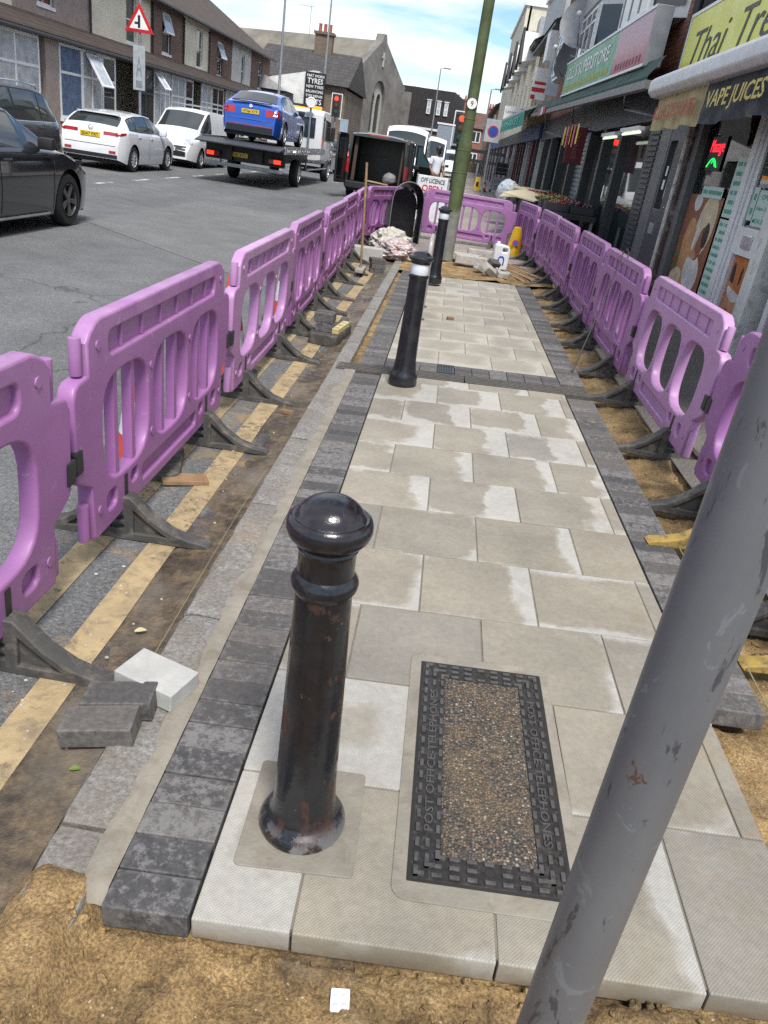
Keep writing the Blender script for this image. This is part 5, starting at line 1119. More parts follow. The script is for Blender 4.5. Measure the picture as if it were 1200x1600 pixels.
# --- large white vans coming towards us
def bigvan(label, loc, hgt, L=5.6):
    bd = Body(L, 1.0, [(0, 0.7), (0.02, 1.6), (0.08, hgt-0.12), (0.3, hgt), (L-2.2, hgt), (L-1.75, hgt-0.18), (L-1.0, 1.32), (L-0.85, 1.24), (L-0.3, 1.02), (L-0.08, 0.85), (L, 0.5)], [(0, 1.1), (L, 0.95)], 0.86 if hgt > 2.2 else 0.84, 0.22, (1.0, L-0.9), 0.35, crown=0.12, ptf=0.24)
    o = car('white_van', label, 'van', loc, math.pi, bd, VW_, [(L-2.1, L-1.15)], None, (L-1.72, L-1.03, 0.93), RIMM, plate_front=('LF17 WZB', 0.5))
    for s in (-1, 1): bd.patch(0.55 if s > 0 else -0.86, 0.86 if s > 0 else -0.55, 0.76, 1.02, False, 0.012).build('headlight', HEAD, o)
    bd.patch(-0.75, 0.75, 0.32, 0.7, False, 0.008).build('front_bumper', TRIM, o)
    B().tube([(0, L-2.2, hgt), (0, L-2.2, hgt+0.12)], 0.012, 6).build('aerial', TRIM, o)
    return o
bigvan('tall white van behind the black van, highest of the white vans', (-2.25, 39.8, -0.05), 2.5)
bigvan('tall white van half hidden behind the man in the white shirt', (-1.55, 48.8, -0.05), 2.4)
bigvan('lower white van farthest down the road beside the green lamp post', (-0.35, 58.0, -0.05), 1.95, 5.0)
# --- black van with its rear doors open
bd = Body(4.95, 0.97, [(0, 1.86), (0.1, 1.89), (2.9, 1.93), (3.3, 1.86), (4.05, 1.2), (4.2, 1.14), (4.7, 1.0), (4.88, 0.82), (4.95, 0.5)], [(0, 1.08), (4.95, 0.95)], 0.85, 0.24, (0.95, 3.95), 0.34, rearcut=True, crown=0.06, ptr=0.0)
BKV = paint('black_van_paint', (0.010, 0.011, 0.014), 0.1, 0.2)
bv = car('black_van', 'black van with both rear doors open and tools inside', 'van', (-2.4, 25.4, -0.05), 0, bd, BKV, [(3.0, 3.95)], None, (3.35, 4.0, 0.92), RIMM)
LIN = mat('van_lining', (0.004, 0.004, 0.005), 0.35, bmp=0)  # lining blackened so the load bay keeps its shade in the colour
b = B(); x0 = 0.86; b.add([(-x0, 0.02, 0.5), (x0, 0.02, 0.5), (x0*0.92, 0.02, 1.76), (-x0*0.92, 0.02, 1.76), (-x0, 2.6, 0.5), (x0, 2.6, 0.5), (x0*0.92, 2.6, 1.76), (-x0*0.92, 2.6, 1.76)], [(0, 1, 5, 4), (1, 2, 6, 5), (2, 3, 7, 6), (3, 0, 4, 7), (4, 5, 6, 7)]); b.build('load_bay', LIN, bv)
h = bd.half(0.0); outer = [(x, z) for x, z in h]+[(-x, z) for x, z in reversed(h[:-1])]
inner = [(-x0, 0.5), (-x0*0.92, 1.76), (x0*0.92, 1.76), (x0, 0.5)]
me = plate([outer, inner], 0.012, 0.002); b = B(); addmesh(b, me, frame_mat((1, 0, 0), (0, 0, 1), (0, 0.0, 0))); b.build('door_frame', BKV, bv)
B().box(-0.92, 0.92, -0.1, 0.06, 0.3, 0.5).build('rear_bumper', TRIM, bv, bevel=0.03); B().box(-0.3, 0.3, -0.02, 0.03, 1.82, 1.86).build('high_brake_light', TAIL, bv)
for s in (-1, 1):
    B().box(s*0.9-0.05, s*0.9+0.05, -0.02, 0.05, 0.72, 1.1).build('tail_light', TAIL, bv, bevel=0.01)
    dl = thing('tmp', '', ''); bpy.data.objects.remove(dl)
    b = B(); addmesh(b, plate([rrect(0, 0.84, 0.42, 1.8, 0.1)], 0.035, 0.015), frame_mat((0.22*s, -0.97, 0), (0, 0, 1), (s*0.95, -0.02, 0))); d = b.build('rear_door', BKV, bv, smooth=True)
    b = B(); addmesh(b, plate([rrect(0.1, 0.72, 1.1, 1.65, 0.06)], 0.04, 0.003), frame_mat((0.22*s, -0.97, 0), (0, 0, 1), (s*0.95, -0.02, 0))); b.build('door_window', CGLASS, d)
b = B(); b.prism([(0.0, 0.5), (1.05, 0.5), (1.05, 1.05), (0.75, 1.1), (0.28, 1.55), (0.2, 1.8), (0.0, 1.8)], 0, 0.07, 'xz'); o = b.build('front_door', BKV, bv, bevel=0.02, loc=(0.96, 3.9, 0), rot=(0, 0, R(-28)))
b = B(); b.prism([(0.08, 1.12), (0.68, 1.12), (0.3, 1.48), (0.2, 1.72), (0.08, 1.72)], -0.006, 0.076, 'xz'); b.build('door_window', glassmat('tinted_door_glass', (0.05, 0.09, 0.1)), o)
B().box(1.0, 1.2, -0.08, 0.02, 1.05, 1.25).build('wing_mirror', TRIM, o, bevel=0.03)
DWOOD = mat('shade_darkened_timber', (0.05, 0.028, 0.018), 0.7)  # timber colour darkened to stand for the shade inside the van
for (x, l, w_) in ((-0.72, 'brown plank standing in the left side of the open van', 0.05), (0.72, 'wooden pole standing in the right side of the open van', 0.03)):
    o = B().box(-w_, w_, -0.02, 0.02, 0, 1.35).build('plank', DWOOD, None, loc=(-2.4+x, 25.5, 0.47), rot=(-0.06, 0.03, 0.1)); tag(o, l, 'plank')
tag(B().box(-0.35, 0.35, -0.2, 0.2, 0, 0.03).build('timber_board', MC['fresh_timber'], None, loc=(-2.4, 25.8, 0.47), rot=(0, 0.06, 0.3)), 'small timber board lying inside the open van', 'board')
lump('tool_bag', (-2.0, 25.9, 0.62), (0.2, 0.2, 0.18), mat('grey_bag', (0.2, 0.2, 0.21), 0.8), 'grey tool bag inside the open van', 'bag', 4.4, 0.25, 18)

# ================================================================ the man by the van
def skin(name, pts, edges, m, parent, root=0, sub=2):
    me = bpy.data.meshes.new(name); me.from_pydata([p[:3] for p in pts], edges, [])
    o = link(name, me, m, parent); o.modifiers.new('skin', 'SKIN').use_smooth_shade = True
    for k, p in enumerate(pts):
        sv = me.skin_vertices[0].data[k]; r = p[3]; sv.radius = (r, p[4] if len(p) > 4 else r); sv.use_root = (k == root)
    o.modifiers.new('sub', 'SUBSURF').levels = sub; o.modifiers['sub'].render_levels = sub
    dg = bpy.context.evaluated_depsgraph_get(); dg.update(); me2 = bpy.data.meshes.new_from_object(o.evaluated_get(dg))
    o.modifiers.clear(); o.data = me2; bpy.data.meshes.remove(me); me2.name = name
    if not me2.materials: me2.materials.append(m)
    return o
mn = thing('person', 'man in white T-shirt and black cap standing beside the open van door', 'person', (-0.62, 26.6, 0.0), R(35))
SK = mat('skin', (0.22, 0.115, 0.075), 0.55, var=0.1, bmp=0.05)
skin('body', [(0, 0, 0.95, 0.13, 0.1), (0, 0.01, 1.2, 0.14, 0.1), (0, 0.0, 1.42, 0.13, 0.085), (0, 0.0, 1.5, 0.052), (0, -0.015, 1.57, 0.06), (0, -0.025, 1.65, 0.082, 0.095), (0, -0.01, 1.72, 0.07, 0.085),
  (0.19, 0, 1.43, 0.055), (0.24, 0.01, 1.17, 0.04), (0.22, -0.16, 0.98, 0.032), (0.215, -0.22, 0.94, 0.03), (-0.19, 0, 1.43, 0.055), (-0.24, 0.01, 1.17, 0.04), (-0.22, -0.16, 0.98, 0.032), (-0.215, -0.22, 0.94, 0.03),
  (0.09, 0, 0.9, 0.09), (0.1, 0.0, 0.5, 0.06), (0.1, 0.03, 0.1, 0.045), (0.1, -0.12, 0.04, 0.035), (-0.09, 0, 0.9, 0.09), (-0.1, -0.02, 0.5, 0.06), (-0.1, 0.03, 0.1, 0.045), (-0.1, -0.12, 0.04, 0.035)],
  [(0, 1), (1, 2), (2, 3), (3, 4), (4, 5), (5, 6), (2, 7), (7, 8), (8, 9), (9, 10), (2, 11), (11, 12), (12, 13), (13, 14), (0, 15), (15, 16), (16, 17), (17, 18), (0, 19), (19, 20), (20, 21), (21, 22)], SK, mn)
skin('t_shirt', [(0, 0, 0.88, 0.165, 0.12), (0, 0.01, 1.1, 0.165, 0.12), (0, 0.01, 1.3, 0.18, 0.12), (0, 0.0, 1.42, 0.15, 0.1), (0, 0, 1.47, 0.08), (0.19, 0, 1.42, 0.075), (0.24, 0.01, 1.2, 0.068), (-0.19, 0, 1.42, 0.075), (-0.24, 0.01, 1.2, 0.068)], [(0, 1), (1, 2), (2, 3), (3, 4), (3, 5), (5, 6), (3, 7), (7, 8)], mat('white_cotton', (0.7, 0.72, 0.78), 0.85, var=0.06, bmp=0.2), mn)
skin('trousers', [(0, 0, 0.93, 0.15, 0.11), (0.09, 0, 0.8, 0.1), (0.1, 0, 0.48, 0.078), (0.1, 0.03, 0.09, 0.07), (-0.09, 0, 0.8, 0.1), (-0.1, -0.02, 0.48, 0.078), (-0.1, 0.03, 0.09, 0.07)], [(0, 1), (1, 2), (2, 3), (0, 4), (4, 5), (5, 6)], mat('dark_denim', (0.03, 0.035, 0.05), 0.85), mn)
b = B(); b.lathe([(0.098, 1.66), (0.1, 1.7), (0.092, 1.75), (0.06, 1.785), (0, 1.795)], 20, Matrix.Translation((0, -0.018, 0))); b.build('cap', BLACKP, mn, smooth=True)
B().box(-0.07, 0.07, -0.2, -0.08, 1.672, 1.686).build('cap_peak', BLACKP, mn, bevel=0.006)
lump('beard', (0, -0.085, 1.595), (0.055, 0.04, 0.05), mat('dark_hair', (0.015, 0.012, 0.01), 0.8), None, None, 3.0, 0.1, 14, mn)
for s in (-1, 1): B().ball((s*0.083, -0.01, 1.64), (0.012, 0.022, 0.03), 8, 6).build('ear', SK, mn, smooth=True)
B().ball((0, -0.112, 1.64), (0.013, 0.02, 0.022), 8, 6).build('nose', SK, mn, smooth=True)
# shop board by the van
ob = thing('off_licence_board', 'white OFF LICENCE OPEN board standing behind the barrier', 'sign board', (-0.42, 17.2, 0.0), 0.0)
OBW = mat('board_white', (0.72, 0.73, 0.74), 0.5)
B().box(-0.32, 0.32, -0.01, 0.01, 0.25, 1.13).build('board', OBW, ob, bevel=0.008); B().box(-0.34, -0.315, -0.03, 0.03, 0.0, 1.15).build('frame_leg', GALV, ob); B().box(0.315, 0.34, -0.03, 0.03, 0.0, 1.15).build('frame_leg', GALV, ob)
RED = mat('sign_red_paint', (0.55, 0.02, 0.03), 0.5, bmp=0)
txt('OFF LICENCE', LETB, ob, (0, -0.012, 1.04), (1, 0, 0), (0, 0, 1), width=0.5, height=0.09, bold=0.015); txt('OPEN', RED, ob, (0, -0.012, 0.89), (1, 0, 0), (0, 0, 1), width=0.42, height=0.13, bold=0.02); txt('BEER', LETB, ob, (-0.1, -0.012, 0.75), (1, 0, 0), (0, 0, 1), width=0.3, height=0.08, bold=0.015)
# ================================================================ buildings
def wallmat(name, c1, c2, mortar, scale=1.0, bmp=0.6, axis='yz', rough=0.85, bw=0.225, bh=0.075, stain=0.5):
    if name in MC: return MC[name]
    m, t, b = newmat(name); v = objv(t, False); sp = N(t, 'ShaderNodeSeparateXYZ'); t.links.new(v, sp.inputs[0]); cb = N(t, 'ShaderNodeCombineXYZ')
    t.links.new(sp.outputs['Y' if axis[0] == 'y' else 'X'], cb.inputs[0]); t.links.new(sp.outputs['Z'], cb.inputs[1])
    br_ = N(t, 'ShaderNodeTexBrick'); br_.inputs['Color1'].default_value = col(c1); br_.inputs['Color2'].default_value = col(c2); br_.inputs['Mortar'].default_value = col(mortar)
    br_.inputs['Scale'].default_value = scale; br_.inputs['Mortar Size'].default_value = 0.008; br_.inputs['Brick Width'].default_value = bw; br_.inputs['Row Height'].default_value = bh
    t.links.new(cb.outputs[0], br_.inputs['Vector'])
    cc = mix(t, 0.8, br_.outputs['Color'], ramp(t, nz(t, 0.9, 6, 0.65, v), [(0.3, 0.68), (0.7, 1.2)]), 'MULTIPLY')
    cc = mix(t, ramp(t, nz(t, 2.2, 7, 0.7, v, 0.7), [(0.55, 0.0), (0.75, stain)]), cc, tuple(x*0.4 for x in c1))
    t.links.new(cc, b.inputs['Base Color']); b.inputs['Roughness'].default_value = rough
    bump(t, b, mth(t, 'SUBTRACT', mth(t, 'MULTIPLY', nz(t, 30, 4, 0.6, v), 0.4), br_.outputs['Fac']), bmp, 0.012); MC[name] = m; return m
def render_(name, c, dirt=None, amt=0.5, sc=1.4): return mat(name, c, 0.9, var=0.1, sc=sc, bmp=0.25, bsc=50, dirt=dirt or tuple(x*0.55 for x in c), dirtamt=amt)
def tilemat(name, c, moss=(0.05, 0.055, 0.03), bh=0.1, axis='yz'): return wallmat(name, c, tuple(x*0.7 for x in c), tuple(x*0.25 for x in c), 1.0, 1.0, axis, 0.85, 0.17, bh, 0.6)
CREAM = render_('cream_render', (0.74, 0.68, 0.54), (0.52, 0.47, 0.36), 0.35); WREND = render_('pale_render', (0.62, 0.61, 0.58)); PEB = render_('pinkish_pebbledash', (0.33, 0.265, 0.235), sc=3)
BRD = wallmat('dark_red_brick', (0.21, 0.11, 0.08), (0.15, 0.075, 0.06), (0.24, 0.2, 0.17)); BRO = wallmat('orange_brick', (0.36, 0.13, 0.07), (0.27, 0.09, 0.05), (0.3, 0.25, 0.2)); BUFF = wallmat('buff_brick', (0.34, 0.25, 0.14), (0.25, 0.17, 0.1), (0.3, 0.27, 0.22))
BUFX = wallmat('brown_gable_brick', (0.2, 0.145, 0.095), (0.15, 0.1, 0.07), (0.2, 0.17, 0.14), axis='xz')
ROOFB = tilemat('brown_roof_tile', (0.085, 0.062, 0.05)); ROOFX = tilemat('dark_roof_tile_x', (0.075, 0.068, 0.066), axis='xz', bh=0.22); PORCH = tilemat('mossy_porch_tile', (0.07, 0.05, 0.04), bh=0.12)
HGL = glassmat('house_glass', (0.035, 0.04, 0.042)); CURT = mat('net_curtain', (0.4, 0.42, 0.44), 0.7, var=0.3, sc=4, bmp=0); CURB = mat('blue_curtain', (0.09, 0.13, 0.22), 0.8, var=0.4, sc=5)
GUT = mat('black_gutter', (0.02, 0.02, 0.022), 0.5); BRNF = mat('brown_frame', (0.06, 0.04, 0.03), 0.6)
def win(parent, y, z, w, h, x=0.0, m=WHITEP, bars=(), hbar=(), glass=None, t=0.055, depth=0.06, dirn=1, sill=True, name='window', openk=None):
    """window lying in the yz plane at x, facing +x (dirn 1) or -x"""
    out = [(y-w/2, z), (y+w/2, z), (y+w/2, z+h), (y-w/2, z+h)]
    hs = []
    ys_ = [y-w/2]+[y-w/2+w*k for k in bars]+[y+w/2]; zs_ = [z]+[z+h*k for k in hbar]+[z+h]
    for a, c in zip(ys_, ys_[1:]):
        for d, e in zip(zs_, zs_[1:]):
            ta = t if a == ys_[0] else t*0.5; tc_ = t if c == ys_[-1] else t*0.5; td = t if d == zs_[0] else t*0.5; te = t if e == zs_[-1] else t*0.5
            hs.append([(a+ta, d+td), (c-tc_, d+td), (c-tc_, e-te), (a+ta, e-te)])
    b = B(); addmesh(b, plate([out]+hs, depth/2, 0.004, res=1), frame_mat((0, 1, 0), (0, 0, 1), (x, 0, 0)))
    o = b.build(name, m, parent)
    B().box(x-0.012, x+0.012, y-w/2+t*0.6, y+w/2-t*0.6, z+t*0.6, z+h-t*0.6).build('pane', glass or HGL, o)
    if sill: B().box(x-0.02 if dirn > 0 else x-0.12, x+0.12 if dirn > 0 else x+0.02, y-w/2-0.06, y+w/2+0.06, z-0.09, z-0.003).build('sill', WHITEP, o)
    if openk:
        yy, zz_, ww, hh, ang = openk
        b = B(); addmesh(b, plate([rrect(-ww/2, ww/2, -hh, 0, 0.005, 1), rrect(-ww/2+0.06, ww/2-0.06, -hh+0.06, -0.06, 0.004, 1)], 0.025, 0.003, res=1), frame_mat((0, 1, 0), (0, 0, 1)))
        cs_ = b.build('open_casement', WHITEP, o, loc=(x+0.05, yy, zz_), rot=(0, -ang, 0))
        B().box(-0.008, 0.008, -ww/2+0.05, ww/2-0.05, -hh+0.05, -0.05).build('open_pane', mat('pale_reflecting_glass', (0.45, 0.5, 0.54), 0.08, bmp=0), cs_)
    return o
XF = -12.5
def house(label, y0, y1, wm, ups, ground, roofm=ROOFB, pipes=(), eave=5.3, porch=True):
    root = thing('terraced_house', label, 'house', (XF, y0, 0.07), 0, 'terraced houses across the road'); W_ = y1-y0-0.004
    holes = [[(u[0]-y0-u[1]/2, u[2]), (u[0]-y0+u[1]/2, u[2]), (u[0]-y0+u[1]/2, u[3]), (u[0]-y0-u[1]/2, u[3])] for u in ups]
    b = B(); addmesh(b, plate([[(0.002, 2.9), (W_, 2.9), (W_, eave), (0.002, eave)]]+holes, 0.1, 0.002, res=1), frame_mat((0, 1, 0), (0, 0, 1), (-0.1, 0, 0)))
    b.box(-8.2, -0.35, 0.002, W_, 0, eave); b.build('wall', wm, root)
    for u in ups:
        yc, w, z0, z1 = u[:4]; op = u[4] if len(u) > 4 else None
        win(root, yc-y0, z0, w, z1-z0, -0.1, hbar=(0.5,), glass=HGL if not op else HGL, openk=(yc-y0, z1-0.06, w-0.08, (z1-z0)/2, op) if op else None)
    b = B(); b.prism([(0.3, eave-0.12), (0.32, eave-0.02), (-4.1, eave+2.7), (-8.5, eave-0.05), (-8.5, eave-0.2), (-4.1, eave+2.5)], 0, W_, 'xz'); b.build('roof', roofm, root)
    B().tube([(0.36, 0.0, eave-0.1), (0.36, W_, eave-0.1)], 0.055, 8).build('gutter', GUT, root)
    for py in pipes: B().tube([(0.06, py-y0, 3.1), (0.06, py-y0, eave-0.15)], 0.04, 8).build('downpipe', GUT, root)
    if porch:
        b = B(); b.prism([(0.0, 3.45), (1.0, 2.96), (1.0, 2.86), (0.9, 2.82), (0.0, 2.82)], 0, W_, 'xz'); pr = b.build('porch_roof', PORCH, root)
        n = int(W_/0.3)
        B().tube([(1.03, 0, 2.87), (1.03, W_, 2.87)], 0.05, 8).build('porch_gutter', GUT, pr)
    for g_ in ground:
        a, c, typ = g_[:3]; a -= y0; c -= y0
        if typ == 'win': 
            B().box(0.0, 0.86, a, c, 0, 0.85).build('bay_wall', wm, root)
            win(root, (a+c)/2, 0.9, c-a, 1.92, 0.82, bars=g_[3], hbar=(0.62,), glass=g_[4] if len(g_) > 4 else HGL, t=0.07, openk=g_[5] if len(g_) > 5 else None)
        elif typ == 'door':
            win(root, (a+c)/2, 0.02, c-a, 2.8, 0.82, m=g_[3] if len(g_) > 3 else WHITEP, bars=(), hbar=(0.35, 0.74), glass=HGL, t=0.09, sill=False, name='door')
        elif typ == 'dark': B().box(-0.3, -0.2, a, c, 0, 2.82).build('passage', GUT, root)
        elif typ == 'wall': B().box(0.0, 0.84, a, c, 0, 2.82).build('pier', wm, root)
        elif typ == 'bwin':
            win(root, (a+c)/2, 0.05, c-a, 2.75, 0.82, m=BRNF, bars=g_[3], hbar=(0.3, 0.7), t=0.08, sill=False, openk=g_[4] if len(g_) > 4 else None)
    return root
house('cream rendered terraced house at the left edge of the picture', 17.0, 23.3, CREAM, [(20.0, 1.0, 3.7, 5.0)], [(17.4, 20.4, 'win', (0.33, 0.66), CURT), (20.5, 23.0, 'win', (0.5,), CURT)])
house('pinkish pebbledashed terraced house with blue curtained bay window', 23.3, 28.2, PEB, [(25.2, 1.0, 3.75, 5.0)], [(23.35, 24.1, 'wall'), (24.15, 25.6, 'win', (), CURB), (25.62, 27.0, 'win', (0.5,), CURT, (0.0+26.2-23.3+0.05, 2.75, 0.85, 1.0, 0.55)), (27.05, 28.1, 'door')], pipes=(28.05,))
house('cream rendered terraced house with brown framed porch behind the road sign', 28.2, 33.5, CREAM, [(31.6, 0.95, 3.55, 5.0)], [(28.25, 30.0, 'dark'), (30.05, 31.6, 'bwin', (0.5,)), (31.65, 33.4, 'win', (0.4, 0.7), CURT, (31.9-28.2, 2.75, 0.6, 0.7, 0.7))])
house('red brick terraced house with a raised upper sash window', 33.5, 37.4, BRD, [(35.3, 1.0, 3.6, 5.05, 0.3)], [(33.6, 35.2, 'win', (0.5,), CURT), (35.25, 36.3, 'door'), (36.3, 37.3, 'dark')], pipes=(33.6, 37.3))
house('cream rendered terraced house with a narrow white sash window', 37.4, 41.2, CREAM, [(39.7, 0.9, 3.5, 5.0)], [(37.5, 39.0, 'win', (0.5,), CURT), (39.1, 41.0, 'win', (0.5,))], pipes=(41.0,))
house('narrow red brick terraced house with an open upper window', 41.2, 45.2, BRD, [(43.0, 0.95, 3.45, 4.95, 0.4)], [(41.4, 43.2, 'win', (0.5,), CURT), (43.3, 44.4, 'door')])
house('pale rendered end of terrace house with a dark sash window', 45.2, 49.2, WREND, [(47.5, 0.7, 3.3, 4.8)], [(45.4, 47.2, 'win', (0.5,), CURT), (47.3, 48.4, 'door')])
house('brown terraced house beyond the pale rendered one', 49.2, 54.0, BRD, [(51.5, 0.9, 3.5, 4.9)], [(49.5, 53.0, 'win', (0.5,), CURT)])
# ---- road signs and lamp columns on the far side
sg = thing('road_sign', 'triangular warning sign with side turning symbol on a grey post', 'road sign', (-10.95, 28.4, 0.07))
B().cyl((0, 0, 0), (0, 0, 5.2), 0.045, n=14).build('post', GALV, sg, smooth=True)
def tri(r, z): return [(r*math.cos(R(90+120*k)), z+r*math.sin(R(90+120*k))) for k in range(3)]
b = B(); addmesh(b, plate([tri(0.56, 3.95)], 0.012, 0.003), frame_mat((1, 0, 0), (0, 0, 1), (0, -0.06, 0))); tp = b.build('red_triangle', mat('sign_red_face', (0.5, 0.02, 0.025), 0.4), sg)
b = B(); addmesh(b, plate([tri(0.37, 3.95)], 0.014, 0.001), frame_mat((1, 0, 0), (0, 0, 1), (0, -0.062, 0))); b.build('white_face', WHITE, tp)
B().box(-0.04, 0.04, -0.082, -0.076, 3.8, 4.15).build('road_symbol', LETB, tp); B().box(-0.15, -0.04, -0.082, -0.076, 3.9, 3.96).build('branch_symbol', LETB, tp)
pt = B().box(-0.2, 0.2, -0.075, -0.05, 2.0, 3.3).build('supplementary_plate', mat('sign_back_grey', (0.36, 0.39, 0.42), 0.5), sg)
txt('A', mat('faded_sign_ink', (0.2, 0.22, 0.25), 0.6), pt, (0, -0.077, 2.7), (1, 0, 0), (0, 0, 1), width=0.2, height=0.6); B().box(-0.11, 0.11, -0.08, -0.076, 2.08, 2.28).build('plate_symbol', MC['faded_sign_ink'], pt)
def column(label, x, y, h, arm=1):
    o = thing('street_lamp', label, 'street lamp', (x, y, 0.0), 0, 'grey lamp columns')
    B().lathe([(0.1, 0), (0.1, 1.2), (0.075, 1.25), (0.06, h*0.6), (0.045, h)], 14).build('column', GALV, o, smooth=True)
    B().tube([(0, 0, h), (arm*0.3, 0, h+0.08)], 0.03, 8).build('arm', GALV, o); B().box(min(arm*0.25, arm*0.85), max(arm*0.25, arm*0.85), -0.1, 0.1, h+0.03, h+0.13).build('lantern', GALV, o, bevel=0.03)
column('grey lamp column rising behind the blue car', -9.65, 44.0, 9.5); column('grey lamp column in front of the tyre sign', -9.2, 55.0, 11.0); column('grey lamp column with lantern in front of the dark tiled building', -2.6, 74.0, 8.0); column('far grey lamp column beside the cream tower', 1.55, 60.0, 6.0)
def signal(label, x, y, zt, arms=False):
    o = thing('traffic_light', label, 'traffic light', (x, y, 0.0), 0, 'traffic lights showing red')
    B().cyl((0, 0, 0), (0, 0, zt+0.5), 0.06, n=12).build('pole', GUT if arms else GALV, o, smooth=True)
    hd = B().box(-0.2, 0.2, -0.22, -0.02, zt-0.55, zt+0.5).build('signal_head', BLACKP, o, bevel=0.02)
    b = B(); addmesh(b, plate([rrect(-0.3, 0.3, zt-0.65, zt+0.6, 0.03), rrect(-0.26, 0.26, zt-0.61, zt+0.56, 0.03)], 0.01, 0.002), frame_mat((1, 0, 0), (0, 0, 1), (0, -0.04, 0))); b.build('backing_border', WHITE, hd)
    for k, m in enumerate((mat('red_aspect', (0.8, 0.05, 0.02), 0.3, emit=((1, 0.02, 0.01), 2.2), bmp=0), mat('amber_off', (0.08, 0.04, 0.01), 0.3), mat('green_off', (0.01, 0.05, 0.03), 0.3))):
        b = B(); b.lathe([(0.11, 0), (0.1, 0.03), (0, 0.045)], 18, frame_mat((1, 0, 0), (0, 0, 1), (0, -0.22, zt+0.33-0.33*k))); b.build('lens', m, hd, smooth=True)
    if arms:
        for z, l in ((zt-0.75, 1.9), (zt-1.1, 1.6)): B().box(-0.25, l, -0.05, 0.05, z, z+0.12).build('cross_arm', GUT, o)
    else: B().box(0.3, 0.75, -0.03, 0.0, zt-1.3, zt-0.6).build('direction_panel', mat('sign_back_blue', (0.3, 0.36, 0.42), 0.5), o)
    return o
signal('red traffic light on a pale pole before the brown gable', -7.05, 47.0, 3.15); signal('red traffic light on a black pole with cross arms beside the lamp post', -0.07, 33.0, 2.55, True)
# ---- tyre shop building with chimney
ts = thing('tyre_shop', 'tiled roof building with white gable wall, chimney and tyre sign', 'building', (-14.2, 56.0, 0.07))
B().box(0, 6.3, 0, 10, 0, 4.5).build('wall', BUFX, ts)
b = B(); b.prism([(0, 4.45), (6.35, 4.45), (6.3, 4.6), (5.7, 6.55), (0.3, 6.55), (0, 4.6)], -0.3, 10.0, 'xz')
B().add([(-0.2, -0.35, 4.5), (6.5, -0.35, 4.5), (6.5, 5, 6.75), (-0.2, 5, 6.75), (-0.2, 10.3, 4.5), (6.5, 10.3, 4.5)], [(0, 1, 2, 3), (3, 2, 5, 4), (0, 3, 4), (1, 5, 2)]).build('roof', ROOFX, ts)
B().add([(6.3, -0.02, 4.4), (6.3, 10.0, 4.4), (6.3, 5.0, 6.7)], [(0, 1, 2)]).build('gable', BUFX, ts)
ch = B().box(3.2, 4.4, 4.4, 5.2, 6.2, 7.85).build('chimney', BUFX, ts); B().box(3.1, 4.5, 4.3, 5.3, 7.7, 7.86).build('chimney_cap', BUFX, ch)
for x in (3.45, 3.8, 4.15): B().lathe([(0.13, 7.86), (0.11, 8.3), (0.13, 8.35)], 12, Matrix.Translation((x, 4.8, 0))).build('chimney_pot', mat('terracotta_pot', (0.35, 0.12, 0.07), 0.8), ch, smooth=True)
B().tube([(2.7, 4.8, 7.2), (2.7, 4.8, 9.3)], 0.02, 6).build('aerial_mast', GALV, ts); B().tube([(1.9, 4.8, 9.25), (2.9, 4.8, 9.25)], 0.015, 6).build('aerial', GALV, ts)
wg = B().add([(-0.5, -1.2, 0), (4.7, -1.2, 0), (4.7, -1.2, 5.1), (4.3, -1.2, 5.1), (-0.5, -1.2, 3.9), (-0.5, -0.02, 0), (4.7, -0.02, 0), (4.7, -0.02, 5.1), (4.3, -0.02, 5.1), (-0.5, -0.02, 3.9)], [(0, 1, 2, 3, 4), (5, 9, 8, 7, 6), (0, 5, 6, 1), (1, 6, 7, 2), (2, 7, 8, 3), (3, 8, 9, 4), (4, 9, 5, 0)]).build('white_wall', render_('white_render', (0.68, 0.68, 0.66)), ts)
sb = thing('tyre_sign', 'tall black sign board listing tyres and MOTs in white letters', 'sign', (-10.35, 54.7, 0.07))
B().box(0, 1.3, -0.05, 0.05, 2.9, 5.0).build('board', LETB, sb)
for s, z, h in (('PART WORN', 4.8, 0.16), ('TYRES', 4.52, 0.3), ('NEW TYRES', 4.2, 0.16), ('BALANCING', 3.93, 0.16), ('TYRE REPAIR', 3.67, 0.15), ('MOTS', 3.36, 0.3), ('SERVICING', 3.05, 0.16)):
    txt(s, LETW, sb, (0.65, -0.052, z), (1, 0, 0), (0, 0, 1), width=1.1 if h < 0.2 else 1.0, height=h, bold=0.012)
gs = thing('garage', 'low dark shuttered garage in front of the white tyre shop wall', 'building', (-15.6, 52.0, 0.07))
B().box(0, 4.6, 0, 2.5, 0, 3.6).build('wall', mat('dark_cladding', (0.07, 0.07, 0.075), 0.8), gs); B().add([(-0.1, -0.1, 3.6), (4.7, -0.1, 3.6), (4.7, 2.6, 3.6), (-0.1, 2.6, 3.6), (-0.1, -0.1, 4.1), (3.2, -0.1, 4.35)], [(0, 1, 5, 4), (1, 2, 5), (2, 3, 4, 5), (3, 0, 4)]).build('roof', mat('grey_sheet_roof', (0.4, 0.4, 0.4), 0.7), gs)
# ---- church
CHS = mat('grey_church_stone', (0.19, 0.178, 0.165), 0.9, var=0.25, sc=0.8, bmp=0.6, bsc=9, dirt=(0.09, 0.08, 0.07), dirtamt=0.6)
chh = thing('church', 'grey stone church with pointed arch window and a cross on the gable', 'church', (-8.3, 78.0, 0.07), R(66))
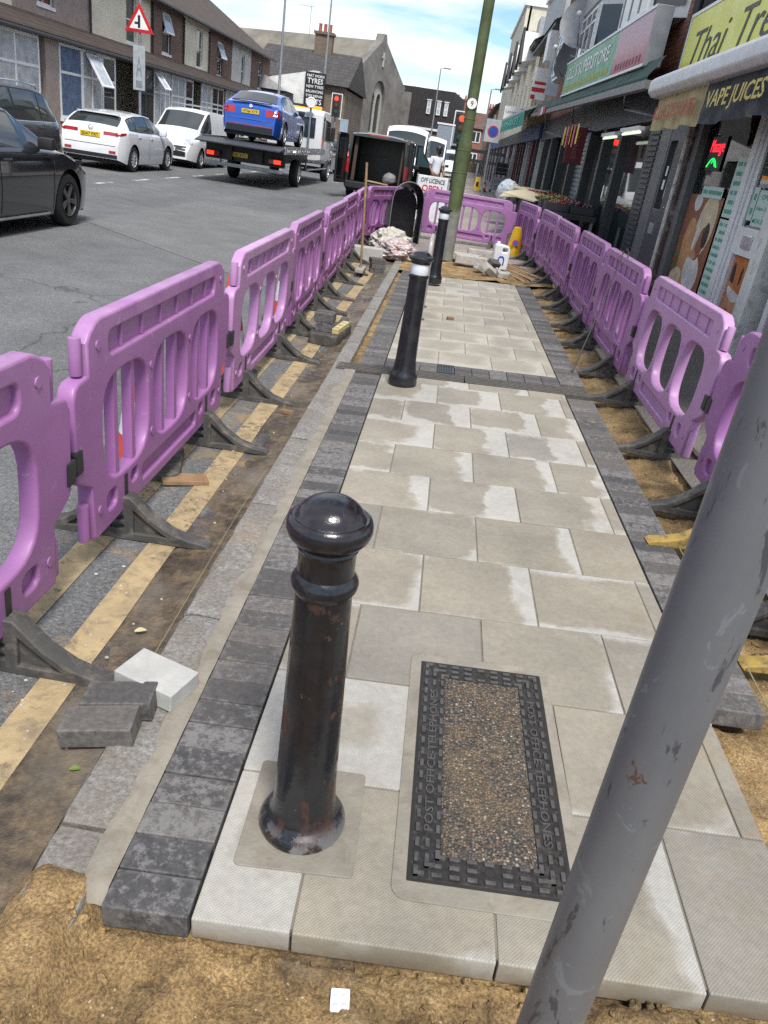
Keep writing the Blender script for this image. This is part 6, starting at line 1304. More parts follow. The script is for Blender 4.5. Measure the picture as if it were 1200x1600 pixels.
# local: gable in the xz plane facing -y, width 10 along x, nave running +y
def lancet(x0, x1, z0, z1, zt_): return [(x0, z0), (x1, z0), (x1, z1)]+[((x0+x1)/2+(x1-x0)/2*math.cos(R(90*k/6))**0.8, z1+(zt_-z1)*math.sin(R(90*k/6))) for k in range(1, 6)]+[((x0+x1)/2, zt_)]+[((x0+x1)/2-(x1-x0)/2*math.cos(R(90*k/6))**0.8, z1+(zt_-z1)*math.sin(R(90*k/6))) for k in range(5, 0, -1)]+[(x0, z1)]
gw = [(-4.6, 0), (4.6, 0), (4.6, 6.2), (4.9, 6.6), (4.3, 6.9), (0.45, 9.6), (0.2, 10.2), (-0.2, 10.2), (-0.45, 9.6), (-4.3, 6.9), (-4.9, 6.6), (-4.6, 6.2)]
b = B(); addmesh(b, plate([gw, lancet(-1.2, 1.2, 2.2, 4.6, 6.6)], 0.4, 0.03, res=1), frame_mat((1, 0, 0), (0, 0, 1))); b.build('gable_wall', CHS, chh)
b = B(); addmesh(b, plate([lancet(-1.2, 1.2, 2.2, 4.6, 6.6), lancet(-1.0, -0.08, 2.4, 4.4, 5.6), lancet(0.08, 1.0, 2.4, 4.4, 5.6)], 0.08, 0.01, res=1), frame_mat((1, 0, 0), (0, 0, 1))); b.build('tracery', mat('pale_tracery', (0.42, 0.4, 0.37), 0.8), chh)
B().box(-1.15, 1.15, 0.08, 0.12, 2.2, 6.2).build('window_glass', mat('leaded_glass', (0.05, 0.055, 0.06), 0.3), chh)
B().box(-0.09, 0.09, -0.5, -0.38, 7.7, 8.8).build('cross', MC['pale_tracery'], chh); B().box(-0.28, 0.28, -0.5, -0.385, 8.35, 8.48).build('cross_bar', MC['pale_tracery'], chh)
for x in (-5.0, 4.4): B().box(x, x+0.6, -1.1, 0.3, 0, 6.3).build('buttress', CHS, chh, bevel=0.04)
B().add([(-4.7, 0.3, 6.3), (0, 0.3, 9.7), (4.7, 0.3, 6.3), (-4.7, 26, 6.3), (0, 26, 9.7), (4.7, 26, 6.3)], [(0, 1, 4, 3), (1, 2, 5, 4)]).build('roof', mat('lichen_slate', (0.16, 0.145, 0.12), 0.85, var=0.3, sc=0.6, dirt=(0.26, 0.21, 0.13), dirtamt=0.4), chh)
B().box(-4.55, 4.55, 0.42, 26, 0, 6.3).build('nave_wall', CHS, chh)
b = B(); [b.box(-8.0, -4.6, 3+4*k, 3.5+4*k, 0, 4.0) for k in range(4)]; B().box(-7.6, -4.6, 2, 20, 0, 4.4).build('aisle', CHS, chh)
# ---- dark tile hung block
db = thing('dark_tiled_block', 'dark tile hung flat roofed block with three small white windows', 'building', (-7.6, 86.0, 0.07), R(-6))
TH = tilemat('dark_hanging_tile', (0.045, 0.04, 0.04), axis='xz', bh=0.16)
B().box(0, 6.3, 0, 10, 0, 3.6).build('ground_storey', BUFX, db); B().box(-0.1, 6.4, -0.1, 10, 3.6, 7.1).build('upper_storey', TH, db); B().box(-0.15, 6.45, -0.2, -0.1, 3.45, 3.65).build('band', WHITE, db)
for x in (4.0, 5.0, 5.75):
    o = B().box(x-0.19, x+0.19, -0.2, -0.08, 4.9, 6.1).build('window', WHITEP, db); B().box(x-0.25, x+0.25, -0.25, -0.1, 6.1, 6.18).build('window_hood', WHITEP, o)
    for zz_ in (5.0, 5.55): B().box(x-0.12, x+0.12, -0.205, -0.195, zz_, zz_+0.45).build('pane', CURT, o)
# ---- houses closing the view
RR = tilemat('red_brown_tile', (0.16, 0.085, 0.065), axis='xz'); BRX = wallmat('red_brick_x', (0.3, 0.1, 0.06), (0.22, 0.075, 0.05), (0.25, 0.2, 0.17), axis='xz')
def farhouse(label, x, y, w, h, ridge, chx, wm=BRX):
    o = thing('far_house', label, 'house', (x, y, 0.07), 0, 'houses closing the street')
    B().box(0, w, 0, 9, 0, h).build('wall', wm, o); B().add([(-0.2, -0.3, h), (w+0.2, -0.3, h), (w+0.2, 4.5, ridge), (-0.2, 4.5, ridge), (w+0.2, 9.3, h), (-0.2, 9.3, h)], [(0, 1, 2, 3), (3, 2, 4, 5), (1, 4, 2), (0, 3, 5)]).build('roof', RR, o)
    for cx in chx:
        c = B().box(cx-0.7, cx+0.7, 4.0, 5.0, ridge-0.8, ridge+1.3).build('chimney', BRX, o); B().box(cx-0.78, cx+0.78, 3.92, 5.08, ridge+1.1, ridge+1.3).build('chimney_cap', BRX, c)
        for k in range(4): B().lathe([(0.13, ridge+1.3), (0.1, ridge+1.75)], 10, Matrix.Translation((cx-0.48+0.32*k, 4.5, 0))).build('chimney_pot', MC['terracotta_pot'], c)
    B().add([(w*0.15, -0.5, 0.5), (w*0.55, -0.5, 0.5), (w*0.55, -0.5, h+0.1), (w*0.35, -0.5, h+1.2), (w*0.15, -0.5, h+0.1), (w*0.15, 0, 0.5), (w*0.55, 0, 0.5), (w*0.55, 0.0, h+0.1), (w*0.35, 2, h+1.2), (w*0.15, 0.0, h+0.1)], [(0, 1, 2, 3, 4), (1, 6, 7, 2), (2, 7, 8, 3), (3, 8, 9, 4), (4, 9, 5, 0)]).build('bay_gable', WHITE, o)
    for xx, z in ((w*0.35, 0.9), (w*0.35, h-1.6), (w*0.8, 0.9), (w*0.8, h-1.6)):
        f_ = B().box(xx-0.55, xx+0.55, -0.56 if xx < w*0.5 else -0.06, -0.49 if xx < w*0.5 else 0.01, z, z+1.3).build('window', WHITEP, o); y_ = -0.57 if xx < w*0.5 else -0.07
        for q in (-0.26, 0.26): B().box(xx+q-0.2, xx+q+0.2, y_, y_+0.02, z+0.1, z+1.2).build('pane', HGL, f_)
    return o
farhouse('far red brick house with tall chimney left of the lamp post top', -2.6, 108.0, 5.6, 5.0, 7.0, (1.0, 2.9)); farhouse('far red brick house with white bay seen right of the lamp post', 3.1, 110.0, 5.5, 4.6, 6.6, (0.6,)); farhouse('far red roofed house nearest the cream tower', 8.7, 112.0, 6.0, 4.8, 6.9, (0.3,)); farhouse('far house hidden mostly behind the dark block', -12.0, 112.0, 9.0, 5.0, 7.4, (5.0,))
gw_ = B().box(-6, 12, 100, 100.3, 0, 1.2).build('garden_wall', BUFX); tag(gw_, 'low buff garden wall across the end of the street', 'wall')
bl = thing('grey_hoarding', 'plain blue grey flank wall under the dark tiled block', 'wall', (-2.4, 84.0, 0.0)); B().box(0, 2.6, 0, 0.3, 0, 4.2).build('panel', mat('blue_grey_panel', (0.24, 0.28, 0.33), 0.8), bl); B().box(-0.1, 2.7, -0.05, 0.35, 4.2, 4.35).build('coping', WHITE, bl)

# ================================================================ shops on the right
XS = 2.92
def rise(y): return 0.022*max(0.0, y-12)
# ---- the yellow signed shop
sh1 = thing('massage_shop', 'shop with white framed glass door under the yellow sign', 'shop', (XS, 4.0, 0.1))
DGREY = mat('dark_grey_frame', (0.045, 0.048, 0.052), 0.45); MIDG = mat('mid_grey_frame', (0.13, 0.135, 0.14), 0.45)
Y = lambda y: y-4.0
INT = mat('shop_interior', (0.085, 0.075, 0.065), 0.9)
b = B(); b.add([(0.15, Y(6.9), 0.02), (2.8, Y(6.9), 0.02), (2.8, Y(10.9), 0.02), (0.15, Y(10.9), 0.02), (0.15, Y(6.9), 2.5), (2.8, Y(6.9), 2.5), (2.8, Y(10.9), 2.5), (0.15, Y(10.9), 2.5)], [(0, 1, 2, 3), (4, 7, 6, 5), (1, 5, 6, 2), (2, 6, 7, 3), (0, 4, 5, 1)]); b.build('interior', INT, sh1)
B().box(0, 3.0, Y(3.9), Y(11.55), 2.32, 7.2).build('upper_wall', BRO, sh1); B().box(0.0, 3.0, Y(3.9), Y(6.85), 0, 2.3).build('side_wall', WREND, sh1)
B().box(-0.06, 0.14, Y(8.62), Y(10.42), -0.1, 0.42).build('stall_riser', WHITEP, sh1, bevel=0.005)
B().box(-0.09, 0.1, Y(10.42), Y(10.62), -0.1, 2.34).build('window_post', MIDG, sh1, bevel=0.006); B().box(-0.07, 0.1, Y(8.47), Y(8.6), -0.1, 2.34).build('mullion', WHITEP, sh1, bevel=0.012)
B().box(-0.05, 0.05, Y(8.4), Y(8.46), 0, 2.34).build('door_jamb', WHITEP, sh1)
B().box(0.0, 0.02, Y(8.6), Y(10.42), 0.42, 2.32).build('shop_window', clearglass(), sh1)
dr = B().box(-0.03, 0.03, Y(7.6), Y(7.68), 0.0, 2.3).build('door', WHITEP, sh1)
B().box(-0.031, 0.031, Y(8.3), Y(8.395), 0.0, 2.3).build('door_stile', WHITEP, dr); B().box(-0.03, 0.03, Y(7.681), Y(8.299), 0.98, 1.24).build('door_rail', WHITEP, dr); B().box(-0.03, 0.03, Y(7.681), Y(8.299), 0.0, 0.18).build('kick_rail', WHITEP, dr); B().box(-0.03, 0.03, Y(7.681), Y(8.299), 2.2, 2.3).build('top_rail', WHITEP, dr)
B().box(-0.045, -0.031, Y(7.88), Y(8.13), 1.05, 1.17).build('letter_box', mat('chrome_flap', (0.62, 0.62, 0.62), 0.25, metal=0.6), dr, bevel=0.005)
B().box(-0.008, 0.008, Y(7.681), Y(8.299), 1.24, 2.2).build('upper_pane', clearglass(), dr); B().box(0.012, 0.02, Y(7.681), Y(8.299), 0.18, 0.98).build('lower_panel_back', INT, dr)
B().box(-0.12, 0.12, Y(7.3), Y(7.55), -0.1, 2.34).build('pilaster', render_('peeling_white_paint', (0.66, 0.66, 0.63), (0.22, 0.2, 0.18), 0.7, 5), sh1)
for k, yy in enumerate((7.05, 6.88, 6.7)): B().box(-0.03, 0.05, Y(yy-0.06), Y(yy+0.04), 0, 2.3).build('folded_shutter', WHITEP, sh1)
# printed poster: plain warm shapes
def ell(cy, cz, ry, rz_, ang=0, n=20, bend=0.0):
    out = []
    for k in range(n):
        a = 2*math.pi*k/n; u, v = ry*math.cos(a), rz_*math.sin(a); v += bend*u*u/(ry*ry)*rz_
        out.append((cy+u*math.cos(ang)-v*math.sin(ang), cz+u*math.sin(ang)+v*math.cos(ang)))
    return out
def ink(name, c): return mat('ink_'+name, c, 0.35, var=0.25, sc=6, bmp=0)
def poster(name, label, y0, y1, z0, z1, x, back, shapes):
    o = thing(name, label, 'poster', (x, 0, 0.1)); B().box(-0.003, 0, y0, y1, z0, z1).build('paper', back, o)
    for k, (m, poly) in enumerate(shapes):
        poly = [(min(max(p[0], y0), y1), min(max(p[1], z0), z1)) for p in poly]
        b = B(); b.prism(poly, -0.0034-0.0004*k, -0.003); b.build('printed_shape', m, o)
    return o
TAN, CRE, BRN, DRK, WHT, GRN, RDP = ink('tan', (0.5, 0.26, 0.12)), ink('cream', (0.62, 0.52, 0.34)), ink('brown', (0.26, 0.1, 0.045)), ink('dark', (0.025, 0.015, 0.012)), ink('white', (0.62, 0.62, 0.6)), ink('green', (0.08, 0.16, 0.03)), ink('red', (0.45, 0.04, 0.03))
poster('window_poster', 'warm brown and cream printed poster in the shop window', 9.12, 10.38, 0.44, 1.46, XS-0.006, BRN, [(CRE, ell(9.5, 1.15, 0.3, 0.36, 0.5)), (TAN, ell(9.9, 0.8, 0.26, 0.42, -0.3)), (WHT, ell(9.55, 0.62, 0.3, 0.22, 0.2)), (BRN, ell(9.5, 0.95, 0.13, 0.2, 0.4)), (DRK, ell(9.38, 1.05, 0.1, 0.14)), (TAN, ell(9.85, 0.9, 0.34, 0.075, 0.5, bend=1.0)), (TAN, ell(9.95, 0.62, 0.07, 0.2, 0.1)), (CRE, ell(10.1, 0.5, 0.24, 0.12, -0.2)), (GRN, ell(10.25, 0.75, 0.08, 0.17, 0.2)), (RDP, ell(10.24, 0.82, 0.04, 0.05)), (RDP, ell(10.29, 0.7, 0.035, 0.04)), (WHT, ell(9.98, 1.38, 0.14, 0.1)), (WHT, ell(9.7, 1.05, 0.05, 0.2, 0.15))])
poster('door_poster', 'orange and white printed poster in the lower half of the shop door', 7.69, 8.29, 0.19, 0.97, XS+0.01, ink('orange', (0.45, 0.15, 0.03)), [(DRK, ell(8.2, 0.78, 0.055, 0.13, -0.2)), (DRK, ell(7.98, 0.8, 0.03, 0.09, 0.1)), (TAN, ell(8.0, 0.55, 0.3, 0.1, 0.25, bend=0.8)), (WHT, ell(8.05, 0.6, 0.2, 0.05, 0.15, bend=0.7)), (TAN, ell(8.2, 0.38, 0.07, 0.2, 0.15)), (BRN, ell(7.8, 0.5, 0.08, 0.16, 0.2)), (WHT, ell(7.9, 0.26, 0.2, 0.14, 0.2))])
PAP = mat('pale_green_paper', (0.5, 0.64, 0.58), 0.6, var=0.04, bmp=0); GIN = mat('green_print', (0.05, 0.3, 0.2), 0.6, bmp=0)
def notice(y0, y1, z0, z1, lines, label, gap=0.62):
    o = thing('price_notice', label, 'notice', (XS-0.016, (y0+y1)/2, (z0+z1)/2+0.1)); hw = (y1-y0)/2; hh = (z1-z0)/2
    B().box(-0.003, 0, -hw, hw, -hh, hh).build('paper', PAP, o)
    if isinstance(lines, int):
        st = 2*hh/(lines+0.3)
        for k in range(lines):
            z = hh-st*(k+0.65); x = -hw+0.035
            while x < hw-0.05:
                wd = random.uniform(0.018, 0.03); B().box(-0.0045, -0.0031, x, min(hw-0.03, x+wd), z-st*gap*0.36, z+st*gap*0.36).build('print_mark', GIN, o); x += wd+0.01
                if random.random() < 0.16: x += 0.03
    else:
        for k, s in enumerate(lines): txt(s, GIN, o, (-0.0035, 0, hh-2*hh*(k+0.55)/len(lines)), (0, -1, 0), (0, 0, 1), width=min(2*hw*0.84, 0.06*len(s)), height=2*hh/len(lines)*0.42, depth=0.001, bold=0.01)
    return o
notice(8.66, 9.02, 1.28, 1.86, 6, 'upper pale green price list beside the white mullion'); notice(8.66, 9.02, 0.46, 1.26, 10, 'long lower pale green price list beside the white mullion')
notice(9.2, 9.95, 1.44, 1.56, 1, 'narrow pale green strip notice across the shop window'); notice(7.7, 8.12, 1.26, 1.58, ['OPEN', '10am-7pm', 'MON-SUN'], 'pale green opening hours notice on the shop door'); 
nn = notice(8.14, 8.28, 1.3, 1.6, 2, 'narrow white sticker notice on the shop door')
ne = thing('neon_sign', 'red and green neon massage sign hanging in the shop window', 'neon sign', (XS-0.012, 9.85, 1.98))
B().box(-0.006, 0.0, -0.27, 0.27, -0.16, 0.2).build('backboard', LETB, ne)
NR = mat('red_neon', (0.6, 0.02, 0.03), 0.4, emit=((1, 0.02, 0.04), 0.8), bmp=0); NG = mat('green_neon', (0.02, 0.6, 0.1), 0.4, emit=((0.02, 1, 0.12), 0.7), bmp=0)
txt('Massage', NR, ne, (-0.008, 0, 0.08), (0, -1, 0), (0, 0, 1), width=0.48, height=0.17, depth=0.004, shear=0.2)
B().tube([(-0.012, 0.22-0.04*k, -0.12+0.09*math.sin(0.35*k)) for k in range(10)], 0.007, 6).build('green_swoosh', NG, ne); B().tube([(-0.012, 0.06-0.03*k, -0.08+0.035*math.sin(0.9*k)) for k in range(6)], 0.006, 6).build('green_swoosh', NG, ne)
# yellow fascia sign
YS = mat('lime_yellow_sign', (0.72, 0.7, 0.04), 0.35, var=0.06, sc=1.5, dirt=(0.66, 0.68, 0.25), dirtamt=0.4)
ys_ = thing('fascia_sign', 'lime yellow Thai Treasure fascia sign in black script', 'sign', (2.66, 4.0, 0.0))
B().box(0.0, 0.16, 0, 7.65, 2.9, 3.55).build('panel', YS, ys_); b = B(); addmesh(b, plate([[(0, 2.88), (7.7, 2.88), (7.7, 3.58), (0, 3.58)], [(0.03, 2.92), (7.66, 2.92), (7.66, 3.54), (0.03, 3.54)]], 0.1, 0.004, res=1), frame_mat((0, 1, 0), (0, 0, 1), (0.09, 0, 0))); b.build('edge_trim', WHITEP, ys_)
SCR = mat('script_grey_black', (0.035, 0.035, 0.03), 0.5, bmp=0)
txt('Thai', SCR, ys_, (-0.004, 6.56, 3.15), (0, -1, 0), (0, 0, 1), width=1.35, height=0.36, shear=0.32, bold=-0.004); txt('Treasure', SCR, ys_, (-0.004, 4.15, 3.15), (0, -1, 0), (0, 0, 1), width=2.7, height=0.36, shear=0.32, bold=-0.004)
# white cassette awning with hanging valance
aw = thing('awning', 'white cassette awning with dirty printed valance over the massage shop', 'awning', (2.2, 4.0, 0.0))
b = B(); b.prism([(0.0, 2.6), (0.06, 2.545), (0.3, 2.545), (0.34, 2.6), (0.34, 2.72), (0.24, 2.775), (0.06, 2.77), (0.0, 2.72)], 0, 7.0, 'xz'); b.build('cassette', mat('grubby_white_cassette', (0.62, 0.63, 0.65), 0.4, var=0.08, dirt=(0.36, 0.35, 0.33), dirtamt=0.5), aw, bevel=0.015, smooth=True)
B().box(0.34, 0.75, 0.1, 7.15, 2.6, 2.7).build('mounting', GUT, aw)
VAL1 = mat('stained_cream_canvas', (0.42, 0.36, 0.19), 0.85, var=0.2, sc=5, dirt=(0.2, 0.17, 0.1), dirtamt=0.6); VAL2 = mat('faded_black_canvas', (0.035, 0.04, 0.05), 0.8, var=0.3, sc=4, dirt=(0.13, 0.14, 0.15), dirtamt=0.4)
def val(a, c): return lambda u, v: (0.14+0.03*math.sin(9*lerp(a, c, u))*v+0.012*fbm(u*3, v, 2), lerp(a, c, u)-(0.12*v if a > 4.7 and u > 0.98 else 0), 2.55-0.36*v-0.012*math.sin(5*u*math.pi)*v)
b = B(); b.grid(40, 8, val(4.83, 6.9)); b.build('cream_valance', VAL1, aw, smooth='all'); b = B(); b.grid(60, 8, val(0.2, 4.825)); b.build('black_valance', VAL2, aw, smooth='all')
txt('ALL ACCESSORIES', mat('faded_red_print', (0.42, 0.1, 0.07), 0.8, bmp=0), aw, (0.075, 5.82, 2.36), (0, -1, 0), (0, 0, 1), width=1.75, height=0.15, bold=0.01); txt('VAPE JUICES', mat('pale_yellow_print', (0.6, 0.5, 0.16), 0.8, bmp=0), aw, (0.075, 3.75, 2.36), (0, -1, 0), (0, 0, 1), width=1.55, height=0.19, shear=0.15, bold=0.015)
# ---- recess, pipe and grey door
pw = thing('party_wall', 'sooty black wall recess with drainpipe between the two shop signs', 'wall', (XS, 10.64, 0.1))
SOOT = mat('sooty_wall', (0.025, 0.024, 0.025), 0.85, var=0.4, sc=4); B().box(-0.02, 2, 0.91, 1.86, 2.3, 7.2).build('wall', SOOT, pw)
B().tube([(-0.2, 1.15, 2.6), (-0.22, 1.15, 4.6)], 0.06, 10).build('drainpipe', GUT, pw, smooth=True)
B().box(-0.12, 0.1, 0.0, 0.12, -0.1, 2.34).build('chipped_post', mat('chipped_post_paint', (0.09, 0.05, 0.045), 0.7, dirt=(0.5, 0.48, 0.42), dirtamt=0.7, sc=5), pw); B().box(-0.1, 0.1, 0.14, 0.3, -0.1, 2.34).build('maroon_post', mat('maroon_paint', (0.05, 0.025, 0.025), 0.6), pw); B().cyl((-0.16, 0.06, -0.1), (-0.16, 0.06, 2.3), 0.028, n=8).build('white_pipe', mat('splashed_white_pipe', (0.55, 0.54, 0.5), 0.6, dirt=(0.12, 0.1, 0.08), dirtamt=0.8, sc=7), pw)
gd = thing('grey_door', 'dark slate grey panelled shop door with letter box and handle', 'door', (XS-0.06, 11.0, 0.1)); SLATE = mat('slate_grey_paint', (0.06, 0.065, 0.075), 0.4, var=0.12)
b = B(); addmesh(b, plate([[(0, -0.1), (1.35, -0.1), (1.35, 2.35), (0, 2.35)], rrect(0.3, 0.68, 1.2, 2.05, 0.01, 1)], 0.05, 0.008, res=1), frame_mat((0, 1, 0), (0, 0, 1))); b.build('door_leaf', SLATE, gd)
B().box(-0.005, 0.005, 0.29, 0.69, 1.19, 2.06).build('door_pane', HGL, gd); B().box(-0.062, -0.05, 0.38, 0.6, 0.88, 1.02).build('letter_box', MC['chrome_flap'], gd); B().box(-0.055, -0.05, 0.76, 1.28, 0.2, 2.2).build('panel', MIDG, gd, bevel=0.004)
for z, w_ in ((1.45, 0.1), (1.62, 0.07)): B().box(-0.056, -0.0505, 0.42, 0.42+w_, z, z+0.12).build('door_sticker', WHITE, gd)
# ---- the superstore
s2 = thing('superstore', 'dark fronted shop under the green and pink superstore sign', 'shop', (XS, 12.5, 0.1)); Y2 = lambda y: y-12.5
B().box(0.9, 3, Y2(12.45), Y2(31), 0, 2.6).build('back_wall', mat('dim_shop_wall', (0.04, 0.038, 0.036), 0.9), s2); B().box(0.0, 3, Y2(12.5), Y2(31), 3.0, 7.0).build('upper_wall', BRO, s2); B().box(-0.12, 0.1, Y2(12.55), Y2(19.2), 2.35, 3.0).build('fascia_board', mat('charcoal_board', (0.03, 0.033, 0.038), 0.5, dirt=(0.1, 0.1, 0.1), dirtamt=0.3), s2); B().box(-0.05, 0.1, Y2(19.2), Y2(31), 2.4, 3.0).build('fascia_board', MC['charcoal_board'], s2)
lv_ = B().box(-0.02, 0.06, Y2(12.55), Y2(13.5), 0.0, 2.34).build('louvre_frame', DGREY, s2)
for k in range(26): B().box(-0.05, -0.02, Y2(12.72), Y2(13.32), 0.3+0.075*k, 0.345+0.075*k).build('louvre_slat', SLATE, lv_, rot=None)
B().box(-0.01, 0.02, Y2(13.5), Y2(15.3), 0.1, 2.34).build('shop_pane', glassmat('dim_shop_glass', (0.02, 0.028, 0.03)), s2)
for y in (15.3, 17.1, 19.0, 21.5, 24.0, 26.6, 29.0): B().box(-0.1, 0.1, Y2(y), Y2(y+0.22), 0, 2.4).build('shop_post', DGREY, s2)
B().box(0.0, 0.04, Y2(15.52), Y2(17.1), 0.1, 2.34).build('shop_pane', MC['dim_shop_glass'], s2)
sh_ = B().box(0.1, 0.14, Y2(20.0), Y2(21.5), 0.1, 2.4).build('roller_shutter', GALV, s2)
for k in range(22): B().box(0.07, 0.1, Y2(20.0), Y2(21.5), 0.12+0.1*k, 0.19+0.1*k).build('shutter_slat', GALV, sh_)
# bay windows of the floor above
GREYP = mat('grey_cladding_panel', (0.36, 0.37, 0.38), 0.6)
def bay(y0, y1, z0, z1):
    o = B().add([(0, y0, z0), (-0.45, y0+0.45, z0), (-0.45, y1-0.45, z0), (0, y1, z0), (0, y0, z1), (-0.45, y0+0.45, z1), (-0.45, y1-0.45, z1), (0, y1, z1)], [(0, 1, 5, 4), (1, 2, 6, 5), (2, 3, 7, 6), (0, 3, 2, 1), (4, 5, 6, 7)]).build('bay_frame', WHITEP, s2)
    win(o, (y0+y1)/2, z0+0.1, y1-y0-1.1, z1-z0-0.2, -0.47, bars=(0.33, 0.66), hbar=(0.7,), dirn=-1, sill=False)
    for s, a in ((1, y0), (-1, y1)):
        B().add([(-0.06, a+s*0.04, z0+0.15), (-0.43, a+s*0.41, z0+0.15), (-0.43, a+s*0.41, z1-0.12), (-0.06, a+s*0.04, z1-0.12)], [(0, 1, 2, 3)]).build('side_pane', HGL, o, loc=(-0.012, -s*0.012, 0))
    B().add([(0, y0-0.05, z1), (-0.5, y0+0.42, z1), (-0.5, y1-0.42, z1), (0, y1+0.05, z1), (0, y0-0.05, z1+0.45), (-0.5, y0+0.42, z1+0.4), (-0.5, y1-0.42, z1+0.4), (0, y1+0.05, z1+0.45)], [(0, 1, 5, 4), (1, 2, 6, 5), (2, 3, 7, 6), (4, 5, 6, 7), (0, 3, 2, 1)]).build('bay_panel', GREYP, o)
    return o
bay(Y2(13.2), Y2(16.6), 3.7, 4.85); bay(Y2(18.8), Y2(22.2), 3.75, 4.85); bay(Y2(24.5), Y2(27.5), 3.9, 5.2); bay(Y2(18.6), Y2(22.0), 5.4, 6.6)
B().box(-0.3, 0.1, Y2(12.5), Y2(31), 6.75, 6.95).build('eaves', WHITEP, s2); B().add([(-0.35, 0, 6.95), (-0.35, 18.5, 6.95), (3, 18.5, 8.8), (3, 0, 8.8)], [(0, 1, 2, 3)]).build('roof', ROOFB, s2)
gsn = thing('superstore_sign', 'green and faded pink superstore box sign with white letters', 'sign', (2.38, 12.7, 3.08)); gsn.rotation_euler = (math.atan(0.024), 0, 0)
B().box(0, 0.2, 2.75, 9.9, 0.03, 0.7).build('green_panel', mat('faded_green_sign', (0.06, 0.30, 0.13), 0.4, var=0.12, sc=2), gsn); 
pkm, t, b_ = newmat('faded_pink_sign'); v = objv(t, False); sp = N(t, 'ShaderNodeSeparateXYZ'); t.links.new(v, sp.inputs[0])
f = mth(t, 'ADD', sp.outputs['Z'], mth(t, 'MULTIPLY', mth(t, 'SUBTRACT', nz(t, 6, 5, 0.6, v), 0.5), 0.3)); cc = ramp(t, f, [(0.0, (0.36, 0.05, 0.08)), (0.16, (0.5, 0.2, 0.22)), (0.35, (0.6, 0.38, 0.42)), (0.7, (0.58, 0.42, 0.5))]); t.links.new(cc, b_.inputs['Base Color'])
B().box(0, 0.2, 0.0, 2.74, 0.03, 0.7).build('pink_panel', pkm, gsn)
b = B(); b.box(-0.015, 0.215, -0.02, 9.93, -0.01, 0.028); b.box(-0.015, 0.215, -0.02, 9.93, 0.702, 0.74); b.build('edge_trim', WHITEP, gsn); B().box(-0.01, 0.23, -0.05, -0.002, 0.0, 0.73).build('end_panel', GREYP, gsn)
txt("GILL'S SUPERSTORE", LETW, gsn, (-0.005, 6.35, 0.45), (0, -1, 0), (0, 0, 1), width=6.0, height=0.27, bold=0.02)
YPR = mat('yellow_green_print', (0.4, 0.42, 0.06), 0.6, bmp=0); y = 3.2
while y < 9.3:
    wd = random.uniform(0.2, 0.45); B().box(-0.004, -0.001, y, y+wd, 0.1, 0.19).build('small_print', YPR, gsn); y += wd+0.09
for k in range(9): B().box(-0.004, -0.001, 0.35+0.24*k, 0.46+0.24*k, 0.08, 0.17).build('faded_print', mat('faded_maroon', (0.22, 0.03, 0.05), 0.6, bmp=0), gsn)
ga = thing('green_awning', 'long dark green canvas awning with grey front bar below the superstore sign', 'awning', (0, 11.5, 0.0))
DGN = mat('dark_green_canvas', (0.008, 0.045, 0.035), 0.75, var=0.25, sc=2)
zr_ = lambda k: 0.024*k
b = B(); b.grid(30, 6, lambda u, v: (lerp(2.44, 2.27, v), 0.1+19.0*u, lerp(3.1, 2.84, v)+zr_(19*u)-0.03*math.sin(math.pi*v)*abs(math.sin(u*20))))
b.grid(30, 2, lambda u, v: (2.27, 0.1+19.0*u, lerp(2.84, 2.78, v)+zr_(19*u))); b.build('canvas', DGN, ga, smooth='all')
b = B(); b.add([(2.24, 0, 2.69), (2.34, 0, 2.69), (2.34, 0, 2.79), (2.24, 0, 2.79), (2.24, 19.2, 2.69+zr_(19.2)), (2.34, 19.2, 2.69+zr_(19.2)), (2.34, 19.2, 2.79+zr_(19.2)), (2.24, 19.2, 2.79+zr_(19.2))], [(0, 1, 2, 3), (4, 7, 6, 5), (0, 4, 5, 1), (1, 5, 6, 2), (2, 6, 7, 3), (3, 7, 4, 0)]); b.build('front_bar', mat('grey_awning_bar', (0.2, 0.2, 0.19), 0.5), ga)
for k in (1.5, 7.5, 13.5): B().tube([(2.9, k, 2.5), (2.5, k+1.0, 2.62), (2.3, k+0.1, 2.76+zr_(k))], 0.025, 6).build('folding_arm', GALV, ga)
for y, x in ((12.3, 2.5), (14.6, 2.6)):
    o = thing('tube_light', 'fluorescent tube light under the green awning, %s' % ('nearer the grey door' if y < 13 else 'deeper along the shop'), 'light', (x, y, 2.28)); B().box(-0.05, 0.05, 0, 1.3, -0.02, 0.03).build('housing', WHITEP, o); B().cyl((0, 0.03, -0.045), (0, 1.27, -0.045), 0.02, n=10).build('tube', mat('dim_tube', (0.7, 0.75, 0.65), 0.4, emit=((0.8, 0.9, 0.7), 0.5), bmp=0), o)
# dish, hanging signs
dsh = thing('satellite_dish', 'large grey satellite dish on the superstore wall', 'satellite dish', (2.45, 21.6, 4.8), 0)
F = frame_mat(Vector((0.9, -0.42, 0)), Vector((0.1, 0.22, 0.97)))
b = B(); b.lathe([(0.02, -0.10), (0.25, -0.075), (0.45, -0.02), (0.56, 0.05), (0.57, 0.06), (0.45, 0.0), (0.25, -0.05), (0.0, -0.08)], 36, F); b.build('reflector', mat('dish_grey', (0.28, 0.29, 0.3), 0.6, metal=0.1), dsh, smooth=True)
B().tube([F @ Vector((0.0, -0.5, 0.02)), F @ Vector((0.05, -0.35, 0.35)), F @ Vector((0.0, 0, 0.5))], 0.02, 6).build('feed_arm', GALV, dsh); B().ball(F @ Vector((0, 0, 0.5)), 0.06, 10, 8).build('receiver', WHITEP, dsh); B().tube([(0.0, 0, 0), (0.45, 0.1, -0.1)], 0.03, 6).build('wall_bracket', GALV, dsh)
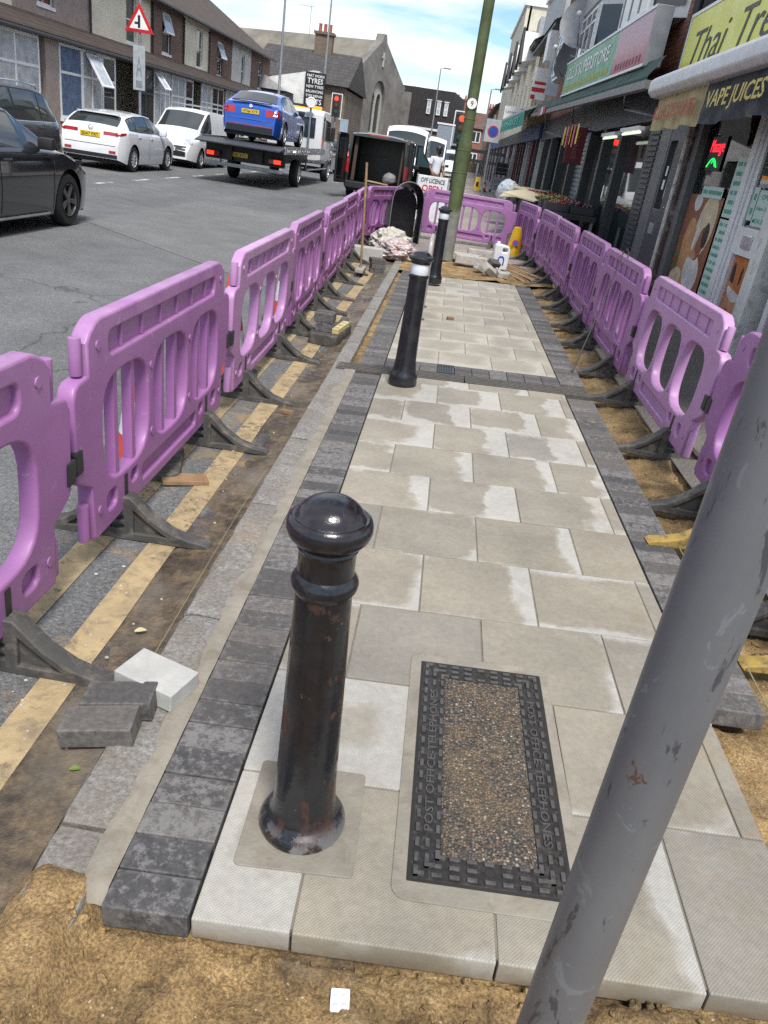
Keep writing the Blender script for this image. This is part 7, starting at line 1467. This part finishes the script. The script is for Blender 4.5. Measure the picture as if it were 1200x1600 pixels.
d2 = copy_tree(dsh); d2.location = (2.5, 23.6, 4.35); d2.rotation_euler = (0, 0, R(-40)); d2['label'] = 'black mesh looking satellite dish below the large grey one'
for ch_ in d2.children:
    if ch_.name.startswith('reflector'): ch_.data = ch_.data.copy(); ch_.data.materials[0] = GUT
def hang(name, label, cat, x, y, z0, z1, w_, m, face=-1):
    o = thing(name, label, cat, (x, y, 0)); B().box(-w_/2, w_/2, -0.03, 0.03, z0, z1).build('panel', m, o, bevel=0.006); B().tube([(w_/2, 0, z1-0.05), (w_/2+max(0.1, XS-x-w_/2), 0, z1-0.05)], 0.015, 6).build('bracket', GUT, o); return o
o = hang('hanging_banner', 'maroon hanging shop banner beside the superstore entrance', 'banner', 2.35, 17.6, 1.75, 2.45, 0.36, mat('maroon_banner', (0.11, 0.012, 0.018), 0.6)); txt('WINES', mat('dull_pink', (0.3, 0.1, 0.1), 0.6), o, (0, -0.032, 2.1), (0, 0, -1), (1, 0, 0), width=0.5, height=0.09)
o = hang('letting_board', 'white and red estate board on the wall beyond the superstore sign', 'sign', 2.6, 33.0, 3.9, 4.95, 0.55, WHITE); B().box(-0.27, 0.27, -0.034, -0.03, 4.15, 4.3).build('red_print', RED, o); B().box(-0.2, 0.25, -0.034, -0.03, 4.4, 4.5).build('red_print', RED, o); B().box(-0.27, -0.1, -0.034, -0.03, 3.9, 4.05).build('red_corner', RED, o)
o = hang('box_sign', 'pale blue white projecting box sign before the estate board', 'sign', 2.65, 28.5, 3.75, 4.75, 0.4, mat('pale_blue_sign', (0.5, 0.56, 0.64), 0.5)); txt('SHOP', mat('pale_ink', (0.2, 0.3, 0.5), 0.6), o, (0, -0.032, 4.5), (1, 0, 0), (0, 0, 1), width=0.3, height=0.1)
o = hang('lyca_sign', 'small white projecting phone card sign above the teal awning', 'sign', 2.25, 42.0, 3.35, 4.1, 0.75, WHITE); txt('Lycam', LETB, o, (-0.05, -0.032, 3.85), (1, 0, 0), (0, 0, 1), width=0.5, height=0.16); B().box(-0.37, -0.2, -0.034, -0.03, 3.35, 3.45).build('blue_corner', mat('sign_blue2', (0.03, 0.08, 0.35), 0.5), o)
o = thing('hanging_bunting', 'yellow and pink price tags hanging under the green awning', 'tags', (2.2, 16.5, 2.35))
for k in range(5): B().box(-0.004, 0.004, 0.5*k, 0.5*k+0.18, -0.25-0.05*(k % 2), 0.1).build('tag', (mat('yellow_tag', (0.65, 0.55, 0.03), 0.6), mat('pink_tag', (0.65, 0.1, 0.2), 0.6))[k % 2], o)
o = thing('hanging_string_sign', 'red and white tags on the front of the green awning', 'tags', (2.22, 24.5, 3.0))
for k in range(3): B().box(-0.006, 0.0, 0.7*k, 0.7*k+0.55, 0, 0.2).build('tag', (RED, WHITE, mat('pink_tag', (0.65, 0.1, 0.2), 0.6))[k], o)
# ---- produce stall
stl = thing('market_stall', 'dark produce stall outside the superstore behind the purple barriers', 'stall', (1.75, 15.2, 0.1))
B().box(0, 0.95, 0, 9, 0.72, 0.8).build('table_top', mat('stall_dark', (0.03, 0.032, 0.03), 0.7), stl); B().box(0.02, 0.06, 0, 9, 0.05, 0.72).build('skirt', mat('stall_green', (0.01, 0.03, 0.022), 0.8), stl)
for y in (0.1, 3, 6, 8.9): 
    for x in (0.06, 0.9): B().box(x-0.025, x+0.025, y-0.025, y+0.025, -0.08, 0.72).build('leg', GALV, stl)
FR = [('red_fruit', (0.22, 0.02, 0.015)), ('orange_fruit', (0.28, 0.1, 0.015)), ('green_fruit', (0.08, 0.13, 0.025)), ('purple_fruit', (0.05, 0.012, 0.03)), ('yellow_fruit', (0.28, 0.2, 0.04))]
crm = B(); addmesh(crm, plate([rrect(-0.23, 0.23, -0.2, 0.2, 0.02), rrect(-0.215, 0.215, -0.185, 0.185, 0.015)], 0.07, 0.003, res=1), Matrix.Translation((0, 0, 0.07))); crm.box(-0.22, 0.22, -0.19, 0.19, 0, 0.012); CRM = crm.mesh('crate'); CRM.materials.append(mat('dark_crate', (0.035, 0.035, 0.04), 0.6))
names = ['red apples', 'oranges', 'green peppers', 'aubergines', 'lemons']
k = 0
for iy in range(8):
    for ix in range(2):
        fn, fc = FR[(iy*2+ix*3) % 5]; nm = names[(iy*2+ix*3) % 5]
        o = thing('produce_crate', 'black crate of %s on the stall, %s row, %s' % (nm, 'street side' if ix == 0 else 'shop side', ['nearest', 'second', 'third', 'fourth', 'fifth', 'sixth', 'seventh', 'farthest'][iy]), 'crate', (2.0+0.47*ix, 15.7+0.95*iy, 0.91), 0, 'produce crates on the stall')
        link('crate', CRM, None, o); b = B()
        for q in range(26): b.ball((random.uniform(-0.17, 0.17), random.uniform(-0.15, 0.15), 0.09+random.uniform(0, 0.07)), random.uniform(0.033, 0.045), 8, 6)
        tag(b.build('produce', mat(fn, fc, 0.4, var=0.25), o, smooth=True), kind='stuff')
CARD = mat('cream_board', (0.62, 0.54, 0.36), 0.8, var=0.1, sc=3)
for (l, s, p, r, lab) in (((1.65, 17.9, 1.02), (0.7, 1.6), 0, (0.05, 0.1, -0.35), 'cream board lying over the near end of the stall'), ((1.5, 19.6, 0.96), (0.55, 1.5), 0, (0.06, -0.12, -0.2), 'cream board lying lower, nearest the footway'), ((1.95, 21.2, 1.06), (0.6, 1.4), 0, (0.0, 0.05, -0.5), 'cream board lying farthest along the stall')):
    tag(B().box(-s[0]/2, s[0]/2, -s[1]/2, s[1]/2, 0, 0.025).build('cardboard_sheet', CARD, None, loc=l, rot=r), lab, 'board', 'cream boards on the stall')
lump('plastic_sack', (1.5, 22.2, 0.9), (0.3, 0.5, 0.28), mat('pale_sack', (0.5, 0.54, 0.58), 0.5), 'pale blue white plastic sack at the far end of the stall', 'sack', 8.8, 0.3, 24)
# ---- buildings farther along
tb = thing('teal_awning', 'teal green shop awning with pale lettering farther along the shops', 'awning', (0, 0, 0)); TEAL = mat('teal_canvas', (0.02, 0.33, 0.26), 0.7, var=0.15, sc=2)
A0, A1 = (2.02, 29.6), (1.62, 43.0)
b = B(); b.grid(20, 3, lambda u, v: (lerp(A0[0], A1[0], u)+0.02*math.sin(9*u)*v, lerp(A0[1], A1[1], u), lerp(3.28, 2.84, v)-0.05*u*v)); b.build('valance', TEAL, tb, smooth='all')
b = B(); b.add([(A0[0], A0[1], 3.28), (A1[0], A1[1], 3.28), (2.95, 43, 3.7), (2.95, 29.6, 3.7), (A0[0], A0[1], 3.36), (A1[0], A1[1], 3.36), (2.95, 43, 3.8), (2.95, 29.6, 3.8)], [(0, 3, 2, 1), (4, 5, 6, 7), (0, 1, 5, 4), (1, 2, 6, 5), (2, 3, 7, 6), (3, 0, 4, 7)]); b.build('top', mat('grubby_white_awning', (0.5, 0.49, 0.45), 0.7, dirt=(0.25, 0.23, 0.2), dirtamt=0.5), tb)
d = Vector((A0[0]-A1[0], A0[1]-A1[1], 0)).normalized(); txt('SUPERMARKET', mat('pale_teal_print', (0.3, 0.6, 0.5), 0.7, bmp=0), tb, (lerp(A0[0], A1[0], 0.45)-0.03, lerp(A0[1], A1[1], 0.45), 3.05), d, (0, 0, 1), width=9.0, height=0.24)
def block_r(name, label, y0, y1, h, wm, wins, roof=None, eaves=True):
    o = thing(name, label, 'building', (XS, y0, 0.1), 0); W_ = y1-y0-0.01
    holes = [[(y-y0-w/2, z0), (y-y0+w/2, z0), (y-y0+w/2, z1), (y-y0-w/2, z1)] for y, w, z0, z1 in wins]
    b = B(); addmesh(b, plate([[(0, 2.9), (W_, 2.9), (W_, h), (0, h)]]+holes, 0.1, 0.002, res=1), frame_mat((0, 1, 0), (0, 0, 1), (0.1, 0, 0))); b.box(0.35, 6, 0, W_, 2.9, h); b.build('wall', wm, o)
    for y, w, z0, z1 in wins: win(o, y-y0, z0, w, z1-z0, 0.08, hbar=(0.5,), dirn=-1)
    B().box(0.5, 6, 0.02, W_-0.02, 0, 2.9).build('shop_interior', MC['dim_shop_wall'], o)
    n = int(W_/1.3)
    for k in range(n+1): B().box(-0.06, 0.4, W_*k/n-0.08 if k else 0.0, W_*k/n+0.08 if k < n else W_, 0, 2.88).build('shop_post', (WREND, GREYP, mat('maroon_post_paint', (0.16, 0.02, 0.03), 0.5), DGREY)[(k*7) % 4], o)
    for k in range(n): B().box(0.3, 0.33, W_*k/n+0.1, W_*(k+1)/n-0.1, 0.4 if k % 3 else 0.0, 2.5).build('shop_pane', MC['dim_shop_glass'], o)
    B().box(-0.15, 0.3, 0, W_, 2.45, 2.95).build('shop_fascia', (mat('blue_fascia', (0.03, 0.07, 0.22), 0.5), MC['charcoal_board'])[len(label) % 2], o)
    if eaves: B().box(-0.35, 0.1, 0, W_, h-0.12, h+0.06).build('eaves', GUT, o); B().add([(-0.4, 0, h), (-0.4, W_, h), (4, W_, h+2.6), (4, 0, h+2.6)], [(0, 1, 2, 3)]).build('roof', roof or ROOFB, o)
    return o
o = block_r('buff_terrace', 'buff brick building with a large grey dormer on its roof', 31.0, 40.0, 6.1, BUFF, [(33.5, 0.9, 3.7, 5.3), (37.0, 0.9, 3.7, 5.3)])
B().box(-0.05, 3, 1.2, 8.6, 6.05, 7.9).build('dormer', GREYP, o); B().box(-0.2, 3.1, 1.0, 8.8, 7.9, 8.05).build('dormer_roof', WHITEP, o); B().box(-0.45, 0.05, 0.0, 1.1, 4.9, 5.8).build('oriel', WHITEP, o)
o = block_r('cream_terrace', 'cream terrace with dark gabled eaves between the dormer and the tower', 40.0, 60.0, 6.6, CREAM, [(y, 0.9, 3.6, 5.2) for y in (42, 45, 48, 51, 54, 57)])
for k in range(4):
    y = 2+5*k; B().add([(-0.7, y, 5.9), (-0.7, y+2.4, 5.9), (-0.7, y+1.2, 7.3), (2, y, 6.6), (2, y+2.4, 6.6), (2, y+1.2, 7.3)], [(0, 1, 2), (0, 2, 5, 3), (1, 4, 5, 2), (0, 3, 4, 1)]).build('eaves_gable', WREND, o)
    B().tube([(-0.74, y-0.15, 5.8), (-0.74, y+1.2, 7.4), (-0.74, y+2.55, 5.8)], 0.07, 6).build('bargeboard', GUT, o)
    B().box(0.2, 2.2, y+0.3, y+2.1, 7.0, 8.6).build('roof_dormer', GREYP, o)
o = block_r('cream_tower', 'tall plain cream rendered block closing the row of shops', 60.0, 76.0, 11.0, render_('pale_cream_render', (0.62, 0.58, 0.47), amt=0.3), [(66, 1.0, 5, 6.6), (71, 1.0, 5, 6.6)], eaves=False); B().box(-0.15, 6.1, -0.1, 16.1, 11.0, 11.25).build('parapet', WHITEP, o)
o = block_r('end_shops', 'low row of shops beyond the cream tower', 76.0, 98.0, 6.0, BRO, [(80, 0.9, 3.6, 5.2), (86, 0.9, 3.6, 5.2)])
# roll cage, floor sign, street notice
rc = thing('roll_cage', 'grey wire roll cage trolley standing outside the far shops', 'trolley', (2.0, 44.0, 0.12))
for x in (0, 0.75):
    for y in (0, 0.8): B().cyl((x, y, 0.1), (x, y, 1.75), 0.025, n=6).build('upright', GALV, rc); B().ball((x, y, 0.06), 0.06, 8, 6).build('castor', TRIM, rc)
for k in range(8): B().tube([(0, 0, 0.15+0.22*k), (0.75, 0, 0.15+0.22*k), (0.75, 0.8, 0.15+0.22*k), (0, 0.8, 0.15+0.22*k), (0, 0, 0.15+0.22*k)], 0.012, 5).build('wire_hoop', GALV, rc)
B().box(0.1, 0.68, 0.05, 0.75, 0.9, 1.5).build('load_tray', TRIM, rc); B().box(0.1, 0.68, 0.05, 0.75, 0.2, 0.75).build('load_box', GREYP, rc)
c = copy_tree(cn0); c.location = (1.6, 43.2, 0.12); c.rotation_euler = (0, 0, 0); tag(c, 'small orange cone beside the far roll cage', 'cone', 'traffic cones along the barriers')
yf = thing('floor_sign', 'yellow folding floor sign beside the roll cage', 'floor sign', (1.25, 43.6, 0.12)); b = B(); b.add([(-0.18, -0.15, 0), (0.18, -0.15, 0), (0.12, 0, 0.65), (-0.12, 0, 0.65), (-0.18, 0.15, 0), (0.18, 0.15, 0)], [(0, 1, 2, 3), (5, 4, 3, 2)]); b.build('panel', mat('yellow_plastic', (0.62, 0.38, 0.02), 0.45), yf); B().box(-0.06, 0.06, -0.12, -0.1, 0.2, 0.42).build('symbol', LETB, yf)
ps = thing('parking_sign', 'white street sign with a blue disc on a post by the far shops', 'street sign', (1.1, 31.0, 0.1)); B().cyl((0, 0, 0), (0, 0, 3.0), 0.038, n=10).build('post', GALV, ps); B().box(-0.27, 0.27, -0.05, -0.03, 2.1, 2.85).build('plate', GREYP, ps); b = B(); b.lathe([(0.17, 0), (0.17, 0.01)], 22, frame_mat((1, 0, 0), (0, 0, 1), (0.02, -0.05, 2.45))); b.build('blue_disc', MC['sign_blue'], ps)
b = B(); b.lathe([(0.2, 0), (0.2, 0.006)], 22, frame_mat((1, 0, 0), (0, 0, 1), (0.02, -0.05, 2.45))); b.build('red_ring', MC['sign_red'], ps)
# beyond the houses: trees and land that end the view
for m_ in bpy.data.materials: m_.cycles.emission_sampling = 'NONE'
S.cycles.use_denoising = False; S.cycles.use_adaptive_sampling = False; S.cycles.max_bounces = 6; S.cycles.diffuse_bounces = 3; S.cycles.glossy_bounces = 3; S.cycles.transparent_max_bounces = 8; S.cycles.transmission_bounces = 3
S.cycles.caustics_reflective = False; S.cycles.caustics_refractive = False
